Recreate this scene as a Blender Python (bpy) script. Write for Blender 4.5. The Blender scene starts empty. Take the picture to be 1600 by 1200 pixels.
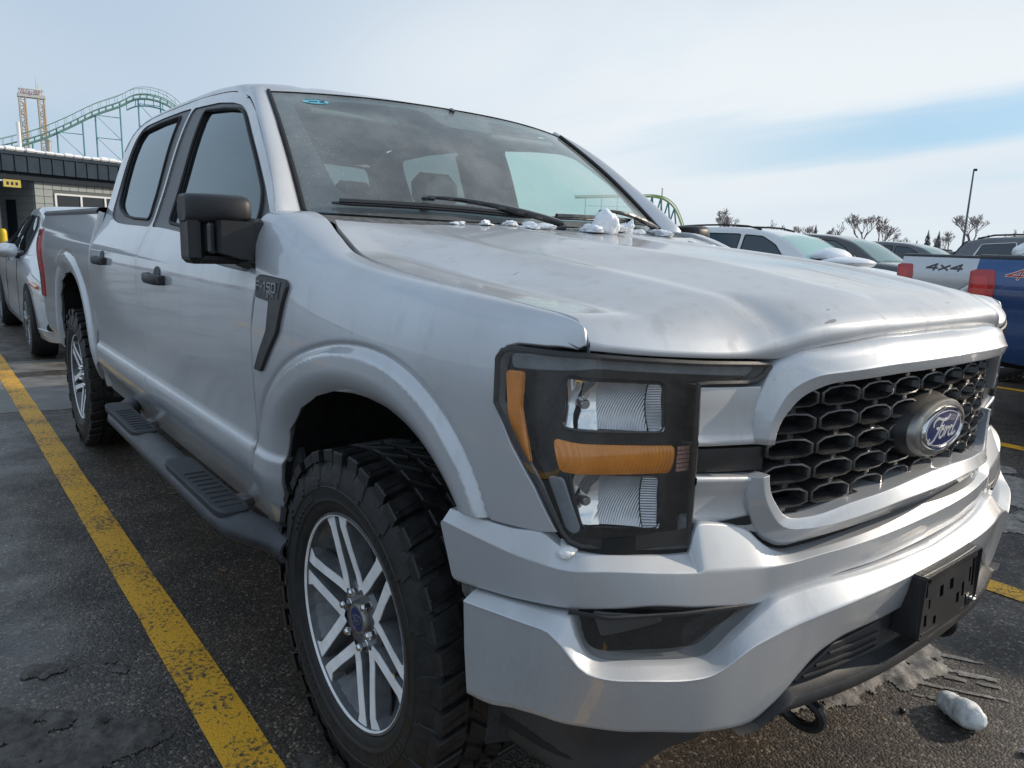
import bpy, math, random
import numpy as np
from mathutils import Vector, Matrix
from mathutils import noise as mnoise
from mathutils.geometry import delaunay_2d_cdt

random.seed(7)
rng = np.random.default_rng(7)
SC = bpy.context.scene
COL = SC.collection
PI = math.pi
R = math.radians

# ------------------------------------------------------------------ camera
cd = bpy.data.cameras.new('camera')
cam = bpy.data.objects.new('camera', cd)
COL.objects.link(cam)
_y, _p, _r = R(140.93), R(-10.89), R(2.02)
_d = Vector((math.cos(_y) * math.cos(_p), math.sin(_y) * math.cos(_p), math.sin(_p)))
_rt = _d.cross(Vector((0, 0, 1))).normalized()
_up = _rt.cross(_d)
_r2 = _rt * math.cos(_r) + _up * math.sin(_r)
_u2 = -_rt * math.sin(_r) + _up * math.cos(_r)
M = Matrix((_r2, _u2, -_d)).transposed().to_4x4()
M.translation = Vector((1.512, -1.719, 1.343))
cam.matrix_world = M
cd.sensor_width = 36.0
cd.lens = 1150.2 / 1600 * 36.0
cd.clip_start, cd.clip_end = 0.05, 6000
SC.camera = cam

# ------------------------------------------------------------------ light
SUN_AZ, SUN_EL = 70.0, 22.0          # azimuth from +x towards +y
wd = bpy.data.worlds.new('World')
SC.world = wd
wd.use_nodes = True
NT = wd.node_tree
for n in list(NT.nodes):
    NT.nodes.remove(n)


def N(nt, t, **kw):
    n = nt.nodes.new(t)
    for k, v in kw.items():
        if k.startswith('_'):
            setattr(n, k[1:], v)
        else:
            n.inputs[k.replace('__', ' ')].default_value = v
    return n


def L(nt, a, b):
    nt.links.new(a, b)


def math_n(nt, op, a, b=None, c=None, clamp=False):
    n = nt.nodes.new('ShaderNodeMath')
    n.operation = op
    n.use_clamp = clamp
    for i, x in enumerate((a, b, c)):
        if x is None:
            continue
        if isinstance(x, (int, float)):
            n.inputs[i].default_value = x
        else:
            L(nt, x, n.inputs[i])
    return n.outputs[0]


def ramp_n(nt, fac, stops):
    n = nt.nodes.new('ShaderNodeValToRGB')
    e = n.color_ramp.elements
    while len(e) < len(stops):
        e.new(0.5)
    for i, (p, c) in enumerate(stops):
        e[i].position = p
        e[i].color = (*c, 1) if len(c) == 3 else c
    L(nt, fac, n.inputs['Fac'])
    return n.outputs['Color']


def mixc(nt, fac, a, b, mode='MIX'):
    n = nt.nodes.new('ShaderNodeMix')
    n.data_type = 'RGBA'
    n.blend_type = mode
    for s, x in ((n.inputs[0], fac), (n.inputs[6], a), (n.inputs[7], b)):
        if hasattr(x, 'is_output') or hasattr(x, 'links'):
            L(nt, x, s)
        elif isinstance(x, (int, float)):
            s.default_value = x
        else:
            s.default_value = (*x, 1)
    return n.outputs[2]


def maprange(nt, v, a, b, c=0.0, d=1.0, smooth=True):
    n = nt.nodes.new('ShaderNodeMapRange')
    if smooth:
        n.interpolation_type = 'SMOOTHSTEP'
    L(nt, v, n.inputs[0])
    for i, x in enumerate((a, b, c, d)):
        n.inputs[1 + i].default_value = x
    return n.outputs[0]


def build_world():
    nt = NT
    out = N(nt, 'ShaderNodeOutputWorld')
    bg = N(nt, 'ShaderNodeBackground')
    sky = N(nt, 'ShaderNodeTexSky')
    sky.sky_type = 'NISHITA'
    sky.sun_disc = False
    sky.sun_elevation = R(SUN_EL)
    sky.sun_rotation = R(90 - SUN_AZ)
    sky.altitude = 250
    sky.air_density, sky.dust_density, sky.ozone_density = 1.0, 1.0, 1.5
    tc = N(nt, 'ShaderNodeTexCoord')
    sep = N(nt, 'ShaderNodeSeparateXYZ')
    L(nt, tc.outputs['Generated'], sep.inputs[0])
    x, y, z = sep.outputs
    # thin high cloud in a plane overhead, drawn out into streaks
    den = math_n(nt, 'ADD', math_n(nt, 'MAXIMUM', z, 0.0), 0.16)
    cx, cy = math_n(nt, 'DIVIDE', x, den), math_n(nt, 'DIVIDE', y, den)
    cmb = N(nt, 'ShaderNodeCombineXYZ')
    L(nt, cx, cmb.inputs[0]); L(nt, cy, cmb.inputs[1])
    mp = N(nt, 'ShaderNodeMapping')
    L(nt, cmb.outputs[0], mp.inputs['Vector'])
    mp.inputs['Rotation'].default_value = (0, 0, R(-38))
    mp.inputs['Scale'].default_value = (0.42, 1.0, 1)
    n1 = N(nt, 'ShaderNodeTexNoise', Scale=1.1, Detail=7.0, Roughness=0.52, Distortion=0.4)
    L(nt, mp.outputs[0], n1.inputs['Vector'])
    n2 = N(nt, 'ShaderNodeTexNoise', Scale=0.45, Detail=2.0)
    L(nt, mp.outputs[0], n2.inputs['Vector'])
    # a clear strip low over the horizon on the right, rising away to the right
    az = math_n(nt, 'ARCTAN2', y, x)                       # radians from +x
    el = math_n(nt, 'ARCSINE', z)
    right = maprange(nt, az, R(138), R(112))
    centre = math_n(nt, 'MULTIPLY_ADD', az, -0.105, 0.158 + 0.105 * R(110))
    wob = math_n(nt, 'MULTIPLY_ADD', n1.outputs[0], 0.10, -0.05)
    dd = math_n(nt, 'ABSOLUTE', math_n(nt, 'SUBTRACT', math_n(nt, 'ADD', el, wob), centre))
    strip = math_n(nt, 'MULTIPLY', maprange(nt, dd, 0.042, 0.004), right)
    cover = maprange(nt, n1.outputs[0], 0.18, 0.50, 0.62, 1.0)
    cover = math_n(nt, 'SUBTRACT', cover, math_n(nt, 'MULTIPLY', strip, 0.86), clamp=True)
    skyc = mixc(nt, 1.0, sky.outputs[0], (0.12, 0.12, 0.12), 'MULTIPLY')
    skyc = mixc(nt, 0.6, skyc, (0.27, 0.58, 0.86))
    tone = maprange(nt, n2.outputs[0], 0.36, 0.62)
    # brighter cloud towards the sun's side of the view, duller slate cloud away from it
    side = maprange(nt, math_n(nt, 'COSINE', math_n(nt, 'SUBTRACT', az, R(SUN_AZ))), -0.28, 0.60)
    tone2 = math_n(nt, 'MULTIPLY_ADD', side, 0.75, math_n(nt, 'MULTIPLY', tone, 0.35), clamp=True)
    hi = maprange(nt, el, 0.38, 0.20)
    tone2 = math_n(nt, 'MULTIPLY', tone2, math_n(nt, 'MULTIPLY_ADD', hi, 0.45, 0.55))
    ccol = mixc(nt, tone2, (0.475, 0.60, 0.745), (0.85, 0.905, 0.945))
    ccol = mixc(nt, math_n(nt, 'MULTIPLY', maprange(nt, el, 0.35, 0.95), 0.70), ccol, (0.42, 0.54, 0.72))
    col = mixc(nt, cover, skyc, ccol)
    # pale air at the horizon
    hz = maprange(nt, el, 0.075, 0.0)
    col = mixc(nt, math_n(nt, 'MULTIPLY', hz, 0.55), col, (0.66, 0.76, 0.84))
    L(nt, col, bg.inputs['Color'])
    bg.inputs['Strength'].default_value = 1.0
    L(nt, bg.outputs[0], out.inputs['Surface'])


build_world()
ld = bpy.data.lights.new('sun', 'SUN')
sun = bpy.data.objects.new('sun', ld)
COL.objects.link(sun)
ld.energy = 3.2
ld.angle = R(0.6)
ld.color = (1.0, 0.87, 0.70)
_s = Vector((math.cos(R(SUN_AZ)) * math.cos(R(SUN_EL)), math.sin(R(SUN_AZ)) * math.cos(R(SUN_EL)), math.sin(R(SUN_EL))))
sun.rotation_euler = _s.to_track_quat('Z', 'Y').to_euler()
sun.location = (8, 14, 9)

vs = SC.view_settings
vs.view_transform = 'Standard'
vs.look = 'None'
vs.gamma = 1.0
vs.exposure = 0.0
vs.use_curve_mapping = False

# ------------------------------------------------------------------ materials
MATS = {}


def mat(name, color=(0.5, 0.5, 0.5), rough=0.5, metal=0.0, coat=0.0, spec=0.5, var=0.0, vscale=8.0, bump=0.0,
        bscale=60.0, emit=None, rvar=0.0, coat_rough=0.04):
    if name in MATS:
        return MATS[name]
    m = bpy.data.materials.new(name)
    m.use_nodes = True
    nt = m.node_tree
    b = nt.nodes['Principled BSDF']
    b.inputs['Base Color'].default_value = (*color, 1)
    b.inputs['Roughness'].default_value = rough
    b.inputs['Metallic'].default_value = metal
    b.inputs['Coat Weight'].default_value = coat
    b.inputs['Coat Roughness'].default_value = coat_rough
    b.inputs['Specular IOR Level'].default_value = spec
    if var or bump or rvar:
        tc = N(nt, 'ShaderNodeTexCoord')
        n1 = N(nt, 'ShaderNodeTexNoise', Scale=vscale, Detail=6.0, Roughness=0.6)
        L(nt, tc.outputs['Object'], n1.inputs['Vector'])
        if var:
            f = maprange(nt, n1.outputs[0], 0.3, 0.7)
            c = mixc(nt, f, tuple(x * (1 - var) for x in color), tuple(min(1, x * (1 + var)) for x in color))
            L(nt, c, b.inputs['Base Color'])
        if rvar:
            L(nt, maprange(nt, n1.outputs[0], 0.3, 0.7, max(0, rough - rvar), min(1, rough + rvar)), b.inputs['Roughness'])
        if bump:
            n2 = N(nt, 'ShaderNodeTexNoise', Scale=bscale, Detail=4.0)
            L(nt, tc.outputs['Object'], n2.inputs['Vector'])
            bp = N(nt, 'ShaderNodeBump', Strength=bump, Distance=0.004)
            L(nt, n2.outputs[0], bp.inputs['Height'])
            L(nt, bp.outputs[0], b.inputs['Normal'])
    if emit:
        b.inputs['Emission Color'].default_value = (*emit[0], 1)
        b.inputs['Emission Strength'].default_value = emit[1]
    MATS[name] = m
    return m


def paint_mat(name, color, metal=0.75, rough=0.34, dirt=0.5, specks=True, hood=False):
    """Metallic clear-coated paint with road film, drips and dark specks of dried slush."""
    if name in MATS:
        return MATS[name]
    m = bpy.data.materials.new(name)
    m.use_nodes = True
    nt = m.node_tree
    b = nt.nodes['Principled BSDF']
    tc = N(nt, 'ShaderNodeTexCoord')
    sep = N(nt, 'ShaderNodeSeparateXYZ')
    L(nt, tc.outputs['Object'], sep.inputs[0])
    n1 = N(nt, 'ShaderNodeTexNoise', Scale=2.3, Detail=8.0, Roughness=0.62)
    L(nt, tc.outputs['Object'], n1.inputs['Vector'])
    mp = N(nt, 'ShaderNodeMapping')
    mp.inputs['Scale'].default_value = (26, 26, 2.2)
    L(nt, tc.outputs['Object'], mp.inputs['Vector'])
    n2 = N(nt, 'ShaderNodeTexNoise', Scale=1.0, Detail=3.0, Roughness=0.6)      # vertical drips
    L(nt, mp.outputs[0], n2.inputs['Vector'])
    film = maprange(nt, n1.outputs[0], 0.42, 0.72)
    drip = maprange(nt, n2.outputs[0], 0.52, 0.74)
    film = math_n(nt, 'MULTIPLY_ADD', drip, 0.35, math_n(nt, 'MULTIPLY', film, 0.5), clamp=True)
    low = maprange(nt, sep.outputs[2], 0.62, 0.44)                               # road film thrown up along the sills
    geo = N(nt, 'ShaderNodeNewGeometry')
    sn = N(nt, 'ShaderNodeSeparateXYZ')
    L(nt, geo.outputs['Normal'], sn.inputs[0])
    dustup = math_n(nt, 'MULTIPLY', maprange(nt, sn.outputs[2], 0.45, 0.97), math_n(nt, 'MULTIPLY_ADD', n1.outputs[0], 0.7, 0.45))
    film = math_n(nt, 'MULTIPLY_ADD', low, 0.9, film, clamp=True)          # dust settled on what faces up
    film = math_n(nt, 'MULTIPLY', math_n(nt, 'MULTIPLY_ADD', dustup, 0.75, film, clamp=True), dirt, clamp=True)
    c = mixc(nt, film, color, (0.36, 0.355, 0.35))
    rgh = math_n(nt, 'MULTIPLY_ADD', film, 0.30, rough, clamp=True)
    met = math_n(nt, 'MULTIPLY_ADD', film, -0.8 * metal, metal, clamp=True)
    if specks:
        ns_ = N(nt, 'ShaderNodeTexNoise', Scale=230.0, Detail=3.0, Roughness=0.6)
        L(nt, tc.outputs['Object'], ns_.inputs['Vector'])
        nb_ = N(nt, 'ShaderNodeTexNoise', Scale=5.0, Detail=4.0, Roughness=0.6)
        L(nt, tc.outputs['Object'], nb_.inputs['Vector'])
        thr = maprange(nt, nb_.outputs[0], 0.35, 0.72, 0.80, 0.685)
        sp = math_n(nt, 'MULTIPLY', math_n(nt, 'GREATER_THAN', ns_.outputs[0], thr), 0.6)
        # salt spray, thickest low down and behind the front wheel
        n5 = N(nt, 'ShaderNodeTexNoise', Scale=120.0, Detail=5.0, Roughness=0.75)
        L(nt, tc.outputs['Object'], n5.inputs['Vector'])
        zone = math_n(nt, 'MAXIMUM', maprange(nt, sep.outputs[2], 0.95, 0.50), math_n(nt, 'MULTIPLY', maprange(nt, nb_.outputs[0], 0.45, 0.7), 0.55))
        salt = math_n(nt, 'MULTIPLY', maprange(nt, n5.outputs[0], 0.48, 0.70), math_n(nt, 'MULTIPLY', zone, 0.5))
        c = mixc(nt, salt, c, (0.47, 0.465, 0.455))
        met = math_n(nt, 'MULTIPLY', met, math_n(nt, 'SUBTRACT', 1.0, salt))
        c = mixc(nt, sp, c, (0.035, 0.033, 0.03))
        met = math_n(nt, 'MULTIPLY', met, math_n(nt, 'SUBTRACT', 1.0, sp))
    if hood:
        # dried run-off streaks on the far half of the bonnet, a pale scab of frost by the near edge
        mps = N(nt, 'ShaderNodeMapping')
        mps.inputs['Scale'].default_value = (5.0, 70, 5)
        mps.inputs['Rotation'].default_value = (0, 0, R(33))
        L(nt, tc.outputs['Object'], mps.inputs['Vector'])
        ns = N(nt, 'ShaderNodeTexNoise', Scale=1.0, Detail=5.0, Roughness=0.65, Distortion=0.6)
        L(nt, mps.outputs[0], ns.inputs['Vector'])
        rx = math_n(nt, 'MULTIPLY', maprange(nt, sep.outputs[0], 0.10, 0.45), maprange(nt, sep.outputs[0], 0.84, 0.70))
        vv_ = math_n(nt, 'ADD', sep.outputs[1], math_n(nt, 'MULTIPLY_ADD', sep.outputs[0], 0.64, -0.42))
        ry = math_n(nt, 'MULTIPLY', maprange(nt, vv_, -0.20, -0.06), maprange(nt, vv_, 0.20, 0.06))
        stm = math_n(nt, 'MULTIPLY', math_n(nt, 'MULTIPLY', rx, ry), maprange(nt, ns.outputs[0], 0.53, 0.60))
        stm = math_n(nt, 'MULTIPLY', stm, 0.75)
        c = mixc(nt, stm, c, (0.05, 0.05, 0.05))
        nf = N(nt, 'ShaderNodeTexNoise', Scale=38.0, Detail=6.0, Roughness=0.7)
        L(nt, tc.outputs['Object'], nf.inputs['Vector'])
        fx_ = math_n(nt, 'MULTIPLY', maprange(nt, sep.outputs[0], 0.36, 0.44), maprange(nt, sep.outputs[0], 0.66, 0.56))
        fy_ = math_n(nt, 'MULTIPLY', maprange(nt, sep.outputs[1], -0.88, -0.85), maprange(nt, sep.outputs[1], -0.77, -0.81))
        fm = math_n(nt, 'MULTIPLY', math_n(nt, 'MULTIPLY', fx_, fy_), maprange(nt, nf.outputs[0], 0.50, 0.60))
        c = mixc(nt, math_n(nt, 'MULTIPLY', fm, 0.8), c, (0.62, 0.60, 0.54))
        # faint crosswise cracks of dried grit flakes
        mpk = N(nt, 'ShaderNodeMapping')
        mpk.inputs['Scale'].default_value = (70, 12, 12)
        L(nt, tc.outputs['Object'], mpk.inputs['Vector'])
        nk = N(nt, 'ShaderNodeTexNoise', Scale=1.0, Detail=2.0)
        L(nt, mpk.outputs[0], nk.inputs['Vector'])
        km = math_n(nt, 'MULTIPLY', maprange(nt, nk.outputs[0], 0.735, 0.76), 0.7)
        c = mixc(nt, km, c, (0.08, 0.08, 0.08))
        met = math_n(nt, 'MULTIPLY', met, math_n(nt, 'SUBTRACT', 1.0, math_n(nt, 'MAXIMUM', math_n(nt, 'MAXIMUM', stm, fm), km), clamp=True))
    L(nt, c, b.inputs['Base Color'])
    L(nt, rgh, b.inputs['Roughness'])
    L(nt, met, b.inputs['Metallic'])
    L(nt, math_n(nt, 'MULTIPLY_ADD', film, -0.6, 1.0, clamp=True), b.inputs['Coat Weight'])
    b.inputs['Coat IOR'].default_value = 1.65
    b.inputs['Coat Roughness'].default_value = 0.05
    MATS[name] = m
    return m


def glass_mat(name, tint=(0.8, 0.85, 0.84), dust=0.0, rough=0.0, ior=1.5, dusty_col=(0.5, 0.5, 0.48), dscale=3.0,
              specks=False, gloss=(1, 1, 1)):
    """Thin sheet of glass: Fresnel mirror over a tinted clear body, with an optional film of dust and painted haze."""
    if name in MATS:
        return MATS[name]
    m = bpy.data.materials.new(name)
    m.use_nodes = True
    nt = m.node_tree
    for n in list(nt.nodes):
        nt.nodes.remove(n)
    out = N(nt, 'ShaderNodeOutputMaterial')
    tr = N(nt, 'ShaderNodeBsdfTransparent')
    tr.inputs['Color'].default_value = (*tint, 1)
    gl = N(nt, 'ShaderNodeBsdfGlossy')
    gl.inputs['Roughness'].default_value = rough
    gl.inputs['Color'].default_value = (*gloss, 1)
    ge = N(nt, 'ShaderNodeNewGeometry')
    dp = N(nt, 'ShaderNodeVectorMath', _operation='DOT_PRODUCT')
    L(nt, ge.outputs['Incoming'], dp.inputs[0]); L(nt, ge.outputs['Normal'], dp.inputs[1])
    f0 = ((ior - 1) / (ior + 1)) ** 2 * 1.8                     # both faces of the sheet
    k = math_n(nt, 'POWER', math_n(nt, 'SUBTRACT', 1.0, math_n(nt, 'ABSOLUTE', dp.outputs['Value'])), 5.0)
    fr = math_n(nt, 'MULTIPLY_ADD', k, 1 - f0, f0, clamp=True)
    mx = N(nt, 'ShaderNodeMixShader')
    L(nt, fr, mx.inputs[0]); L(nt, tr.outputs[0], mx.inputs[1]); L(nt, gl.outputs[0], mx.inputs[2])
    res = mx.outputs[0]
    if dust:
        tc = N(nt, 'ShaderNodeTexCoord')
        n1 = N(nt, 'ShaderNodeTexNoise', Scale=dscale, Detail=9.0, Roughness=0.7)
        L(nt, tc.outputs['Object'], n1.inputs['Vector'])
        f = maprange(nt, n1.outputs[0], 0.3, 0.75, dust * 0.35, dust)
        if specks:
            v = N(nt, 'ShaderNodeTexNoise', Scale=150.0, Detail=4.0, Roughness=0.7)
            L(nt, tc.outputs['Object'], v.inputs['Vector'])
            n3 = N(nt, 'ShaderNodeTexNoise', Scale=2.2, Detail=3.0)
            L(nt, tc.outputs['Object'], n3.inputs['Vector'])
            sep = N(nt, 'ShaderNodeSeparateXYZ')
            L(nt, tc.outputs['Object'], sep.inputs[0])
            where = math_n(nt, 'MULTIPLY', maprange(nt, sep.outputs[1], -0.25, -0.72), maprange(nt, n3.outputs[0], 0.35, 0.7))
            dot = maprange(nt, math_n(nt, 'MULTIPLY_ADD', where, 0.085, v.outputs[0]), 0.685, 0.72)
            f = math_n(nt, 'ADD', f, math_n(nt, 'MULTIPLY', dot, 0.55), clamp=True)
            f = math_n(nt, 'ADD', f, math_n(nt, 'MULTIPLY', where, 0.13), clamp=True)
        df = N(nt, 'ShaderNodeBsdfDiffuse')
        df.inputs['Color'].default_value = (*dusty_col, 1)
        mx2 = N(nt, 'ShaderNodeMixShader')
        L(nt, f, mx2.inputs[0]); L(nt, res, mx2.inputs[1]); L(nt, df.outputs[0], mx2.inputs[2])
        res = mx2.outputs[0]
    L(nt, res, out.inputs['Surface'])
    MATS[name] = m
    return m


SILVER = paint_mat('silver_paint', (0.58, 0.60, 0.63), 0.55, 0.46, 0.48)
HOODP = paint_mat('silver_paint_hood', (0.60, 0.62, 0.65), 0.50, 0.50, 0.72, hood=True)
BLACKP = mat('black_plastic', (0.022, 0.022, 0.024), 0.48, var=0.25, bump=0.12, bscale=400, rvar=0.08)
GREYP = mat('grey_plastic', (0.048, 0.05, 0.054), 0.52, var=0.25, bump=0.15, bscale=350, rvar=0.08)
DKTRIM = mat('window_trim_satin', (0.055, 0.06, 0.068), 0.42, var=0.1)
GLOSSB = mat('gloss_black', (0.012, 0.012, 0.013), 0.16, coat=0.5, rvar=0.1, vscale=20, var=0.2)
SEAL = mat('rubber_seal', (0.008, 0.008, 0.009), 0.6)
VOID = mat('dark_cavity', (0.012, 0.012, 0.012), 0.85, var=0.3)
LINER = mat('wheel_liner_felt', (0.026, 0.026, 0.026), 0.92, var=0.4, vscale=14, bump=0.8, bscale=90)
RUBBER = mat('tyre_rubber', (0.016, 0.0155, 0.015), 0.56, var=0.35, vscale=22, bump=0.25, bscale=160, rvar=0.12)
MACH = mat('machined_alloy', (0.95, 0.95, 0.95), 0.45, metal=0.12, var=0.1, vscale=16, rvar=0.08)
ALLOYG = mat('grey_alloy_paint', (0.13, 0.135, 0.142), 0.42, metal=0.3, coat=0.3, var=0.25, vscale=18)
LETTER = mat('bright_letter', (0.70, 0.71, 0.72), 0.35, metal=0.3)
CHROME = mat('chrome', (0.72, 0.72, 0.72), 0.12, metal=1.0, rvar=0.08, vscale=30)
STEEL = mat('worn_steel', (0.30, 0.29, 0.28), 0.45, metal=0.8, var=0.3, vscale=20)
SATIN = mat('satin_bronze_grey', (0.33, 0.32, 0.30), 0.38, metal=0.75, var=0.15, vscale=20)
INTR = mat('interior_grey', (0.055, 0.058, 0.06), 0.75, var=0.2)
SEATM = mat('seat_cloth', (0.045, 0.047, 0.05), 0.9, var=0.2, bump=0.3, bscale=300)
HEADL = mat('headliner', (0.30, 0.30, 0.29), 0.95)
WSGLASS = glass_mat('windshield_glass', (0.74, 0.88, 0.85), dust=0.32, ior=1.52, gloss=(.86, .97, .98), specks=True, dusty_col=(0.62, 0.63, 0.62))  # dust film, thickened to paint in a hazy veil of reflected sky
PRIV = glass_mat('tinted_glass', (0.030, 0.040, 0.045), dust=0.035, ior=1.62, gloss=(.78, .92, 1.0))
CLEARG = glass_mat('side_glass', (0.62, 0.83, 0.79), dust=0.05)
SMOKE = glass_mat('smoked_glass', (0.20, 0.25, 0.25), dust=0.03)
LENS = glass_mat('lamp_lens', (0.96, 0.97, 0.97), dust=0.045, dscale=14.0, dusty_col=(0.42, 0.41, 0.39))
GRILLEM = mat('grille_plastic', (0.045, 0.045, 0.046), 0.30, metal=0.25, coat=0.35, rvar=0.12, vscale=24, var=0.3)
BLUEEN = mat('blue_enamel', (0.010, 0.022, 0.115), 0.35, coat=0.15)
AMBER = mat('amber_reflector', (0.90, 0.27, 0.012), 0.22, coat=1.0, var=0.25, vscale=60)
REFL = mat('lamp_reflector', (0.92, 0.93, 0.94), 0.12, metal=.80, rvar=0.08, vscale=30, var=0.1)
BEZEL = mat('lamp_bezel', (0.020, 0.0205, 0.022), 0.34, coat=0.25, var=0.3, vscale=40)
TAILRED = mat('tail_red', (0.46, 0.010, 0.012), 0.16, coat=1.0)
WHITEP = mat('white_print', (0.78, 0.78, 0.78), 0.5)
SNOW = mat('snow', (0.86, 0.88, 0.91), 0.55, var=0.06, vscale=25, bump=0.9, bscale=70)
ICE = mat('dirty_ice', (0.80, 0.80, 0.79), 0.42, var=0.12, vscale=20, bump=0.9, bscale=55)


# ------------------------------------------------------------------ mesh helpers
def tag(o, label=None, cat=None, group=None, kind=None):
    if label: o['label'] = label
    if cat: o['category'] = cat
    if group: o['group'] = group
    if kind: o['kind'] = kind
    return o


def empty(name, loc=(0, 0, 0), rz=0.0, label=None, cat=None, group=None):
    o = bpy.data.objects.new(name, None)
    COL.objects.link(o)
    o.location = loc
    o.rotation_euler = (0, 0, rz)
    o.empty_display_size = 0.2
    return tag(o, label, cat, group)


CACHE = {}


def mesh(name, V, F, m, parent=None, smooth=True, normals=None, sharp=35.0):
    me = bpy.data.meshes.new(name)
    V = [tuple(map(float, v)) for v in V]
    me.from_pydata(V, [], [tuple(int(i) for i in f) for f in F])
    mats = m if isinstance(m, (list, tuple)) else [m]
    for k in mats:
        me.materials.append(k)
    me.update()
    if smooth:
        me.polygons.foreach_set('use_smooth', [True] * len(me.polygons))
        if normals is not None:
            me.normals_split_custom_set_from_vertices([tuple(map(float, n)) for n in normals])
        elif sharp and sharp < 180:
            me.set_sharp_from_angle(angle=R(sharp))
    o = bpy.data.objects.new(name, me)
    COL.objects.link(o)
    if parent is not None:
        o.parent = parent
    CACHE[me.name] = (V, F, normals, smooth, sharp)
    return o


def mirror(o, parent=None, name=None):
    V, F, nr, sm, sh = CACHE[o.data.name]
    q = mesh(name or o.name.split('.')[0], [(x, -y, z) for x, y, z in V], [tuple(reversed(f)) for f in F],
             list(o.data.materials), parent, sm, None if nr is None else [(a, -b, c) for a, b, c in nr], sh)
    if len(o.data.materials) > 1:
        for p, s in zip(q.data.polygons, o.data.polygons):
            p.material_index = s.material_index
    return q


def mirror_tree(o, parent):
    q = mirror(o, parent)
    for ch in list(o.children):
        mirror(ch, q)
    return q


def copy_tree(o, parent=None):
    c = o.copy()
    COL.objects.link(c)
    c.parent = parent
    for ch in list(o.children):
        copy_tree(ch, c)
    return c


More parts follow.
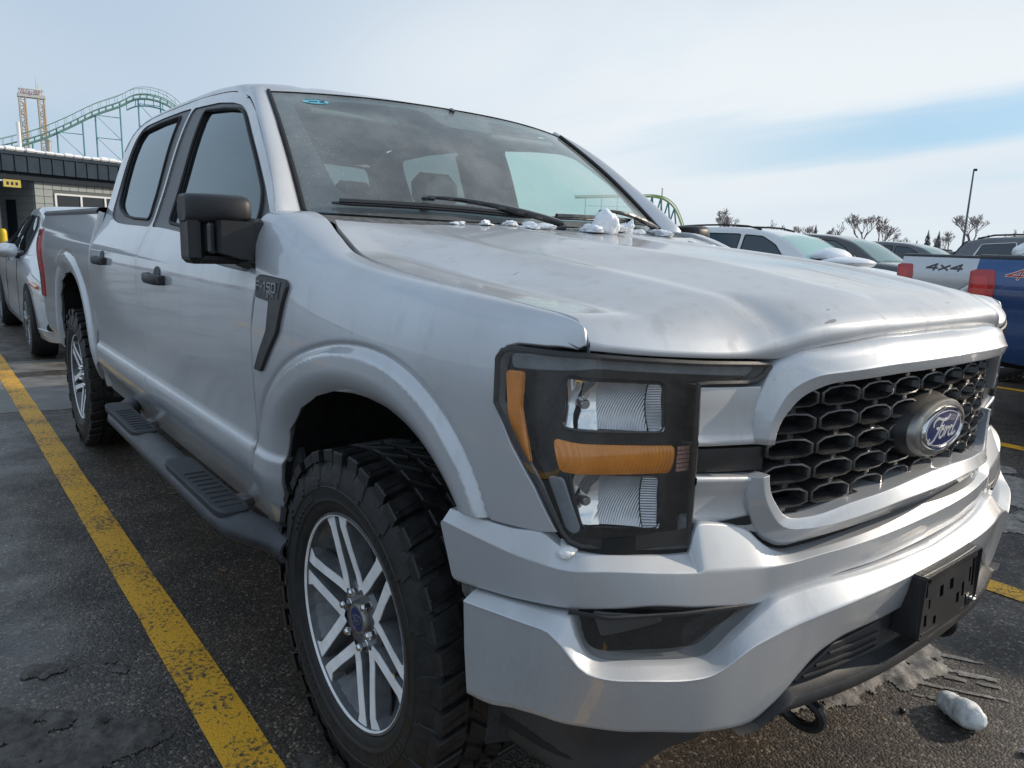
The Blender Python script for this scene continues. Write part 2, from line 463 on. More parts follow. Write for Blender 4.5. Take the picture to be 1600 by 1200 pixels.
class MB:
    """Collects simple solids into one mesh."""

    def __init__(s):
        s.V, s.F, s.mi = [], [], []

    def add(s, V, F, mi=0):
        k = len(s.V)
        s.V += [tuple(v) for v in V]
        s.F += [tuple(i + k for i in f) for f in F]
        s.mi += [mi] * len(F)
        return s

    def box(s, c, d, bev=0.0, rot=None, mi=0):
        hx, hy, hz = d[0] / 2, d[1] / 2, d[2] / 2
        b = min(bev, hx * .9, hy * .9, hz * .9)
        V, F = [], []
        if b <= 0:
            V = [(x, y, z) for x in (-hx, hx) for y in (-hy, hy) for z in (-hz, hz)]
            F = [(0, 1, 3, 2), (4, 6, 7, 5), (0, 4, 5, 1), (2, 3, 7, 6), (0, 2, 6, 4), (1, 5, 7, 3)]
        else:
            idx = {}
            for sx in (-1, 1):
                for sy in (-1, 1):
                    for sz in (-1, 1):
                        for ax in range(3):
                            p = [sx * (hx - b), sy * (hy - b), sz * (hz - b)]
                            p[ax] = (sx, sy, sz)[ax] * (hx, hy, hz)[ax]
                            idx[sx, sy, sz, ax] = len(V)
                            V.append(tuple(p))
            g = lambda a, ax: idx[a[0], a[1], a[2], ax]
            for ax in range(3):
                o1, o2 = (ax + 1) % 3, (ax + 2) % 3
                for sg in (-1, 1):
                    q = []
                    for a, c2 in ((-1, -1), (1, -1), (1, 1), (-1, 1)):
                        t = [0, 0, 0]; t[ax] = sg; t[o1] = a; t[o2] = c2
                        q.append(g(t, ax))
                    F.append(tuple(q if sg > 0 else reversed(q)))
            for ax in range(3):
                o1, o2 = (ax + 1) % 3, (ax + 2) % 3
                for a in (-1, 1):
                    for c2 in (-1, 1):
                        t0 = [0, 0, 0]; t1 = [0, 0, 0]
                        t0[ax], t1[ax] = -1, 1
                        t0[o1] = t1[o1] = a; t0[o2] = t1[o2] = c2
                        q = (g(t0, o1), g(t1, o1), g(t1, o2), g(t0, o2))
                        F.append(q if a * c2 > 0 else tuple(reversed(q)))
            for sx in (-1, 1):
                for sy in (-1, 1):
                    for sz in (-1, 1):
                        q = (g((sx, sy, sz), 0), g((sx, sy, sz), 1), g((sx, sy, sz), 2))
                        F.append(q if sx * sy * sz > 0 else tuple(reversed(q)))
        V = [Vector(v) for v in V]
        if rot is not None:
            V = [rot @ v for v in V]
        c = Vector(c)
        return s.add([tuple(v + c) for v in V], F, mi)

    def tube(s, pts, r, seg=8, cap=True, mi=0):
        pts = [Vector(p) for p in pts]
        rr = r if isinstance(r, (list, tuple)) else [r] * len(pts)
        V, F = [], []
        ref = None
        for i, p in enumerate(pts):
            t = (pts[min(i + 1, len(pts) - 1)] - pts[max(i - 1, 0)]).normalized()
            if ref is None:
                ref = t.orthogonal().normalized()
            ref = (ref - t * ref.dot(t)).normalized()
            bn = t.cross(ref)
            for k in range(seg):
                a = 2 * PI * k / seg
                V.append(tuple(p + (ref * math.cos(a) + bn * math.sin(a)) * rr[i]))
        for i in range(len(pts) - 1):
            for k in range(seg):
                a, b = i * seg + k, i * seg + (k + 1) % seg
                F.append((a, b, b + seg, a + seg))
        if cap:
            F.append(tuple(reversed(range(seg))))
            F.append(tuple(range((len(pts) - 1) * seg, len(pts) * seg)))
        return s.add(V, F, mi)

    def prism(s, poly, fn, d0, d1, mi=0):
        """poly in 2d; fn(u,v,d) -> point; caps at d0 and d1."""
        n = len(poly)
        V = [fn(u, v, d0) for u, v in poly] + [fn(u, v, d1) for u, v in poly]
        F = [tuple(range(n, 2 * n)), tuple(reversed(range(n)))]
        F += [(i, (i + 1) % n, n + (i + 1) % n, n + i) for i in range(n)]
        return s.add(V, F, mi)

    def lathe(s, prof, seg=48, axis='y', c=(0, 0, 0), a0=0.0, a1=2 * PI, mi=0):
        """prof: list of (r, h) along the axis."""
        V, F = [], []
        full = abs(a1 - a0 - 2 * PI) < 1e-6
        m = seg if full else seg + 1
        for k in range(m):
            a = a0 + (a1 - a0) * k / seg
            for r, h in prof:
                p = (r * math.cos(a), h, r * math.sin(a)) if axis == 'y' else \
                    (h, r * math.cos(a), r * math.sin(a)) if axis == 'x' else (r * math.cos(a), r * math.sin(a), h)
                V.append((p[0] + c[0], p[1] + c[1], p[2] + c[2]))
        n = len(prof)
        for k in range(seg):
            for i in range(n - 1):
                a, b = k * n + i, ((k + 1) % m) * n + i
                F.append((a, a + 1, b + 1, b))
        return s.add(V, F, mi)

    def build(s, name, m, parent=None, smooth=True, sharp=35.0):
        o = mesh(name, s.V, s.F, m, parent, smooth, None, sharp)
        if isinstance(m, (list, tuple)):
            o.data.polygons.foreach_set('material_index', s.mi)
        return o


def recalc(o):
    import bmesh
    bm = bmesh.new(); bm.from_mesh(o.data)
    bmesh.ops.recalc_face_normals(bm, faces=bm.faces)
    bm.to_mesh(o.data); bm.free()
    return o


def pchip(pts):
    a = sorted(pts)
    x = [p[0] for p in a]; y = [p[1] for p in a]
    n = len(x)
    h = [x[i + 1] - x[i] for i in range(n - 1)]
    dl = [(y[i + 1] - y[i]) / h[i] for i in range(n - 1)]
    m = [0.0] * n
    for i in range(1, n - 1):
        if dl[i - 1] * dl[i] > 0:
            w1, w2 = 2 * h[i] + h[i - 1], h[i] + 2 * h[i - 1]
            m[i] = (w1 + w2) / (w1 / dl[i - 1] + w2 / dl[i])
    if n > 1:
        m[0], m[-1] = dl[0], dl[-1]

    def f(t):
        if t <= x[0]: return y[0]
        if t >= x[-1]: return y[-1]
        lo, hi = 0, n - 1
        while hi - lo > 1:
            k = (lo + hi) // 2
            if x[k] <= t: lo = k
            else: hi = k
        s = (t - x[lo]) / h[lo]
        return ((1 + 2 * s) * (1 - s) ** 2 * y[lo] + s * (1 - s) ** 2 * h[lo] * m[lo]
                + s * s * (3 - 2 * s) * y[lo + 1] + s * s * (s - 1) * h[lo] * m[lo + 1])
    return f


def sst(a, b, x):
    t = min(1.0, max(0.0, (x - a) / (b - a)))
    return t * t * (3 - 2 * t)


def fillet(poly, r, n=4):
    """Round the corners of a closed polygon."""
    out = []
    P = [Vector(p) for p in poly]
    for i, p in enumerate(P):
        a, b = P[i - 1], P[(i + 1) % len(P)]
        rr = r[i] if isinstance(r, (list, tuple)) else r
        d = min(rr, (a - p).length * .45, (b - p).length * .45)
        s, e = p + (a - p).normalized() * d, p + (b - p).normalized() * d
        if d < 1e-4:
            out.append(tuple(p)); continue
        for k in range(n + 1):
            t = k / n
            q = s * (1 - t) ** 2 + p * 2 * t * (1 - t) + e * t * t
            out.append(tuple(q))
    return out


def densify(poly, step):
    out = []
    n = len(poly)
    for i in range(n):
        a, b = poly[i], poly[(i + 1) % n]
        d = math.hypot(b[0] - a[0], b[1] - a[1])
        k = max(1, int(math.ceil(d / step)))
        for j in range(k):
            t = j / k
            out.append((a[0] + (b[0] - a[0]) * t, a[1] + (b[1] - a[1]) * t))
    clean = []
    for p in out:
        if not clean or math.hypot(p[0] - clean[-1][0], p[1] - clean[-1][1]) > 1e-4:
            clean.append(p)
    return clean


def area2(p):
    p = np.array(p); q = np.roll(p, -1, 0)
    return float((p[:, 0] * q[:, 1] - q[:, 0] * p[:, 1]).sum()) / 2


def shrink(poly, d):
    """Move each vertex of a ccw polygon inwards by d (negative grows it)."""
    p = np.array(poly, float)
    t1 = p - np.roll(p, 1, 0); t2 = np.roll(p, -1, 0) - p
    t1 /= np.maximum(np.linalg.norm(t1, axis=1), 1e-9)[:, None]
    t2 /= np.maximum(np.linalg.norm(t2, axis=1), 1e-9)[:, None]
    n = np.stack([-(t1[:, 1] + t2[:, 1]), t1[:, 0] + t2[:, 0]], 1)
    ln = np.maximum(np.linalg.norm(n, axis=1), 1e-9)
    n /= ln[:, None]
    return [tuple(x) for x in p + n * d]


def inside(pts, poly):
    pts = np.asarray(pts, float)
    res = np.zeros(len(pts), bool)
    n = len(poly)
    for i in range(n):
        x1, y1 = poly[i]; x2, y2 = poly[(i + 1) % n]
        if y1 == y2: continue
        c = ((y1 > pts[:, 1]) != (y2 > pts[:, 1]))
        xi = (x2 - x1) * (pts[:, 1] - y1) / (y2 - y1) + x1
        res ^= c & (pts[:, 0] < xi)
    return res


def cdt(poly, holes, step, sx=1.0, sy=1.0):
    """Triangulate polygon with holes and a grid of inner points. Returns 2d points, triangles, loops of point ids."""
    loops2 = [poly] + list(holes)
    pts, edges, loops = [], [], []
    for lp in loops2:
        k = len(pts)
        pts += lp
        ids = list(range(k, k + len(lp)))
        edges += [(ids[i], ids[(i + 1) % len(ids)]) for i in range(len(ids))]
        loops.append(ids)
    a = np.array(poly)
    gx = np.arange(a[:, 0].min() + step * sx / 2, a[:, 0].max(), step * sx)
    gy = np.arange(a[:, 1].min() + step * sy / 2, a[:, 1].max(), step * sy)
    G = np.array([(x, y) for x in gx for y in gy]) if len(gx) and len(gy) else np.zeros((0, 2))
    if len(G):
        k = inside(G, poly)
        for h in holes:
            k &= ~inside(G, h)
        G = G[k]
        B = np.array(pts)
        sc = np.array([1 / sx, 1 / sy])
        keep = []
        for i in range(0, len(G), 2000):
            d = np.sqrt((((G[i:i + 2000, None, :] - B[None]) * sc) ** 2).sum(2)).min(1)
            keep.append(d > step * .45)
        if keep:
            G = G[np.concatenate(keep)]
    allp = [Vector(p) for p in pts] + [Vector(g) for g in G]
    vo, eo, fo, ov, oe, of = delaunay_2d_cdt(allp, edges, [], 0, 1e-6)
    v2 = [(v.x, v.y) for v in vo]
    remap = {}
    for i, src in enumerate(ov):
        for q in src:
            remap[q] = i
    cen = np.array([np.mean([v2[j] for j in f], axis=0) for f in fo])
    ok = inside(cen, poly)
    for h in holes:
        ok &= ~inside(cen, h)
    tris = []
    for f, k in zip(fo, ok):
        if k:
            tris.append(tuple(f) if area2([v2[j] for j in f]) > 0 else tuple(reversed(f)))
    return v2, tris, [[remap.get(i, i) for i in lp] for lp in loops]


def panel(name, poly, fn, m, parent=None, holes=(), step=.03, depth=.02, gap=.0025, hint=(0, -1, 0), sx=1.0, sy=1.0,
          round_=.003, dense=None):
    """A sheet-metal panel: surface fn(u,v) over a polygon, exact normals, turned-in edges."""
    if area2(poly) < 0: poly = list(reversed(poly))
    ds = dense or step * .7
    poly = shrink(densify(poly, ds), gap)
    hl = []
    for h in holes:
        if area2(h) < 0: h = list(reversed(h))
        hl.append(shrink(densify(h, ds), -gap))
    v2, T, loops = cdt(poly, hl, step, sx, sy)
    e = 1e-3
    hint = Vector(hint)

    def nrm(u, v):
        a = Vector(fn(u + e, v)) - Vector(fn(u - e, v))
        b = Vector(fn(u, v + e)) - Vector(fn(u, v - e))
        n = a.cross(b)
        if n.length < 1e-12: return hint.normalized()
        n.normalize()
        return n if n.dot(hint) >= 0 else -n
    V = [Vector(fn(u, v)) for u, v in v2]
    NN = [nrm(u, v) for u, v in v2]
    if T:
        i, j, k = T[len(T) // 2]
        if (V[j] - V[i]).cross(V[k] - V[i]).dot(NN[i]) < 0:
            T = [tuple(reversed(t)) for t in T]
            fl = True
        else:
            fl = False
    F = list(T)
    if depth > 0:
        for li, lp in enumerate(loops):
            n = len(lp)
            ring = []
            for q in range(n):
                p, pn = V[lp[q]], NN[lp[q]]
                t = (V[lp[(q + 1) % n]] - V[lp[q - 1]])
                if t.length < 1e-9: t = Vector((1, 0, 0))
                t.normalize()
                o = t.cross(pn) if not fl else pn.cross(t)
                if li > 0: o = o
                k = len(V)
                a = p + o * (round_ * .6) - pn * (round_ * .5)
                b = p + o * round_ - pn * round_ * 1.6
                c = p + o * round_ * .8 - pn * depth
                V += [a, b, c]
                NN += [(pn + o * .8).normalized(), (o + pn * .15).normalized(), o]
                ring.append((lp[q], k, k + 1, k + 2))
            for q in range(n):
                r0, r1 = ring[q], ring[(q + 1) % n]
                for w in range(3):
                    f = (r0[w], r0[w + 1], r1[w + 1], r1[w])
                    F.append(f if not fl else tuple(reversed(f)))
    return mesh(name, V, F, m, parent, True, NN)


def grid(name, G, m, parent=None, closed_u=False, closed_v=False, sharp=40.0, flip=False, smooth=True, wn=False):
    """G[i][j] -> points."""
    ni, nj = len(G), len(G[0])
    V = [p for row in G for p in row]
    F = []
    for i in range(ni if closed_u else ni - 1):
        for j in range(nj if closed_v else nj - 1):
            a, b = i * nj + j, i * nj + (j + 1) % nj
            c, d = ((i + 1) % ni) * nj + (j + 1) % nj, ((i + 1) % ni) * nj + j
            F.append((a, b, c, d) if not flip else (d, c, b, a))
    if wn:
        # area-weighted normals: broad faces stay flat, narrow bevels take the turn
        P = np.array(V); Q = np.array(F)
        n = np.cross(P[Q[:, 2]] - P[Q[:, 0]], P[Q[:, 3]] - P[Q[:, 1]])
        NN = np.zeros_like(P)
        for k in range(4):
            np.add.at(NN, Q[:, k], n)
        ln = np.linalg.norm(NN, axis=1)
        NN[ln < 1e-12] = (0, 0, 1)
        NN /= np.maximum(np.linalg.norm(NN, axis=1), 1e-12)[:, None]
        return mesh(name, V, F, m, parent, True, [tuple(q) for q in NN])
    return mesh(name, V, F, m, parent, smooth, None, sharp)


def solid_offset(name, V, F, m, parent, d):
    pass


def blob(name, c, d, m, parent=None, seed=0, sub=3, rough=.25, rz=0.0, flat=0.0):
    """An irregular lump (snow, ice)."""
    r_ = random.Random(seed)
    import bmesh
    bm = bmesh.new()
    bmesh.ops.create_icosphere(bm, subdivisions=sub, radius=1)
    ph = [(Vector((r_.uniform(-1, 1), r_.uniform(-1, 1), r_.uniform(-1, 1))).normalized(), r_.uniform(1.2, 5), r_.uniform(0, 6)) for _ in range(9)]
    V = []
    for v in bm.verts:
        p = v.co.copy()
        k = 1 + rough * sum(math.sin(p.dot(a) * f + q) / (f ** .7) for a, f, q in ph) / 3 + (mnoise.fractal(p * 2.6 + Vector((seed, 0, 0)), .9, 2.1, 5)) * rough * .35
        p = p * k
        z = max(p.z, -flat) if flat else p.z
        x, y = p.x * d[0], p.y * d[1]
        V.append((c[0] + x * math.cos(rz) - y * math.sin(rz), c[1] + x * math.sin(rz) + y * math.cos(rz), c[2] + z * d[2]))
    F = [tuple(v.index for v in f.verts) for f in bm.faces]
    bm.free()
    return mesh(name, V, F, m, parent, True, None, 50)


def stroke(mb, pts, w, fn, d0, d1, close=False):
    """A flat raised stroke along a 2d polyline (lettering)."""
    n = len(pts)
    Lf, Rt = [], []
    for i, p in enumerate(pts):
        a = pts[max(i - 1, 0)]; b = pts[min(i + 1, n - 1)]
        t = Vector((b[0] - a[0], b[1] - a[1]))
        t = t.normalized() if t.length else Vector((1, 0))
        ww = w[i] if isinstance(w, (list, tuple)) else w
        Lf.append((p[0] - t.y * ww / 2, p[1] + t.x * ww / 2))
        Rt.append((p[0] + t.y * ww / 2, p[1] - t.x * ww / 2))
    for i in range(n - 1):
        q = [Rt[i], Rt[i + 1], Lf[i + 1], Lf[i]]
        mb.prism(q, fn, d0, d1)


def bez(pts, n=10):
    """Catmull-Rom through 2d points."""
    p = [np.array(q, float) for q in pts]
    p = [2 * p[0] - p[1]] + p + [2 * p[-1] - p[-2]]
    out = []
    for i in range(1, len(p) - 2):
        for k in range(n):
            t = k / n
            a, b, c, d = p[i - 1:i + 3]
            out.append(tuple(.5 * ((2 * b) + (c - a) * t + (2 * a - 5 * b + 4 * c - d) * t * t + (3 * b - a - 3 * c + d) * t ** 3)))
    out.append(tuple(p[-2]))
    return out
# ------------------------------------------------------------------ the silver pickup
TRUCK = empty('pickup_truck', (0, 0, 0), 0,
              'silver crew cab pickup with black mirrors and mud tyres filling the foreground', 'pickup truck')

PROF = pchip([(.30, .895), (.40, .905), (.45, .915), (.53, .94), (.60, .968), (.675, .987), (.715, .987), (.745, .977), (.80, .979), (.95, .994), (1.05, .9995), (1.15, 1.0),
              (1.22, .993), (1.30, .962), (1.38, .918), (1.45, .892), (1.83, .75), (1.90, .70), (2.1, .5)])
BEDPROF = pchip([(.30, .90), (.45, .925), (.60, .97), (.70, .985), (1.0, .992), (1.15, 1.0), (1.22, .995), (1.30, .975), (1.38, .95), (1.43, .935)])
PLANW = pchip([(-9, 1.0), (.05, 1.0), (.2, .992), (.40, .976), (.53, .958), (.60, .945), (.655, .925), (.685, .90), (.705, .862), (.72, .82)])

ARCH_IN = [(-.478, .43), (-.44, .54), (-.412, .64), (-.396, .72), (-.345, .826), (-.25, .905), (-.143, .957), (-.04, .988), (.059, 1.001), (.12, 1.003),
           (.203, .996), (.30, .962), (.366, .915), (.426, .858), (.464, .80), (.489, .754), (.503, .70), (.51, .60), (.515, .43)]
ARCH_OUT = [(-.66, .43), (-.625, .56), (-.592, .68), (-.528, .838), (-.428, .93), (-.297, 1.014), (-.168, 1.062), (-.055, 1.091), (.059, 1.108), (.147, 1.110),
            (.214, 1.104), (.311, 1.074), (.376, 1.037), (.437, .983), (.483, .928), (.508, .875), (.535, .80), (.56, .70), (.60, .43)]
RX = -3.694
RARCH_IN = [(RX - .57, .44), (RX - .565, .60), (RX - .53, .76), (RX - .46, .90), (RX - .34, 1.0), (RX - .17, 1.055), (RX, 1.07), (RX + .17, 1.055), (RX + .34, 1.0),
            (RX + .45, .90), (RX + .51, .78), (RX + .54, .66), (RX + .545, .55), (RX + .55, .44)]
RARCH_OUT = [(RX - .69, .44), (RX - .685, .62), (RX - .63, .84), (RX - .54, 1.0), (RX - .38, 1.12), (RX - .18, 1.18), (RX, 1.195), (RX + .18, 1.18),
             (RX + .38, 1.12), (RX + .52, 1.0), (RX + .60, .84), (RX + .64, .68), (RX + .66, .44)]


def polar(pts, c):
    q = sorted((math.atan2(z - c[1], x - c[0]) if (z >= c[1] - .02 or x > c[0]) else math.atan2(z - c[1], x - c[0]) + 2 * PI, math.hypot(x - c[0], z - c[1])) for x, z in pts)
    f = pchip(q)
    ts = np.linspace(q[0][0], q[-1][0], 61)
    v = np.array([f(t) for t in ts])
    for _ in range(6):
        e = np.concatenate([[2 * v[0] - v[1]], v, [2 * v[-1] - v[-2]]])
        v = (e[:-2] + 2 * e[1:-1] + e[2:]) / 4
    return lambda t: float(np.interp(t, ts, v))


CF, CR = (.02, .43), (RX, .43)
PF_I, PF_O = polar(ARCH_IN, CF), polar(ARCH_OUT, CF)
PR_I, PR_O = polar(RARCH_IN, CR), polar(RARCH_OUT, CR)


def arch_bump(x, z):
    for c, pi_, po in ((CF, PF_I, PF_O), (CR, PR_I, PR_O)):
        dx, dz = x - c[0], z - c[1]
        r = math.hypot(dx, dz)
        if r > .95 or z < c[1] - .02: continue
        a = math.atan2(dz, dx)
        ri, ro = pi_(a), po(a)
        f = (r - ri) / (ro - ri)
        if f > 1.3: continue
        body = .016 - .026 * max(0.0, .55 - f) ** 2 / .30 - .003 * f
        fade = 1.0
        if c is CF:
            fade = 1 - sst(-.05, -.42, a) if a < 0 else 1 - .75 * sst(.62, .28, a)
        k = 1 - sst(.80, 1.0, f)
        groove = -.0045 * math.exp(-((f - 1.03) / .07) ** 2)
        return (body * k + groove) * fade
    return 0.0


def Wb(x, z):
    k = 1 - sst(-.15, .52, x)
    return PLANW(x) + (PROF(z) - 1.0) * k


def W(x, z):
    return Wb(x, z) + arch_bump(x, z)


def side(x, z):
    return (x, -W(x, z), z)


def side_in(d):
    return lambda x, z: (x, -(W(x, z) - d), z)


# ---- front fender: wheel arch below, shoulder rolling over to the bonnet gap above
ZTOP = pchip([(-.60, 1.412), (-.49, 1.408), (-.42, 1.392), (-.30, 1.348), (-.16, 1.302), (.05, 1.274), (.31, 1.252), (.52, 1.237), (.64, 1.226), (.69, 1.207), (.72, 1.172)])
YGAP = pchip([(-.60, .80), (-.46, .80), (-.3, .835), (-.16, .86), (.05, .871), (.3, .877), (.5, .886), (.64, .893), (.72, .897)])
SEXP = pchip([(-.60, 5.0), (-.45, 4.0), (-.25, 3.1), (.05, 2.6), (.4, 2.35), (.72, 2.2)])
S0, SQ = 1.06, .5


def fender(x, s):
    if s <= S0:
        return (x, -W(x, s), s)
    n = SEXP(x)
    ph = min(1.0, (s - S0) / SQ) ** (n / 2) * PI / 2
    zt, yg = ZTOP(x), YGAP(x)
    w1 = max(Wb(x, S0), yg + .004)
    z = S0 + (zt - S0) * max(0, math.sin(ph)) ** (2 / n)
    # keep the arch crown visible on the lower shoulder
    y = yg + (w1 - yg) * max(0, math.cos(ph)) ** (2 / n)
    y += arch_bump(x, z)
    return (x, -y, z)


def fs(x, z):
    """(x,z) on the fender -> panel parameters."""
    if z <= S0: return (x, z)
    n = SEXP(x)
    q = min(1.0, max(0.0, (z - S0) / (ZTOP(x) - S0)))
    return (x, S0 + SQ * (math.asin(q ** (n / 2)) * 2 / PI) ** (2 / n))


rear_edge = [(-.60, .47), (-.598, .60), (-.592, .70), (-.552, .95), (-.535, 1.10), (-.492, 1.225)]
rear_up = [fs(-.515, 1.30), fs(-.545, 1.36), (-.585, S0 + SQ)]
top = [(x, S0 + SQ) for x in np.linspace(-.57, .674, 46)]
hl_edge = [(.686, 1.186), (.676, 1.179), (.62, 1.180), (.565, 1.178), (.541, 1.171), (.526, 1.149), (.527, 1.069), (.567, 1.007), (.621, .94), (.664, .868)]
low = [(.64, .863), (.55, .855), (.47, .851), (.415, .846)]
arch = [p for p in reversed(ARCH_IN) if p[1] < .845 and p[0] < 0 or p[1] >= .845]
arch = [p for p in reversed(ARCH_IN) if not (p[0] > .4 and p[1] < .85)]
fpoly = rear_edge + rear_up + top + [fs(*p) for p in hl_edge] + low + arch[0:]
fend = panel('front_fender', fpoly, fender, SILVER, TRUCK, step=.0082, dense=.008, depth=.03, gap=.0034)
mirror(fend, TRUCK)

# ---- doors
DX0, DX1, DX2 = -.0, -1.90, -2.945
SEAMTOP = pchip([(-2.96, 1.70), (-2.93, 1.82), (-2.88, 1.868), (-2.78, 1.895), (-2.5, 1.904), (-2.04, 1.90), (-1.54, 1.873), (-1.313, 1.845), (-1.15, 1.80), (-1.013, 1.734), (-.806, 1.593), (-.68, 1.50), (-.60, 1.424)])
f_front = [(-.605, .47), (-.603, .60), (-.597, .70), (-.557, .95), (-.540, 1.10), (-.497, 1.225), (-.52, 1.30), (-.55, 1.36), (-.592, 1.424), (-.68, 1.50), (-.806, 1.593), (-1.013, 1.734), (-1.15, 1.80),
           (-1.23, 1.828), (-1.313, 1.845), (-1.42, 1.861), (-1.54, 1.873), (-1.75, 1.889), (DX1, 1.898)]
fd_poly = f_front + [(DX1, 1.3), (DX1, .9), (DX1, .47)]
F_OPEN = [(-1.885, 1.357), (-1.764, 1.356), (-1.60, 1.350), (-1.40, 1.340), (-1.33, 1.331), (-1.262, 1.313), (-1.187, 1.286), (-1.086, 1.266), (-.961, 1.253), (-.795, 1.244), (-.572, 1.238),
          (-.545, 1.285), (-.56, 1.334), (-.612, 1.397), (-.706, 1.47), (-.885, 1.596), (-1.058, 1.713), (-1.13, 1.752), (-1.20, 1.778), (-1.322, 1.802), (-1.52, 1.826), (-1.788, 1.842), (-1.885, 1.848)]
F_GLASS = [(-1.66, 1.374), (-1.40, 1.360), (-1.26, 1.330), (-1.10, 1.292), (-.86, 1.290), (-.70, 1.300), (-.70, 1.407), (-.735, 1.464), (-.91, 1.59), (-1.10, 1.717), (-1.15, 1.746), (-1.225, 1.770), (-1.40, 1.792), (-1.68, 1.816)]
rd_poly = [(DX1, .47), (DX1, .9), (DX1, 1.3), (DX1, 1.898), (-2.04, 1.90), (-2.5, 1.904), (-2.72, 1.898), (-2.82, 1.885), (-2.88, 1.862), (-2.925, 1.82), (-2.945, 1.75), (-2.955, 1.60), (-2.95, 1.43), (-2.945, 1.30),
           (-2.935, 1.10), (-2.925, .90), (-2.93, .80), (-2.955, .74), (-2.985, .70), (-3.02, .64), (-3.06, .47)]
R_OPEN = [(-1.915, 1.357), (-2.11, 1.361), (-2.40, 1.366), (-2.559, 1.373), (-2.70, 1.389), (-2.765, 1.412), (-2.79, 1.446), (-2.80, 1.52), (-2.80, 1.732), (-2.79, 1.80), (-2.755, 1.84), (-2.70, 1.855), (-2.4, 1.861), (-2.067, 1.858), (-1.915, 1.851)]
R_GLASS = [(-1.995, 1.387), (-2.30, 1.394), (-2.50, 1.410), (-2.62, 1.435), (-2.70, 1.469), (-2.735, 1.56), (-2.75, 1.70), (-2.74, 1.79), (-2.70, 1.825), (-2.4, 1.838), (-2.055, 1.835)]


def door(name, poly, opening, glass):
    d = panel(name, poly, side, SILVER, TRUCK, holes=[fillet(opening, .03)], step=.03, dense=.016, depth=.03, gap=.0034)
    t = panel('window_trim', fillet(opening, .03), side_in(.006), DKTRIM, d, holes=[fillet(glass, .03)], step=.03, dense=.02, depth=.012, gap=-.003)
    g = panel('window_glass', fillet(glass, .03), side_in(.014), PRIV, d, step=.05, dense=.025, depth=0, gap=-.006)
    # rubber run channel round the glass
    mb = MB()
    gl = densify(fillet(glass, .03), .03)
    lp = shrink(gl if area2(gl) > 0 else gl[::-1], -.002)
    P = [Vector(side_in(.004)(u, v)) for u, v in lp]
    mb.tube(P + [P[0], P[1]], .0065, 6, cap=False)
    mb.build('window_seal', SEAL, d)
    inn = panel('door_lining', [p for p in poly], side_in(.055), INTR, d, holes=[fillet(glass, .03)], step=.09, dense=.06, depth=0, gap=.03)
    return d


fdoor = door('front_door', fd_poly, F_OPEN, F_GLASS)
rdoor = door('rear_door', rd_poly, R_OPEN, R_GLASS)
# the far side is seen through the windscreen: its glass is clear


def handle(xc, zc, par):
    w = W(xc, zc)
    mb = MB()
    # dished cup behind the grip
    prof = [(.155, 0), (.15, .0)]
    n = 20
    P = []
    for i in range(n + 1):
        t = i / n
        x = xc - .125 + .25 * t
        out = .016 + .020 * math.sin(PI * min(1, max(0, (t * 1.1 - .05)))) ** .55
        P.append((x, out))
    rows = []
    for x, out in P:
        e = min(1, (x - xc + .128) / .02, (xc + .128 - x) / .02)
        h = .0155 + .004 * e
        sec = []
        for k in range(12):
            a = 2 * PI * k / 12
            sec.append((x, -(w - .006 + out + .011 * math.cos(a)), zc + .004 + h * math.copysign(abs(math.sin(a)) ** .7, math.sin(a))))
        rows.append(sec)
    V = [p for r in rows for p in r]
    F = []
    for i in range(n):
        for k in range(12):
            a, b = i * 12 + k, i * 12 + (k + 1) % 12
            F.append((a, a + 12, b + 12, b))
    F += [tuple(range(12)), tuple(reversed(range(n * 12, n * 12 + 12)))]
    mb.add(V, F)
    mb.box((xc + .112, -(w + .008), zc + .004), (.03, .034, .036), .006)
    mb.box((xc - .112, -(w + .008), zc + .004), (.03, .034, .036), .006)
    h = recalc(mb.build('door_handle', BLACKP, par))
    # the recess: a dark shallow bowl with a raised thumb pad above
    m2 = MB()
    el = [(xc + .015 + .045 * math.cos(a), zc + .024 + .028 * math.sin(a)) for a in np.linspace(0, 2 * PI, 25)[:-1]]
    m2.prism(el, lambda u, v, d: (u, -(W(u, v) + d), v), -.01, .0035)
    recalc(m2.build('handle_recess', GREYP, par))


handle(-1.56, 1.155, fdoor)
handle(-2.62, 1.182, rdoor)
for d_ in (fdoor, rdoor):
    q = mirror_tree(d_, TRUCK)
    for ch in q.children:
        if ch.name.startswith('window_glass'):
            ch.data.materials[0] = CLEARG if q.name.startswith('front') else SMOKE

# ---- pickup bed
bed_poly = [(-2.95, 1.43), (-2.95, 1.30), (-2.942, 1.10), (-2.932, .90), (-2.937, .80), (-2.962, .74), (-2.992, .70), (-3.03, .64), (-3.075, .56), (-3.12, .50)] + \
           [p for p in reversed(RARCH_IN) if p[1] > .5] + [(RX - .60, .52), (-4.40, .56), (-4.72, .585), (-4.90, .60), (-4.93, .70), (-4.93, .80)] + \
           [(-4.93, 1.05), (-4.93, 1.30), (-4.925, 1.43)]
bed = panel('bed_side', bed_poly, lambda x, z: (x, -(BEDPROF(z) + arch_bump(x, z)), z), SILVER, TRUCK, step=.0125, dense=.012, depth=.03)
mirror(bed, TRUCK)
mb = MB()
for sg in (-1, 1):
    rows = []
    for x in np.linspace(-2.955, -4.93, 12):
        w = BEDPROF(1.42)
        rows.append([(x, sg * y, z) for y, z in ((w + .006, 1.418), (w + .006, 1.432), (w - .006, 1.447), (w - .05, 1.452), (w - .085, 1.447), (w - .088, 1.39))])
    V = [p for r in rows for p in r]; n = 6
    mb.add(V, [((i * n + j), (i * n + j + 1), (i * n + n + j + 1), (i * n + n + j)) for i in range(11) for j in range(5)])
recalc(mb.build('bed_rail_cap', GREYP, TRUCK))
mb = MB()
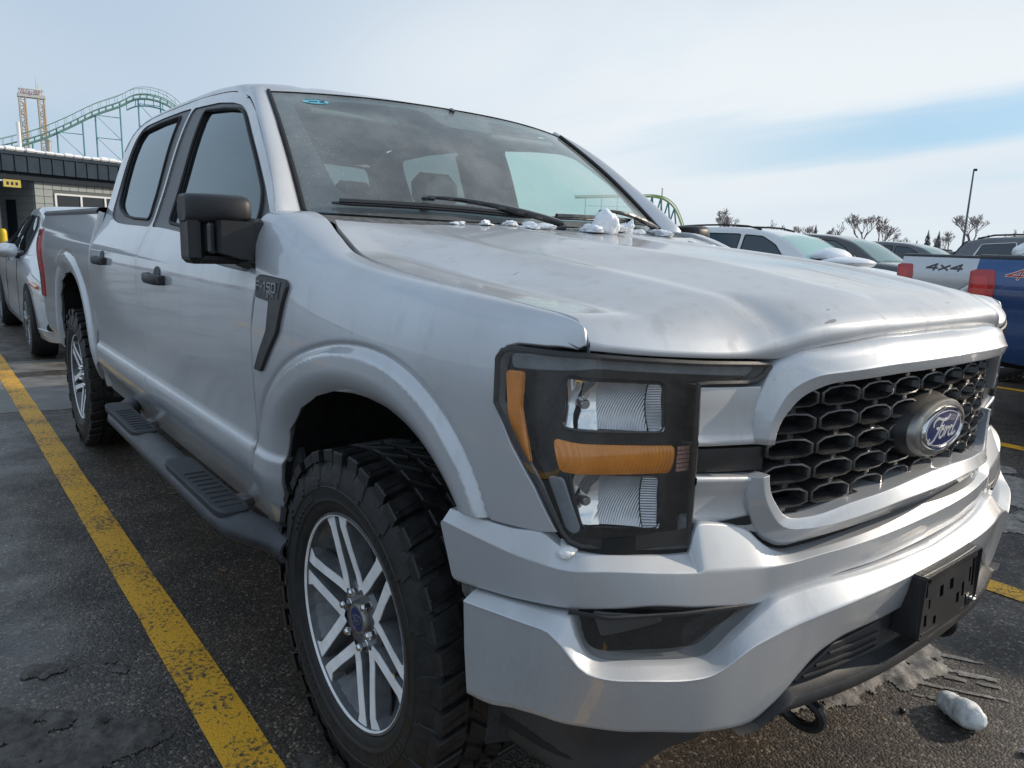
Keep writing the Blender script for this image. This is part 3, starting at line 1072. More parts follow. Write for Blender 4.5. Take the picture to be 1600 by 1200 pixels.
mb.box((-3.94, 0, .80), (1.95, 1.62, .04))
for sg in (-1, 1):
    mb.box((-3.94, sg * .83, 1.10), (1.95, .04, .60))
    mb.box((RX, sg * .72, .95), (.95, .22, .28), .03)
mb.box((-2.985, 0, 1.10), (.04, 1.70, .62))
mb.build('cargo_bed', VOID, TRUCK)
mb = MB(); mb.box((-4.905, 0, 1.06), (.06, 1.66, .70), .02); mb.box((-4.94, 0, 1.2), (.02, .3, .08), .006)
mb.build('tailgate', SILVER, TRUCK)
mb = MB(); mb.box((-5.02, 0, .68), (.20, 1.86, .20), .04)
mb.build('rear_bumper', CHROME, TRUCK)


def tail_lamp():
    mb = MB()
    pl = fillet([(-4.945, .84), (-4.80, .84), (-4.775, 1.0), (-4.765, 1.20), (-4.79, 1.325), (-4.945, 1.325)], .02)
    t = panel('tail_lamp', pl, lambda u, v: (u, -(BEDPROF(v) + .010), v), TAILRED, TRUCK, step=.03, dense=.02, depth=.03, gap=0, round_=.004)
    mb.box((-4.955, -.925, 1.083), (.03, .12, .47), .01)
    mb.build('lamp_back', TAILRED, t)
    ip = fillet([(-4.925, 1.02), (-4.83, 1.02), (-4.82, 1.20), (-4.835, 1.27), (-4.925, 1.27)], .015)
    panel('lamp_core', ip, lambda u, v: (u, -(BEDPROF(v) + .013), v), mat('tail_bright', (.62, .02, .02), .2, coat=1.0), t, step=.04, dense=.03, depth=.003, gap=0)
    return t


tl = tail_lamp()
mirror_tree(tl, TRUCK)

# ---- roof, pillars, windscreen
ZC = pchip([(-1.0, 1.838), (-1.06, 1.853), (-1.2, 1.884), (-1.45, 1.922), (-1.8, 1.947), (-2.3, 1.950), (-2.75, 1.935), (-2.87, 1.905), (-2.95, 1.83), (-2.97, 1.75)])


def zs_(x):
    return SEAMTOP(max(-2.955, min(-1.13, x)))


def ws(a, b):
    """a in [-1,1] across, b 0 (cowl) .. 1 (roof)."""
    xb, xt = -.425 - .20 * abs(a) ** 2.2, -1.058 - .115 * abs(a) ** 2.2
    zb, zt = 1.402 + .010 * a * a, 1.850 - .018 * abs(a) ** 2.5
    yb, yt = .80, .688
    s = b
    x = xb + (xt - xb) * s
    z = zb + (zt - zb) * s + .022 * math.sin(PI * s)
    return (x, a * (yb + (yt - yb) * s), z)


def roof_pt(v, u):
    xf = -1.055 - .075 * abs(v) ** 2.2
    x = xf + (-2.962 - xf) * u
    zs, zc = zs_(x), ZC(x)
    zc = max(zc, zs + .012)
    yw = PROF(zs) + .001
    n = 2.9
    ph = v * PI / 2
    y = yw * math.copysign(abs(math.sin(ph)) ** (2 / n), v) if v else 0.0
    z = zs + (zc - zs) * max(0, math.cos(ph)) ** (2 / n)
    # shallow pressed channels along the roof
    rib = .006 * math.exp(-((abs(y) - .50) / .035) ** 2) * sst(.02, .12, u) * (1 - sst(.9, .99, u))
    if u < .12:                                   # meet the top of the windscreen
        a = y / .688
        q = sst(.12, 0, u)
        if abs(a) <= 1:
            e = ws(a, 1.004)
        else:                                     # past the glass: run down to the door seam
            e = ws(1.0, 1.004)
            g = min(1.0, (abs(y) - .688) / .079)
            e = (e[0] * (1 - g) - 1.150 * g, y, e[2] * (1 - g) + 1.800 * g)
        return (x + (e[0] - xf) * q, y, (z - rib) * (1 - q) + (e[2] + .004) * q)
    return (x, y, z - rib)


vv = [math.copysign(1 - (1 - abs(t)) ** 1.0, t) for t in np.linspace(-1, 1, 61)]
uu = [0, .01, .025, .05] + list(np.linspace(.08, .9, 22)) + [.93, .95, .965, .98, .99, 1.0]
grid('roof', [[roof_pt(v, u) for v in vv] for u in uu], SILVER, TRUCK, sharp=180)
grid('headliner', [[(p[0], p[1] * .93, p[2] - .05) for p in (roof_pt(v, u) for v in vv[6:-6:3])] for u in uu[5:-2:2]], HEADL, TRUCK, sharp=180)


AA = np.linspace(-1, 1, 33)
BBv = np.linspace(0, 1, 15)
grid('windshield', [[ws(a, b) for a in AA] for b in BBv], WSGLASS, TRUCK, sharp=180, flip=False)
WSO = bpy.data.objects['windshield']
FRIT = mat('ceramic_band', (0.012, 0.0125, 0.014), 0.30, coat=0.4, var=0.4, vscale=40)


def ws_in(a, b, d=.004):
    p = Vector(ws(a, b))
    return (p[0] - d * .55, p[1], p[2] - d)


# black ceramic border baked on the glass, wider at the pillars and around the sensor pod
inner = [(-.865, .16), (-.80, .085), (-.4, .06), (0, .05), (.4, .06), (.80, .085), (.865, .16), (.895, .5), (.91, .85), (.88, .925), (.60, .945), (.30, .95), (.22, .93), (.19, .82), (.15, .78), (-.12, .78), (-.17, .82), (-.21, .93), (-.30, .95), (-.60, .945), (-.88, .925), (-.91, .85), (-.895, .5)]
panel('glass_border', [(-.995, .0), (.995, .0), (.995, 1.0), (-.995, 1.0)], lambda a, b: ws_in(a, b), FRIT, WSO, holes=[fillet(inner, .04)], step=.05, dense=.03, depth=0, gap=.001, hint=(1, 0, 1))
STK = mat('sticker_teal', (0.20, 0.58, 0.66), 0.4)
STK2 = mat('sticker_ink', (0.02, 0.10, 0.20), 0.5)
sa, sb = -.80, .905
el = [(sa + .062 * math.cos(t), sb + .030 * math.sin(t)) for t in np.linspace(0, 2 * PI, 33)[:-1]]
st = panel('inspection_sticker', el, lambda a, b: ws_in(a, b, -.0012), STK, WSO, step=.02, dense=.02, depth=0, gap=0, hint=(1, 0, 1))
mb = MB()
sf = lambda u, v, d: ws_in(u, v, -.0018 - d)
for r_, a0, a1 in ((.88, .5, 2.7), (.88, 3.6, 5.9)):
    pts = [(sa + .062 * r_ * math.cos(t), sb + .030 * r_ * math.sin(t)) for t in np.linspace(a0, a1, 14)]
    stroke(mb, pts, .004, sf, 0, .0003)
for k in range(4):
    x = sa - .032 + .011 * k
    mb.prism([(x, sb - .006), (x + .008, sb - .006), (x + .008, sb + .008), (x, sb + .008)], sf, 0, .0003)
for k in range(3):
    stroke(mb, [(sa + .018, sb + .008 - .007 * k), (sa + .042, sb + .008 - .007 * k)], .004, sf, 0, .0003)
mb.build('sticker_print', STK2, WSO, smooth=False)

# A pillars, each a bent strip between door seam and glass
pr = []
for t in np.linspace(-.07, 1.07, 25):
    zo = 1.424 + (1.803 - 1.424) * t
    xo = pchip([(1.424, -.588), (1.50, -.676), (1.593, -.802), (1.734, -1.009), (1.803, -1.15), (1.84, -1.29)])(zo)
    o_ = Vector((xo, -PROF(zo), zo))
    i_ = Vector(ws(-1.0, t))
    i_ += Vector((.004, -.012, .004))
    mid = (o_ + i_) / 2 + Vector((.016, -.020, .012))
    row = []
    for k in range(9):
        s = k / 8
        q = o_ * (1 - s) ** 2 + mid * 2 * s * (1 - s) + i_ * s * s
        row.append(tuple(q))
    row.append(tuple(i_ + Vector((-.02, .004, -.012))))
    row = [tuple(o_ + Vector((-.012, .016, -.004)))] + row
    pr.append(row)
ap = grid('a_pillar', pr, SILVER, TRUCK, sharp=60, flip=True)
mirror(ap, TRUCK)
mb = MB()
mb.tube([tuple(Vector(ws(-1.0, t)) + Vector((.006, -.004, .004))) for t in np.linspace(-.01, 1, 16)], .008, 6)
so = mb.build('windshield_seal', SEAL, TRUCK)
mirror(so, TRUCK)

# cab back wall with its window
cw = [(-.90, 1.30), (.90, 1.30), (.885, 1.45), (.76, 1.80), (.70, 1.86), (-.70, 1.86), (-.76, 1.80), (-.885, 1.45)]
bw = [(-.70, 1.42), (.70, 1.42), (.62, 1.78), (-.62, 1.78)]
cf = lambda y, z: (-2.955 + .012 * math.cos(y), y, z)
cbk = panel('cab_back', cw, cf, SILVER, TRUCK, holes=[fillet(bw, .05)], step=.08, depth=.02, hint=(-1, 0, 0))
panel('rear_window', fillet(bw, .05), lambda y, z: (-2.945, y, z), SMOKE, cbk, step=.2, depth=0, gap=-.01, hint=(-1, 0, 0))
panel('cab_back_lining', cw, lambda y, z: (-2.91, y, z), INTR, cbk, holes=[fillet(bw, .05)], step=.12, depth=0, gap=.03, hint=(1, 0, 0))

# ---- bonnet
BU = [(.918, 0), (.912, .2), (.896, .35), (.876, .45), (.865, .5), (.848, .6), (.828, .7), (.79, .83), (.76, .895), (.72, .935), (.65, .96), (.55, .972), (.45, .98)]
FA = [(.862, 0), (.855, .2), (.838, .35), (.815, .45), (.80, .5), (.785, .55), (.762, .68), (.735, .78), (.705, .86), (.685, .90), (.655, .925), (.60, .945), (.53, .958), (.40, .975), (.2, .99)]


class Plan:
    def __init__(s, pts):
        p = [(pts[0][0], -pts[1][1])] + list(pts) + [(2 * pts[-1][0] - pts[-2][0], 2 * pts[-1][1] - pts[-2][1])]
        out = []
        for i in range(1, len(p) - 2):
            a, b, c, d = (np.array(q) for q in p[i - 1:i + 3])
            for k in range(16):
                t = k / 16
                out.append(.5 * ((2 * b) + (c - a) * t + (2 * a - 5 * b + 4 * c - d) * t * t + (3 * b - a - 3 * c + d) * t ** 3))
        out.append(np.array(p[-2]))
        s.c = np.array(out)
        d = np.hypot(*np.diff(s.c, axis=0).T)
        s.s = np.concatenate([[0], np.cumsum(d)])
        t = np.gradient(s.c, axis=0)
        t /= np.linalg.norm(t, axis=1)[:, None]
        k = np.ones(9) / 9
        for j in range(2):
            e = np.concatenate([t[:, j][4:0:-1] * (1 if j else -1) if False else np.repeat(t[0, j], 4), t[:, j], np.repeat(t[-1, j], 4)])
            t[:, j] = np.convolve(e, k, 'valid')
        t /= np.linalg.norm(t, axis=1)[:, None]
        s.n = np.stack([t[:, 1], -t[:, 0]], 1)

    def imp(s, x, y):
        q = np.array([x, abs(y)])
        i = int(np.argmin(((s.c - q) ** 2).sum(1)))
        return float((q - s.c[i]) @ s.n[i]), float(s.s[i])

    def at(s, ss, off, z, sg=-1):
        x = np.interp(ss, s.s, s.c[:, 0]) + off * np.interp(ss, s.s, s.n[:, 0])
        y = np.interp(ss, s.s, s.c[:, 1]) + off * np.interp(ss, s.s, s.n[:, 1])
        return (float(x), sg * float(y), float(z))


PFA, PBU = Plan(FA), Plan(BU)
FAX = pchip([(y, x) for x, y in FA if y < .95])


def rail(plan, pts):
    q = {}
    for x, y, z in pts:
        o, s = plan.imp(x, y)
        q[round(s, 4)] = (o, z)
    ks = sorted(q)
    return pchip([(k, q[k][0]) for k in ks]), pchip([(k, q[k][1]) for k in ks])


def srail(pts):
    """pts (s, off, z)"""
    return pchip([(a, b) for a, b, c in pts]), pchip([(a, c) for a, b, c in pts])


def rail_loft(name, plan, rails, s0, s1, m, parent, ds=.02, both=True, sub=1, sharp=50, flip=False, wn=False):
    n = max(4, int((s1 - s0) / ds))
    S = [s0 + (s1 - s0) * i / n for i in range(n + 1)]
    if both and s0 == 0:
        S = [-q for q in reversed(S[1:])] + S
    G = []
    for s in S:
        a = abs(s)
        prof = [(r[0](a), r[1](a)) for r in rails]
        if sub > 1:
            prof = bez(prof, sub)
        G.append([plan.at(a, o, z, -1 if s >= 0 else 1) for o, z in prof])
    return grid(name, G, m, parent, sharp=sharp, flip=flip, wn=wn)


SHELF = pchip([(-.6, 1.412), (-.46, 1.392), (-.42, 1.382), (-.30, 1.345), (-.16, 1.302), (.05, 1.275), (.31, 1.253), (.52, 1.238), (.66, 1.228), (.9, 1.21)])
RIDGE = pchip([(-.6, 1.412), (-.45, 1.392), (-.30, 1.366), (-.10, 1.340), (.05, 1.322), (.25, 1.305), (.5, 1.280), (.64, 1.262), (.74, 1.246), (.9, 1.21)])
CROWN = pchip([(-.6, 1.414), (-.45, 1.402), (-.05, 1.364), (.25, 1.338), (.5, 1.313), (.65, 1.290), (.80, 1.262), (.9, 1.24)])
NOSE = pchip([(0, 0), (.004, .004), (.012, .010), (.03, .019), (.07, .042), (.13, .066), (.25, .104), (.5, .16), (2, .4)])
NOSEO = pchip([(0, 0), (.004, .007), (.012, .017), (.03, .036), (.06, .060), (.10, .086), (.2, .14), (.5, .30), (2, .9)])
LIPB = pchip([(0, 1.190), (.26, 1.187), (.40, 1.175), (.47, 1.164), (.53, 1.152), (.60, 1.156), (.69, 1.161), (.81, 1.169), (.895, 1.177), (.95, 1.18)])
LIPH = pchip([(0, .030), (.3, .034), (.46, .042), (.53, .038), (.60, .016), (.7, .010), (.9, .007)])


def smin(a, b, k):
    h = max(k - abs(a - b), 0) / k
    return min(a, b) - h * h * k / 4


def soft(t, r=.07):
    # ramp with slightly eased ends
    if t <= -r: return 0.0
    if t < r: return (t + r) ** 2 / (4 * r)
    if t <= 1 - r: return t
    if t < 1 + r: return 1 - (1 + r - t) ** 2 / (4 * r)
    return 1.0


def hood_z(x, y):
    a = abs(y)
    sh, ri, cr_ = SHELF(x), RIDGE(x), CROWN(x)
    e0 = soft((.765 - a) / .205)
    z = sh + (ri - sh) * e0
    z += (cr_ - ri) * soft((.53 - a) / .25)
    z -= .006 * sst(.24, .18, a)
    e = max(0.0, FAX(min(a, .905)) - x)
    w = sst(.50, .60, a)
    nz = LIPB(a) + LIPH(a) + NOSE(e) * (1 - w) + NOSEO(e) * w
    return smin(z, nz, .009)


HE = pchip([(0, .9), (.12, .893), (.28, .886), (.45, .877), (.60, .868), (.74, .855), (.86, .835), (.95, .815), (1, .795)])
XR = lambda v: -.455 + .07 * math.cos(v * PI / 2) if abs(v) < 1 else -.455
rows = []
TT = [0, .008, .016, .03, .05, .075] + list(np.linspace(.1, 1, 70))
VV = list(np.linspace(-1, 1, 181))


def hood_pt(v, t):
    y = v * (HE(t) - .0045 - .004 * sst(.12, 0, t))
    a = abs(v)
    xf = FAX(min(abs(v * .9), .9))
    xr = -.385 - .055 * a ** 3
    x = xf * (1 - t) + xr * t
    return (x, y, hood_z(x, y))


for t in TT:
    rows.append([hood_pt(v, t) for v in VV])
# the rolled front lip below the top skin
front = []
for f, dx in ((0.0, -.035), (0.0, -.003), (.04, .001), (.12, .0035), (.35, .0065), (.60, .0065), (.80, .005), (.93, .002)):
    r0 = []
    for v in VV:
        p = hood_pt(v, 0)
        a = abs(p[1])
        zb = LIPB(a)
        r0.append((p[0] + dx * (1 if dx < 0 else LIPH(a) / .035), p[1], zb + (p[2] - zb) * f))
    front.append(r0)
G = front + rows
hood = grid('hood', G, HOODP, TRUCK, flip=True, wn=True)
# turned-down side edges
mb = MB()
for sg in (0, -1):
    e = [r[sg] for r in rows]
    V = []
    for p in e:
        s = -1 if p[1] < 0 else 1
        V += [p, (p[0], p[1] + s * .001, p[2] - .004), (p[0], p[1] - s * .004, p[2] - .03)]
    F = []
    for i in range(len(e) - 1):
        for j in range(2):
            a = i * 3 + j
            F.append((a, a + 1, a + 4, a + 3))
    mb.add(V, F)
ed = mb.build('hood_edge', SILVER, hood)

# engine bay shell so no light leaks through the gaps
mb = MB()
mb.box((.05, 0, 1.02), (1.10, 1.46, .30))
mb.box((.28, 0, .85), (.75, 1.10, .50))
mb.build('engine_bay', VOID, TRUCK)
mb = MB()
for sg in (-1, 1):
    rr = []
    V = []
    xs = list(np.linspace(-.46, .68, 24))
    for x in xs:
        yg, zt = YGAP(x), ZTOP(x)
        V += [(x, sg * (yg + .02), zt - .03), (x, sg * (yg - .05), zt - .045)]
    mb.add(V, [(2 * i, 2 * i + 1, 2 * i + 3, 2 * i + 2) for i in range(len(xs) - 1)])
mb.build('fender_gutter', VOID, TRUCK)
# ---- front face: grille surround, grille, lamps, bumper
GC = (0.0, .985)


def ring_r(poly, th):
    c, s = math.cos(th), math.sin(th)
    best = None
    n = len(poly)
    for i in range(n):
        x1, y1 = poly[i][0] - GC[0], poly[i][1] - GC[1]
        x2, y2 = poly[(i + 1) % n][0] - GC[0], poly[(i + 1) % n][1] - GC[1]
        dx, dy = x2 - x1, y2 - y1
        den = c * dy - s * dx
        if abs(den) < 1e-12: continue
        t = (x1 * dy - y1 * dx) / den
        q = (x1 * s - y1 * c) / den
        if t > 0 and -1e-6 <= q <= 1 + 1e-6:
            best = t if best is None else max(best, t)
    return best


def sym(h):
    return [(y, z) for y, z in h] + [(-y, z) for y, z in reversed(h[1:-1] if abs(h[0][0]) < 1e-9 and abs(h[-1][0]) < 1e-9 else h)]


IN_ = fillet(sym([(0, 1.128), (-.245, 1.122), (-.43, 1.110), (-.487, 1.088), (-.526, 1.035), (-.533, .941), (-.524, .902), (-.486, .850), (-.42, .850), (-.337, .864), (-.10, .879), (0, .882)]), .025)
CR_ = fillet(sym([(0, 1.150), (-.276, 1.142), (-.466, 1.127), (-.514, 1.104), (-.545, 1.045), (-.5515, .95), (-.541, .893), (-.501, .832), (-.42, .829), (-.19, .847), (0, .854)]), .03)
OU_ = fillet(sym([(0, 1.196), (-.261, 1.192), (-.49, 1.168), (-.535, 1.145), (-.563, 1.07), (-.567, .96), (-.561, .88), (-.528, .816), (-.484, .790), (-.396, .800), (-.19, .812), (0, .818)]), .03)


def fx(y, off, z):
    return (FAX(abs(y)) + off, y, z)


angs = sorted(set([2 * PI * k / 240 for k in range(240)] +
                  [math.atan2(z - GC[1], y) % (2 * PI) for poly in (IN_, CR_) for y, z in poly]))
G = []
for th in angs:
    ri, rc, ro = ring_r(IN_, th), ring_r(CR_, th), ring_r(OU_, th)
    c, s = math.cos(th), math.sin(th)
    pt = lambda r, off: fx(r * c, off, GC[1] + r * s)
    up = max(0, s); dn = max(0, -s)
    lat = 1 - abs(s)
    o_out = .002 * up + .012 * dn - .002
    yk = max(0.0, 1 - (ri * c / .53) ** 2)
    pb = (.034 * max(0, s) ** .5 + .016 * max(0, -s)) * yk
    ps = .62 + .38 * yk
    dd = .020 * max(0, -s)
    pt = lambda r, off, b=pb, k=ps, c=c, s=s: fx(r * c, off * k + b if off > .002 else off, GC[1] + r * s)
    row = [pt(ri - .001, -.075), pt(ri - .0005, .026 - dd), pt(ri + .0006, .0305 - dd), pt(ri + .0025, .0318 - dd), pt(ri + (rc - ri) * .5, .0323 - dd * .5), pt(rc - .003, .0328), pt(rc - .0008, .0329), pt(rc + .0012, .0318),
           pt(rc + (ro - rc) * .12, .0275), pt(rc + (ro - rc) * .5, .0155), pt(rc + (ro - rc) * .85, .0045), pt(ro, o_out), pt(ro - .002, -.05)]
    G.append(row)
def open_run(row):
    p = row[5]
    return .940 < p[2] < .990 and abs(p[1]) > .5


runs, cur = [], []
k0 = next(i for i in range(len(G)) if open_run(G[i]))
for i in range(len(G)):
    r = G[(k0 + i) % len(G)]
    if open_run(r):
        if len(cur) > 3: runs.append(cur)
        cur = []
    else:
        cur.append(r)
if len(cur) > 3: runs.append(cur)
for r in runs:                                       # an upper and a lower bracket, parted by the side bars
    q0 = [tuple(np.array(p) * [1, 1, 1] - [.03, 0, 0]) for p in r[0]]
    q1 = [tuple(np.array(p) * [1, 1, 1] - [.03, 0, 0]) for p in r[-1]]
    grid('grille_surround', [q0] + r + [q1], SILVER, TRUCK, wn=True)
# the arms that reach out from the surround to the lamps, a black bar between them
wu = [srail([(.46, 0, z), (.60, 0, z2), (.72, 0, z3)]) for z, z2, z3 in ((1.150, 1.109, 1.116),)]


def arm(name, secs, m, s0, s1):
    out = []
    for sgn in (-1, 1):
        n = 16
        G = []
        for i in range(n + 1):
            s = s0 + (s1 - s0) * i / n
            t = i / n
            G.append([PFA.at(s, o, z0 + (z1 - z0) * t, sgn) for o, z0, z1 in secs])
        out.append(grid(name, G, m, TRUCK, flip=(sgn == -1), wn=True))
    return out


arm('surround_arm', [(-.04, 1.104, 1.1125), (-.003, 1.104, 1.1125), (-.001, 1.101, 1.1095), (.000, 1.07, 1.075), (-.002, 1.035, 1.042), (.0035, 1.008, 1.018), (.005, 1.003, 1.0145), (.004, .998, 1.0095), (-.001, .995, 1.0065), (-.045, .994, 1.005)], SILVER, .542, .703)
arm('surround_arm', [(-.045, .934, .954), (.0, .933, .9535), (.005, .930, .951), (.0055, .922, .942), (-.003, .905, .925), (-.006, .88, .90), (-.004, .85, .878), (.003, .825, .868), (-.03, .80, .86)], SILVER, .53, .700)
arm('surround_bar', [(-.06, .988, 1.002), (-.015, .988, 1.001), (-.010, .984, .997), (-.010, .943, .960), (-.015, .938, .955), (-.06, .937, .955)], BLACKP, .53, .7035)

# honeycomb grille
GR = mat('grille_backing', (0.010, 0.010, 0.010), 0.8)
mb = MB()
bk = [(-.56, 1.14), (.56, 1.14), (.56, .83), (-.56, .83)]
gr = panel('grille', bk, lambda y, z: fx(y, -.085, z), GR, TRUCK, step=.06, depth=0, gap=0, hint=(1, 0, 0))
PY, PZ = .1170, .0488


def cell_mesh():
    """one grille frame: peaked hexagon ring with sloped outer faces and deep inner walls"""
    hw, hh = PY * .5, PZ * .40
    out = [(-hw, hh * .42), (-hw * .62, hh * .92), (0, hh * 1.05), (hw * .62, hh * .92), (hw, hh * .42), (hw, -hh * .62), (hw * .66, -hh * .95), (0, -hh * 1.02), (-hw * .66, -hh * .95), (-hw, -hh * .62)]
    inn = [(-hw * .86, hh * .30), (-hw * .56, hh * .66), (0, hh * .78), (hw * .56, hh * .66), (hw * .86, hh * .30), (hw * .84, -hh * .46), (hw * .60, -hh * .66), (0, -hh * .72), (-hw * .60, -hh * .66), (-hw * .84, -hh * .46)]
    top = lambda k: k in (1, 2, 3)
    ofs = [(u, v * 1.18 + (.004 if v > 0 else -.001)) for u, v in out]
    V, F = [], []
    for poly, d in ((ofs, -.036), (out, -.004), ([(u * .985, v * .95) for u, v in out], -.0005), ([(u * 1.03, v * 1.10) for u, v in inn], .0005), (inn, -.002), ([(u * .90, v * .86 + .001) for u, v in inn], -.040)):
        V += [(d, a, b) for a, b in poly]
    n = 10
    for k in range(5):
        for i in range(n):
            a, b = k * n + i, k * n + (i + 1) % n
            F.append((a, b, b + n, a + n))
    return V, F


cv, cf_ = cell_mesh()
proto = None
inner_poly = shrink(IN_ if area2(IN_) > 0 else IN_[::-1], -.030)
sproto = None
for ci in range(-4, 5):
    for ri_ in range(-4, 5):
        y = ci * PY
        z = .9800 + ri_ * PZ
        if not inside([(y, z)], inner_poly)[0]: continue
        if inside([(y, z - PZ * .5)], inner_poly)[0]:
            q = FAX(abs(y)) - .020
            if sproto is None:
                so_ = sproto = MB().box((0, 0, 0), (.024, .019, PZ * .34), .002).build('grille_stub', GRILLEM, gr)
            else:
                so_ = sproto.copy(); COL.objects.link(so_); so_.parent = gr
            so_.location = (q, y + .004, z - PZ * .5)
        if (y / .105) ** 2 + ((z - .978) / .050) ** 2 < 1: continue
        if proto is None:
            o = proto = mesh('grille_cell', cv, cf_, GRILLEM, gr, True, None, 25)
        else:
            o = proto.copy(); COL.objects.link(o); o.parent = gr
        e = .02
        y_ = abs(y)
        sl = (FAX(y_ + e) - FAX(max(0, y_ - e))) / (y_ + e - max(0, y_ - e)) * (1 if y > 0 else -1 if y < 0 else 0)
        o.location = (FAX(y_) - .004, y, z)
        o.rotation_euler = (0, R(-3), math.atan(-sl))

# oval emblem on its round housing
EC = (0, .978)
EX = .862


def ell(ry, rz, n=48):
    return [(EC[0] + ry * math.cos(2 * PI * k / n), EC[1] + rz * math.sin(2 * PI * k / n)) for k in range(n)]


def oval_ring(name, secs, m, parent, cap=False):
    G = [[(x, y, z) for y, z in ell(a, b)] for a, b, x in secs]
    V = [p for r in G for p in r]; n = 48
    F = [(i * n + j, i * n + (j + 1) % n, i * n + n + (j + 1) % n, i * n + n + j) for i in range(len(secs) - 1) for j in range(n)]
    if cap: F.append(tuple(range((len(secs) - 1) * n, len(secs) * n)))
    return mesh(name, V, F, m, parent, True, None, 40)


emb = oval_ring('emblem', [(.150, .076, .80), (.146, .074, .848), (.134, .066, .866), (.129, .0635, .872)], BLACKP, TRUCK)
oval_ring('emblem_bezel', [(.131, .0645, .862), (.129, .064, .882), (.123, .060, .888), (.110, .0515, .890), (.105, .048, .888)], SATIN, emb)
oval_ring('emblem_ring', [(.105, .049, .885), (.104, .048, .8925), (.1005, .046, .8955), (.0963, .043, .8945), (.0946, .0421, .891)], CHROME, emb)
oval_ring('emblem_field', [(.0955, .0426, .8915), (.077, .0344, .8932), (.043, .019, .8942), (.002, .001, .8945)], BLUEEN, emb, True)


def script_strokes():
    S = []
    S.append(([(-.72, .20), (-.74, .42), (-.58, .58), (-.36, .50), (-.14, .44), (.02, .50), (.12, .66)], .075))
    S.append(([(-.24, .48), (-.30, .22), (-.38, -.14), (-.47, -.46), (-.62, -.60), (-.76, -.50), (-.72, -.34)], .085))
    S.append(([(-.50, .06), (-.34, .10), (-.16, .14), (-.10, .20)], .065))
    S.append(([(-.12 + .12 * math.cos(a), -.20 + .22 * math.sin(a)) for a in np.linspace(.9, .9 + 2 * PI, 12)], .075))
    S.append(([(.02, .00), (.10, .02), (.10, -.16), (.08, -.40)], .075))
    S.append(([(.10, -.14), (.19, .02), (.29, -.02)], .07))
    S.append(([(.42 + .125 * math.cos(a), -.20 + .22 * math.sin(a)) for a in np.linspace(.6, .6 + 2 * PI, 12)], .075))
    S.append(([(.72, .60), (.62, .26), (.55, -.10), (.54, -.36), (.64, -.42), (.78, -.30)], .08))
    return S


def script(mb, fn, su, sv, k=5, d0=0.0, d1=.001):
    for pts, w in script_strokes():
        q = bez(pts, k)
        q = [((u + .22 * v) * su, v * sv) for u, v in q]
        stroke(mb, q, w * (su * .55 + sv * .45), fn, d0, d1)


mb = MB()
script(mb, lambda u, v, d: (.8915 + .0026 * (1 - min(1, (u / .095) ** 2 + (v / .043) ** 2)) + d, EC[0] + u, EC[1] + v), .086, .0447, 6, 0, .0016)
mb.build('emblem_lettering', LETTER, emb, smooth=False)
mb = MB()
for k in range(40):
    a0, a1 = 2 * PI * k / 40, 2 * PI * (k + 1) / 40
    q = [(.0894 * math.cos(a0), .0391 * math.sin(a0)), (.0894 * math.cos(a1), .0391 * math.sin(a1)), (.0869 * math.cos(a1), .0372 * math.sin(a1)), (.0869 * math.cos(a0), .0372 * math.sin(a0))]
    mb.prism(q, lambda u, v, d: (.8924 + d, EC[0] + u, EC[1] + v), 0, .001)
mb.build('emblem_border', LETTER, emb, smooth=False)

# ---- headlamps
HL = [(1.096, 1.149), (1.083, 1.166), (1.058, 1.173), (.924, 1.174), (.829, 1.166), (.705, 1.157), (.545, 1.148), (.538, 1.141), (.553, 1.122), (.572, 1.1125), (.597, 1.109), (.705, 1.114), (.700, 1.004), (.698, .818), (.806, .829), (.915, .843), (.938, .853), (.952, .868), (.997, .942), (1.05, 1.009), (1.097, 1.07)]


def hlf(off, bow=None):
    return lambda s, z: PFA.at(s, off if bow is None else off + bow(s, z), z)


PIPE = mat('light_pipe', (0.20, 0.225, 0.25), 0.25, coat=0.6, var=0.15, vscale=30)
BULBM = mat('bulb_cap', (0.55, 0.55, 0.54), 0.25, metal=0.9)


def fluted(name, base, freq, angle, strength, rough, metal, coat=0.0):
    m = mat(name, base, rough, metal=metal, coat=coat, var=.12, vscale=25)
    nt = m.node_tree
    tc = N(nt, 'ShaderNodeTexCoord')
    mp = N(nt, 'ShaderNodeMapping')
    mp.inputs['Rotation'].default_value = (angle, 0, 0)
    L(nt, tc.outputs['Object'], mp.inputs['Vector'])
    w = N(nt, 'ShaderNodeTexWave', Scale=freq, Distortion=.4, _wave_type='BANDS', _bands_direction='Y')
    L(nt, mp.outputs[0], w.inputs['Vector'])
    bp = N(nt, 'ShaderNodeBump', Strength=strength, Distance=.0025)
    L(nt, w.outputs['Fac'], bp.inputs['Height'])
    L(nt, bp.outputs[0], nt.nodes['Principled BSDF'].inputs['Normal'])
    return m


REFLW = fluted('fluted_reflector', (.62, .63, .65), 78, R(28), .45, .20, .70)
REFLV = fluted('ribbed_reflector', (.66, .67, .69), 70, R(80), .45, .22, .60)
AMBERW = fluted('fluted_amber', (.92, .29, .012), 44, 0, .8, .22, 0, 1.0)


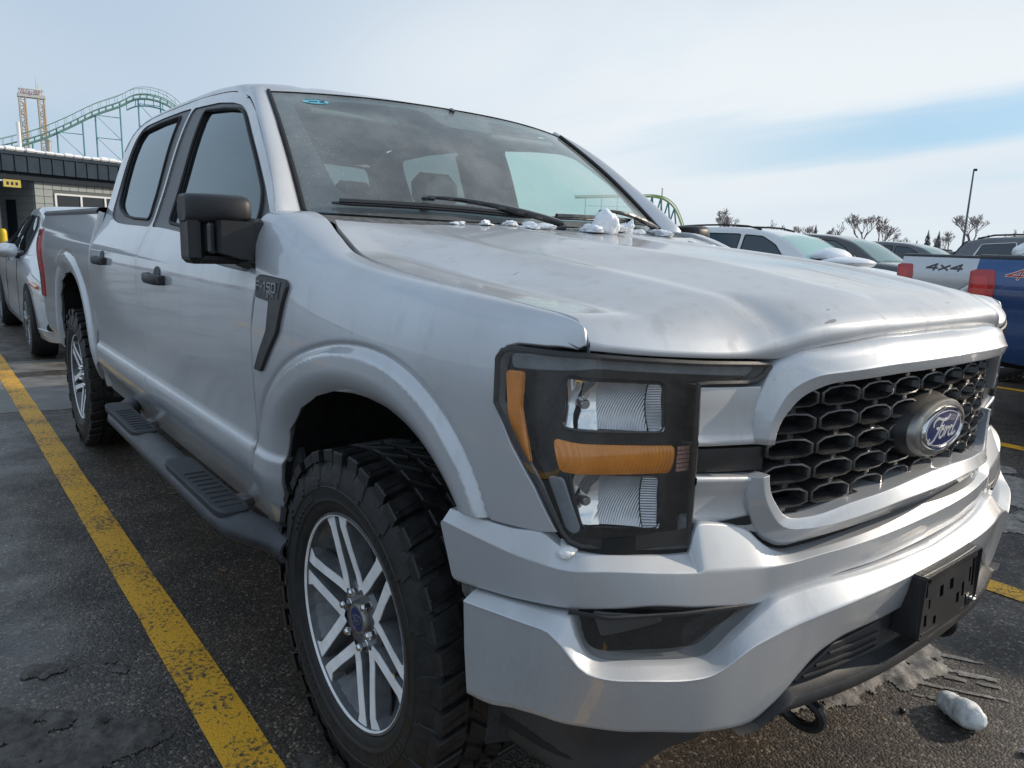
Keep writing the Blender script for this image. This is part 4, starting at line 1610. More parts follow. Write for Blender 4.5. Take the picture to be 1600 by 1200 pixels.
def headlamp():
    root = panel('headlight', HL, hlf(.004), LENS, TRUCK, step=.04, dense=.016, depth=0, gap=.004)
    up = fillet([(.965, 1.128), (.758, 1.115), (.752, 1.028), (.968, 1.042)], .014)
    dn = fillet([(.945, .968), (.752, .950), (.748, .850), (.902, .866)], .014)
    bar = [(.982, 1.020), (.732, 1.003), (.732, .953), (.962, .968)]
    hous = panel('lamp_bezel', HL, hlf(-.036), BEZEL, root, holes=[up, dn], step=.03, dense=.016, depth=.02, gap=.003, round_=.001)
    # outer rim of the lamp body
    mb = MB()
    P = [Vector(PFA.at(s, -.002, z)) for s, z in shrink(densify(HL if area2(HL) > 0 else HL[::-1], .02), .004)]
    mb.tube(P + [P[0], P[1]], .0055, 6, cap=False)
    mb.build('lamp_rim', BLACKP, root)
    # reflectors: hollow bowls, fluted on the inboard half
    for nm, poly, sc, zc, hs, hz in (('high', up, .86, 1.08, .11, .05), ('low', dn, .845, .91, .10, .06)):
        def bow(s, z, sc=sc, zc=zc, hs=hs, hz=hz):
            u, v = (s - sc) / hs, (z - zc) / hz
            return -.044 - .030 * max(0, 1 - .55 * (u * u + v * v))
        z0_, z1_ = (1.01, 1.14) if nm == 'high' else (.84, .98)
        m_ = sc + .012
        cut = .775 if nm == 'high' else .772
        far = [(s_, z_) for s_, z_ in ((m_, z0_), (1.0, z0_), (1.0, z1_), (m_ + .012, z1_))]
        mid_ = [(cut, z0_), (m_, z0_), (m_ + .012, z1_), (cut, z1_)]
        near = [(.74, z0_), (cut, z0_), (cut, z1_), (.74, z1_)]

        def clip(pl):
            q = poly if area2(poly) > 0 else poly[::-1]
            q = shrink(densify(q, .012), -.002)
            lo = [(min(p[0] for p in pl), 0), (max(p[0] for p in pl), 0)]
            g = [(min(max(s_, lo[0][0]), lo[1][0]), z_) for s_, z_ in q]
            out = []
            for p in g:
                if not out or math.hypot(p[0] - out[-1][0], p[1] - out[-1][1]) > 2e-3: out.append(p)
            return out
        mb = MB()
        fp = shrink(densify(poly if area2(poly) > 0 else poly[::-1], .012), -.001)
        P_ = [Vector(PFA.at(s_, -.034, z_)) for s_, z_ in fp]
        mb.tube(P_ + [P_[0], P_[1]], .0035, 6, cap=False)
        mb.build('chamber_rim', GLOSSB, root)
        facet = lambda s, z: bow(s, z) + .012 * abs((((s - sc) * 14 + (z - zc) * 9) % 1) - .5)
        panel('reflector', clip(far), hlf(0, facet), REFL, root, step=.008, dense=.010, depth=0, gap=0)
        panel('reflector', clip(mid_), hlf(0, bow), REFLW, root, step=.010, dense=.010, depth=0, gap=0)
        panel('reflector', clip(near), hlf(0, lambda s, z: bow(s, z) + .004 + (cut - s) * .5), REFLV, root, step=.010, dense=.010, depth=0, gap=0)
        rf = root
        mb = MB()
        c0 = Vector(PFA.at(sc + .055, -.085, zc + .004)); c1 = Vector(PFA.at(sc + .048, -.040, zc + .002))
        dr = (c1 - c0).normalized()
        mb.tube([tuple(c0), tuple(c1), tuple(c1 + dr * .003)], [.009, .009, .007], 14)
        mb.build('bulb', BULBM, root)
    # amber turn bar with vertical flutes, and a clear reflector block at its inner end
    def flute(s, z):
        return -.022 - .008 * ((z - .987) / .03) ** 2
    panel('turn_signal', fillet(bar, .006), hlf(0, flute), AMBERW, root, step=.012, dense=.010, depth=.012, gap=0)
    mb = MB()
    for k in range(5):
        for j in range(6):
            s, z = .725 - .0055 * k, .958 + .0078 * j - .0
            mb.prism([(s, z), (s - .0042, z), (s - .0042, z + .006), (s, z + .006)], lambda a, b, d: PFA.at(a, -.024 + d, b), 0, .003)
    recalc(mb.build('reflex_block', mat('reflex_pink', (0.55, 0.30, 0.24), 0.2, coat=1.0), root, smooth=False))
    # amber side marker wrapping the corner
    sm = fillet([(1.079, 1.126), (1.045, 1.128), (1.048, 1.07), (1.022, .976), (1.036, .970), (1.072, 1.056)], .005)
    panel('side_marker', sm, hlf(0, lambda s, z: -.010), AMBERW, root, step=.012, dense=.010, depth=.01, gap=0)
    # light pipe along the top and down behind the marker
    lp = fillet([(1.07, 1.156), (.92, 1.166), (.70, 1.148), (.57, 1.137), (.585, 1.124), (.70, 1.133), (.90, 1.148), (1.03, 1.138), (1.068, 1.136)], .006)
    panel('light_pipe', lp, hlf(-.014), PIPE, root, step=.02, dense=.012, depth=.008, gap=0)
    lp2 = fillet([(.985, .955), (.958, .955), (.912, .868), (.925, .862), (.942, .872)], .006)
    panel('light_pipe', lp2, hlf(-.020), PIPE, root, step=.02, dense=.012, depth=.008, gap=0)
    return root


hl = headlamp()
mirror_tree(hl, TRUCK)

# ---- fascia between lamps and bumper
T_ = srail([(0, .012, .800), (.12, .012, .790), (.35, .012, .779), (.45, .012, .776), (.50, .012, .788), (.536, .010, .810), (.571, .008, .838), (.63, .006, .858), (.690, .006, .868), (.6985, .006, .850), (.705, .006, .8145), (.81, .006, .8245), (.915, .005, .8385), (.944, .003, .846),
            (.985, .0, .864), (1.05, -.001, .855), (1.15, -.002, .849), (1.26, -.006, .843)])
C_ = rail(PFA, [(.890, 0, .774), (.884, .149, .772), (.862, .372, .772), (.828, .539, .768), (.814, .62, .778), (.791, .721, .792), (.712, .905, .812), (.650, .942, .810), (.552, .966, .814), (.40, .985, .822)])
L_ = rail(PFA, [(.886, 0, .720), (.880, .20, .719), (.868, .325, .722), (.846, .448, .711), (.827, .546, .702), (.802, .70, .728), (.763, .816, .747), (.682, .925, .745), (.573, .958, .731), (.459, .972, .713)])


def mixr(a, b, t, do=0.0, dz=0.0):
    return (lambda s: a[0](s) * (1 - t) + b[0](s) * t + do, lambda s: a[1](s) * (1 - t) + b[1](s) * t + dz)


def fascia_rows():
    rails = [mixr(T_, T_, 0, -.05, .0), T_, mixr(T_, C_, .06, 0.0), mixr(T_, C_, .90, .0012, .0004), mixr(T_, C_, .96, .0010), C_, mixr(C_, L_, .06, .0003), mixr(C_, L_, .45, .0008), mixr(C_, L_, .95, .0003), L_, mixr(L_, L_, 0, -.004, -.004), mixr(L_, L_, 0, -.07, -.002)]
    ends = [1.205] * 2 + [1.207, 1.212, 1.214, 1.216, 1.219, 1.205, 1.19, 1.185, 1.185, 1.185]
    SS = sorted(list(np.linspace(0, 1, 100)) + [q / 1.205 for q in (.690, .6945, .6985, .7015, .705)])
    G = []
    for sg in (1, -1):
        Gs = []
        for t in SS:
            row = []
            for r, e in zip(rails, ends):
                s = t * e
                row.append(PFA.at(s, r[0](s), r[1](s), sg))
            Gs.append(row)
        G.append(Gs)
    return list(reversed(G[0][1:])) + G[1]


grid('front_fascia', fascia_rows(), SILVER, TRUCK, wn=True)

# ---- bumper
P1 = rail(PBU, [(.902, 0, .713), (.888, .249, .716), (.869, .386, .719), (.841, .524, .711), (.834, .564, .693), (.825, .618, .661), (.812, .681, .628), (.773, .818, .647), (.741, .887, .660), (.719, .912, .696), (.703, .921, .737), (.64, .94, .732), (.584, .95, .725), (.472, .958, .707)])
P3 = rail(PBU, [(.932, 0, .690), (.929, .161, .688), (.913, .339, .682), (.879, .509, .664), (.861, .611, .650), (.838, .723, .617), (.80, .847, .638), (.757, .924, .656), (.712, .956, .704), (.689, .965, .717), (.6, .978, .707), (.499, .988, .693)])
PC = rail(PBU, [(.918, 0, .612), (.911, .218, .608), (.897, .34, .604), (.885, .405, .588), (.860, .531, .500), (.850, .587, .482), (.829, .695, .497), (.791, .826, .530), (.74, .91, .546), (.696, .947, .550), (.62, .963, .535), (.554, .972, .513), (.49, .975, .50)])
rl = [mixr(P1, P1, 0, -.06), mixr(P1, P1, 0, -.004, .0005), mixr(P1, P3, .07, .0022), mixr(P1, P3, .14, .0032), mixr(P1, P3, .84, .0036, .0006), mixr(P1, P3, .93, .0030), mixr(P1, P3, .98, .0012), mixr(P3, PC, .03, .0), mixr(P3, PC, .09, .0006), mixr(P3, PC, .5, .0022), mixr(P3, PC, .94, .0006), PC, mixr(PC, PC, 0, -.006, -.004), mixr(PC, PC, 0, -.06, .0)]
rail_loft('front_bumper', PBU, rl, 0, 1.205, SILVER, TRUCK, ds=.0125, wn=True)
# end cap of the bumper towards the wheel
mb = MB()
for sg in (-1, 1):
    s = 1.205
    o = [PBU.at(s, r[0](s), r[1](s), sg) for r in rl]
    i = [(p[0] - .01, p[1] - sg * .06, p[2]) for p in o]
    mb.add(o + i, [(k, k + 1, len(o) + k + 1, len(o) + k) for k in range(len(o) - 1)])
mb.build('bumper_return', SILVER, TRUCK)
back = [srail([(0, -.075, z), (.6, -.07, z), (1.2, -.05, z)]) for z in (.86, .74, .62, .50, .44)]
rail_loft('bumper_backing', PBU, back, 0, 1.19, VOID, TRUCK, ds=.04)
# weathered filler strip that shows in the slot at the corner
CRUD = mat('slush_crusted_filler', (0.11, 0.115, 0.115), 0.85, var=0.75, vscale=55, bump=1.0, bscale=120)
fl = [mixr(L_, L_, 0, -.022, .010), mixr(L_, L_, 0, -.016, -.008), mixr(L_, L_, 0, -.018, -.03), mixr(L_, L_, 0, -.03, -.05)]
for sg in (-1, 1):
    G = []
    for s in np.linspace(.93, 1.18, 14):
        G.append([PFA.at(s, r[0](s), r[1](s), sg) for r in fl])
    grid('corner_filler', G, CRUD, TRUCK, sharp=60)
# black strip under the fascia nose
st_ = [mixr(L_, L_, 0, -.030, .012), mixr(L_, L_, 0, -.024, -.010), mixr(L_, L_, 0, -.030, -.022), mixr(L_, L_, 0, -.06, -.024)]
rail_loft('nose_strip', PFA, st_, 0, .93, BLACKP, TRUCK, ds=.03)

# ---- fog lamps
FOGP = [(.988, .742), (.555, .704), (.572, .688), (.626, .652), (.69, .622), (.74, .616), (.88, .648), (.935, .652)]


def foglamp():
    root = panel('fog_lamp', FOGP, lambda s, z: PBU.at(s, -.030, z), glass_mat('fog_lens', (.75, .76, .76), dust=.05, dscale=20, dusty_col=(.25, .25, .24)), TRUCK, step=.04, dense=.02, depth=0, gap=.004)
    panel('lamp_bezel', FOGP, lambda s, z: PBU.at(s, -.055 - .03 * sst(.60, .85, s), z), GLOSSB, root, step=.03, dense=.02, depth=0, gap=-.01)
    rp = fillet([(.925, .732), (.905, .690), (.845, .694), (.775, .700), (.80, .712), (.86, .724)], .004)
    panel('reflector', rp, lambda s, z: PBU.at(s, -.050, z), mat('dull_reflector', (.16, .165, .17), .3, metal=.6), root, step=.008, dense=.01, depth=.004, gap=0)
    mb = MB()
    tp = [(s, z) for s, z in ((.985, .741), (.9, .735), (.75, .722), (.6, .708))]
    mb.tube([PBU.at(s, -.024, z) for s, z in tp], .004, 6)
    mb.build('lamp_ledge', BLACKP, root)
    return root


fg = foglamp()
mirror_tree(fg, TRUCK)

# ---- lower valance, lip, vents, plate bracket, air dam, hooks
def vz(z0):
    return lambda s: min(z0, PC[1](s) - .001)


val = [(lambda s: -.03, lambda s: PC[1](s) + .01), (lambda s: -.014, lambda s: PC[1](s) + .004), (lambda s: -.016, vz(.53)), (lambda s: -.010, vz(.522)), (lambda s: .016, vz(.516)), (lambda s: .022, vz(.506)),
       (lambda s: .020, vz(.494)), (lambda s: .008, vz(.484)), (lambda s: -.06, vz(.482))]
rail_loft('lower_valance', PBU, val, 0, .64, BLACKP, TRUCK, ds=.02, sharp=45)
for sg in (-1, 1):
    root = None
    pv = fillet([(.47, .527), (.372, .582), (.212, .594), (.212, .530)], .008)
    root = panel('lower_vent', pv, lambda s, z: PBU.at(s, -.006, z, sg), BLACKP, TRUCK, step=.03, dense=.02, depth=.02, gap=0, hint=(1, 0, 0))
    for z0, s_a in ((.569, .385), (.551, .42), (.536, .452)):
        mb = MB()
        mb.tube([PBU.at(s, -.004, z0 + .004 * (.45 - s) / .2, sg) for s in np.linspace(.225, s_a, 9)], .0032, 6)
        mb.build('vent_rib', BLACKP, root)
bx0 = .957
PL = fillet([(-.150, .552), (.150, .552), (.150, .690), (-.150, .690)], .012)
hs_ = []
for y0, y1, z0, z1 in ((-.132, -.120, .640, .672), (-.128, -.116, .575, .600), (.118, .132, .600, .668), (.100, .112, .615, .650), (-.062, -.044, .625, .650), (-.012, .008, .628, .652), (.030, .046, .585, .608),
                       (-.085, -.072, .570, .588), (.060, .074, .592, .625), (-.112, -.104, .612, .632), (.086, .096, .565, .590)):
    hs_.append([(y0, z0), (y1, z0), (y1, z1), (y0, z1)])
pbk = panel('plate_bracket', PL, lambda y, z: (bx0 - .004 * (y / .15) ** 2 - (z - .62) * .06, y, z), BLACKP, TRUCK, holes=hs_, step=.03, dense=.012, depth=.046, gap=0, hint=(1, 0, 0), round_=.002)
mb = MB()
mb.box((.938, 0, .621), (.004, .27, .12))
for y in (-.149, .149):
    mb.box((.930, y, .62), (.058, .004, .132))
for z in (.551, .689):
    mb.box((.930, 0, z), (.058, .29, .004))
mb.build('bracket_tray', BLACKP, pbk)
mb = MB()
for a in (.128,):
    mb.lathe([(.0, 0), (.004, .001), (.0065, 0), (.0065, -.006)], 10, 'x', (bx0 + .010, a, .572))
    mb.box((bx0 + .006, a - .012, .572), (.014, .016, .010), .003)
mb.build('bracket_screw', CHROME, pbk)
mb = MB()
for z in (.676, .682):
    mb.box((bx0 - .002, 0, z), (.006, .25, .003))
mb.box((bx0 - .001, 0, .560), (.008, .28, .004))
mb.build('bracket_ledge', BLACKP, pbk)

dam = [(lambda s: -.035, lambda s: PC[1](s) + .004), (lambda s: -.040, lambda s: PC[1](s) - .012), (lambda s: -.062, lambda s: .43), (lambda s: -.066, lambda s: .405 + .05 * sst(.80, .66, s)), (lambda s: -.075, lambda s: .392 + .05 * sst(.80, .66, s)), (lambda s: -.10, lambda s: .390 + .05 * sst(.80, .66, s))]
for sg in (-1, 1):
    G = []
    for s in np.linspace(.655, 1.195, 30):
        G.append([PBU.at(s, r[0](s), r[1](s), sg) for r in dam])
    grid('air_dam', G, GREYP, TRUCK, sharp=60)
for sg in (-1, 1):
    mb = MB()
    c = Vector((.815, sg * .335, .402))
    pts = [c + Vector((.050 * math.cos(a), .030 * math.sin(a) * .3, -.042 * math.sin(a) - .01)) for a in np.linspace(-.5, PI + .3, 16)]
    mb.tube([(.70, sg * .335, .42)] + [tuple(p) for p in reversed(pts)] + [(.80, sg * .335, .43)], .012, 8)
    mb.build('tow_hook', BLACKP, TRUCK)
mb = MB()
mb.box((.62, 0, .46), (.30, 1.0, .06), .01)
mb.box((.35, 0, .42), (.5, .9, .05), .01)
mb.build('skid_plate', VOID, TRUCK)
# ---- wheels (outer face towards -y, origin at the hub)
TR = .425


def tyre_mesh():
    mb = MB()
    prof = [(.266, -.112), (.270, -.126), (.282, -.134), (.292, -.1355), (.296, -.139), (.300, -.1405), (.304, -.1395), (.318, -.142), (.335, -.1435), (.350, -.142), (.368, -.137),
            (.384, -.131), (.397, -.124), (.408, -.10), (.411, -.05), (.4115, 0)]
    full = prof + [(r, -h) for r, h in reversed(prof[:-1])]
    mb.lathe(full, 96)

    def blk(a0, a1, h0, h1, r0, r1, sk=0.0, tap=.88):
        """one tread block; sk skews it round the tyre along its width"""
        ac, hc = (a0 + a1) / 2, (h0 + h1) / 2
        V = []
        for r, t in ((r0, 1.0), (r1 - .003, .97), (r1, tap)):
            for a, h, k in ((a0, h0, -1), (a1, h0, -1), (a1, h1, 1), (a0, h1, 1)):
                aa = ac + (a - ac) * t + sk * k
                hh = hc + (h - hc) * t
                V.append((r * math.cos(aa), hh, r * math.sin(aa)))
        F = [(8, 9, 10, 11)]
        for L_ in (0, 4):
            F += [(L_ + i, L_ + (i + 1) % 4, L_ + 4 + (i + 1) % 4, L_ + 4 + i) for i in range(4)]
        mb.add(V, F)

    def sideblk(a0, a1, r0, r1, h_in, h_out, sg, sk=0.0):
        V = []
        am = (a0 + a1) / 2
        for t, d in ((1.0, 0.0), (.80, 1.0)):
            for a, r in ((a0, r0), (a1, r0), (a1, r1), (a0, r1)):
                aa = am + (a - am) * t + sk * (r - r0)
                f = (r - .34) / .06
                hh = h_in - .016 * max(0, f) if True else h_in
                V.append((r * math.cos(aa), -sg * (hh + (h_out - h_in) * d), r * math.sin(aa)))
        F = [(4, 5, 6, 7)] + [(i, (i + 1) % 4, 4 + (i + 1) % 4, 4 + i) for i in range(4)]
        mb.add(V, F)
    n = 40
    p = 2 * PI / n
    for i in range(n):
        a = i * p
        for sg in (1, -1):
            o = 0 if sg == 1 else p * .5
            long_ = i % 2 == 0
            # shoulder lugs, long and short by turns, scooped at the shoulder
            blk(a + o + p * .06, a + o + p * .80, -sg * (.141 if long_ else .135), -sg * .066, .396, TR - .002, .02 * sg)
            blk(a + o + p * .30, a + o + p * .36, -sg * .132, -sg * .075, TR - .004, TR - .0005, .02 * sg)
            # biters down the sidewall
            if long_:
                sideblk(a + o + p * .05, a + o + p * .70, .352, .412, .1395, .1475, sg, .5)
                sideblk(a + o + p * .22, a + o + p * .52, .338, .353, .142, .1475, sg, .5)
            else:
                sideblk(a + o + p * .10, a + o + p * .62, .372, .410, .1375, .1445, sg, -.5)
            # centre blocks
            blk(a + o + p * .12, a + o + p * .74, -sg * .058, -sg * .006, .400, TR - .001, -.05 * sg)
            blk(a + o + p * .42, a + o + p * .47, -sg * .056, -sg * .01, TR - .004, TR, -.05 * sg)
    # raised ribs and embossed bars on the sidewall
    for sg in (-1, 1):
        mb.lathe([(.331, sg * .1435), (.333, sg * .1455), (.335, sg * .1435)], 96)
    for k in range(4):
        for j in range(7):
            a = k * PI / 2 + .25 + j * .075
            sideblk(a, a + .045, .309, .325, .1405, .1432, 1)
    o = mb.build('tyre', RUBBER, None, sharp=32)
    return recalc(o)


def hface(r):
    return -.100 - .018 * sst(.08, .25, r)


def pol(r, a):
    return (r * math.cos(a), r * math.sin(a))


def wheel(loc, rz, spin, parent):
    mb = MB()
    mb.lathe([(.2665, -.110), (.2705, -.121), (.267, -.1265), (.2615, -.1265), (.2575, -.122), (.2555, -.108), (.250, -.085), (.243, -.02), (.238, .05), (.25, .10), (.268, .112)], 72)
    w = mb.build('wheel', ALLOYG, parent, sharp=30)
    w.location = loc
    w.rotation_euler = (0, 0, rz)
    return w


def fill_wheel(w):
    ty = tyre_mesh(); ty.parent = w
    sm = MB()
    sm.lathe([(.2575, -.1225), (.2590, -.1268), (.2612, -.1276)], 72)
    sm.build('rim_lip', MACH, w)
    # hub dish with the recessed webs between the spoke pairs
    mb = MB()
    mb.lathe([(.0, -.086), (.030, -.088), (.048, -.092), (.082, -.094), (.094, -.086), (.098, -.04), (.09, .02)], 48)
    mb.build('hub_dish', ALLOYG, w)
    web, spk = [], []
    for k in range(6):
        th = PI / 3 * k
        b = MB()

        def P3(u, v, d):
            r = math.hypot(u, v)
            return (u, hface(r) + d, v)
        for sg in (-1, 1):
            # each arm: narrow at the hub, kinked and wider at the rim
            ctr = [(.083, th + sg * R(1.0)), (.115, th + sg * R(11.0)), (.177, th + sg * R(19.6)), (.232, th + sg * R(23.0)), (.2585, th + sg * R(22.2))]
            wd_ = [.028, .030, .029, .032, .048]
            c2 = [pol(r, a) for r, a in ctr]
            Lf, Rt = [], []
            for i, p_ in enumerate(c2):
                a = c2[max(0, i - 1)]; e = c2[min(len(c2) - 1, i + 1)]
                t = Vector((e[0] - a[0], e[1] - a[1])).normalized()
                Lf.append((p_[0] - t.y * wd_[i] / 2, p_[1] + t.x * wd_[i] / 2))
                Rt.append((p_[0] + t.y * wd_[i] / 2, p_[1] - t.x * wd_[i] / 2))
            for i in range(len(c2) - 1):
                q = [Rt[i], Rt[i + 1], Lf[i + 1], Lf[i]]
                m_ = [sum(x) / 4 for x in zip(*q)]
                n0 = len(b.V)
                # machined face, chamfer, then painted flank widening behind
                V = []
                for d, g in ((0.0, 1.0), (.0016, 1.0), (.040, 1.0)):
                    for j, (u, v) in enumerate(q):
                        other = q[{0: 3, 1: 2, 2: 1, 3: 0}[j]]
                        cx, cy = (u + other[0]) / 2, (v + other[1]) / 2
                        s = {0.0: .90, .0016: 1.0, .040: 1.45}[d]
                        V.append(P3(cx + (u - cx) * s, cy + (v - cy) * s, d))
                F = [(0, 1, 2, 3)]
                b.add(V, F, 0)
                b.F += [tuple(n0 + x for x in f) for f in ((0, 3, 7, 4), (3, 2, 6, 7), (2, 1, 5, 6), (1, 0, 4, 5))][1::2] + \
                       [tuple(n0 + x for x in f) for f in ((3, 2, 6, 7), (7, 6, 10, 11), (1, 0, 4, 5), (5, 4, 8, 9))]
                b.mi += [0, 0] + [0, 1, 0, 1]
        # closed pocket floor near the rim inside the pair
        for i in range(5):
            a0, a1 = th + R(-21 + 8.4 * i), th + R(-12.6 + 8.4 * i)
            V = []
            for r, h in ((.2585, -.112), (.250, -.094), (.222, -.070), (.19, -.052), (.185, .0)):
                for a in (a0, a1):
                    V.append((r * math.cos(a), h, r * math.sin(a)))
            b.add(V, [(2 * j, 2 * j + 1, 2 * j + 3, 2 * j + 2) for j in range(4)], 1)
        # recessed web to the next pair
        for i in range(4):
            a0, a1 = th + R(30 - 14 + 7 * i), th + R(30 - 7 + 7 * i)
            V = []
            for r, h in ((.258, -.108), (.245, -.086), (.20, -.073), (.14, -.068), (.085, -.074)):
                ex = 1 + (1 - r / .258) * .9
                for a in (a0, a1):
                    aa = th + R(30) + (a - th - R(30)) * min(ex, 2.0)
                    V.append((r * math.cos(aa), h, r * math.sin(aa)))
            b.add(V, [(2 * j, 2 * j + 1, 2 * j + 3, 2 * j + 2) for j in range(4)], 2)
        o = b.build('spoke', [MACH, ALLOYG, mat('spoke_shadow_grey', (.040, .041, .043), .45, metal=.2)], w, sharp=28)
        nb = MB()
        c = pol(.0665, th + R(30))
        nb.lathe([(.0, -.118), (.006, -.1175), (.009, -.115), (.0105, -.112), (.0108, -.088)], 6, 'y', (c[0], 0, c[1]))
        nb.lathe([(.0108, -.094), (.0135, -.092), (.0135, -.086)], 14, 'y', (c[0], 0, c[1]))
        nb.build('lug_nut', CHROME, w)
    cb = MB()
    cb.lathe([(.0395, -.088), (.0395, -.101), (.036, -.106), (.030, -.1065)], 32, mi=0)
    cb.lathe([(.030, -.1065), (.015, -.107), (.0, -.1072)], 32, mi=1)
    q = [(.026 * math.cos(t), .0125 * math.sin(t)) for t in np.linspace(0, 2 * PI, 25)[:-1]]
    cb.prism(q, lambda u, v, d: (u, -.1068 - d, v), 0, .0012, mi=0)
    q = [(.0235 * math.cos(t), .0105 * math.sin(t)) for t in np.linspace(0, 2 * PI, 25)[:-1]]
    cb.prism(q, lambda u, v, d: (u, -.1078 - d, v), 0, .0008, mi=1)
    n0 = len(cb.F)
    script(cb, lambda u, v, d: (u, -.1085 - d, v), .0205, .0115, 3, 0, .0007)
    cc = cb.build('center_cap', [SATIN, BLUEEN, CHROME], w)
    cc.data.polygons.foreach_set('material_index', [m_ if i < n0 else 2 for i, m_ in enumerate(cb.mi)])
    db = MB()
    db.lathe([(.06, -.03), (.175, -.03), (.175, -.005), (.06, -.005)], 48)
    db.lathe([(.0, -.06), (.085, -.06), (.09, -.03)], 32)
    db.build('brake_disc', STEEL, w)
    kb = MB()
    kb.box((.165, -.02, .06), (.07, .075, .15), .015, Matrix.Rotation(R(-20), 3, 'Y'))
    kb.build('brake_caliper', mat('cast_iron', (.05, .048, .045), .7, var=.3), w)
    vb = MB()
    c = pol(.205, R(-34))
    vb.tube([(c[0], -.07, c[1]), (c[0] * .97, -.105, c[1] * .97)], .0045, 8)
    vb.tube([(c[0] * .975, -.095, c[1] * .975), (c[0] * .966, -.112, c[1] * .966)], .0065, 8)
    vb.build('valve_stem', CHROME, w)


w0 = wheel((0, -.848, TR), 0, 0, TRUCK)
fill_wheel(w0)
w0.rotation_euler = (0, R(-19), 0)
for loc, rz, sp in (((RX, -.852, TR), 0, R(10)), ((0, .848, TR), PI, R(25)), ((RX, .852, TR), PI, R(50))):
    w = copy_tree(w0, TRUCK)
    w.location = loc
    w.rotation_mode = 'XYZ'
    w.rotation_euler = (Matrix.Rotation(rz, 3, 'Z') @ Matrix.Rotation(sp, 3, 'Y')).to_euler()

# ---- wheel houses
for cx, a_in, zoff in ((CF, PF_I, 0), (CR, PR_I, 0)):
    for sg in (-1, 1):
        G = []
        for a in np.linspace(R(-4), R(184), 40):
            r = a_in(a) if R(0) <= a <= PI else a_in(min(max(a, 0), PI))
            row = []
            for d, k in ((.012, .004), (.05, .020), (.12, .05), (.30, .07), (.42, .05)):
                rr = r + k
                x, z = cx[0] + rr * math.cos(a), cx[1] + rr * math.sin(a)
                row.append((x, sg * (W(cx[0] + r * math.cos(a), cx[1] + r * math.sin(a)) - d), z))
            G.append(row)
        V = grid('wheel_liner', G, LINER, TRUCK, sharp=60)
        # closing wall inboard
        mb = MB()
        mb.lathe([(.0, sg * .56), (.62, sg * .56)], 40, 'y', (cx[0], 0, cx[1]), 0, PI)
        mb.build('wheel_house_wall', VOID, TRUCK)
# torn flap of the liner behind the front wheel
mb = MB()
fl_ = [(-.425, .76), (-.395, .76), (-.375, .60), (-.40, .44), (-.43, .40), (-.485, .40), (-.50, .44), (-.46, .55)]
mb.prism(fl_, lambda u, v, d: (u, -(.955 - .05 * max(0, u + .43) / .05 + d), v), -.008, .006)
recalc(mb.build('liner_flap', GREYP, TRUCK, sharp=30))

# ---- underbody, so daylight does not pass under the cab unbroken
mb = MB()
for sg in (-1, 1):
    mb.box((-2.1, sg * .45, .56), (5.4, .10, .16), .01)
mb.box((-1.9, 0, .62), (2.6, 1.66, .10), .02)
mb.box((-3.69, 0, .42), (.16, 1.5, .16), .04)
mb.box((0, 0, .42), (.14, 1.4, .12), .04)
mb.box((-2.4, -.25, .46), (1.1, .28, .18), .05)
mb.build('underbody', VOID, TRUCK)
mb = MB()
G = []
for x in np.linspace(-3.03, -.46, 20):
    w = PROF(.47)
    G.append([(x, -(w - .004), .475), (x, -(w - .012), .455), (x, -(w - .05), .447), (x, -(w - .16), .47)])
rk = grid('rocker', G, SILVER, TRUCK, sharp=40)
mirror(rk, TRUCK)

# ---- running boards
mb = MB()
YB, ZB = 1.050, .505


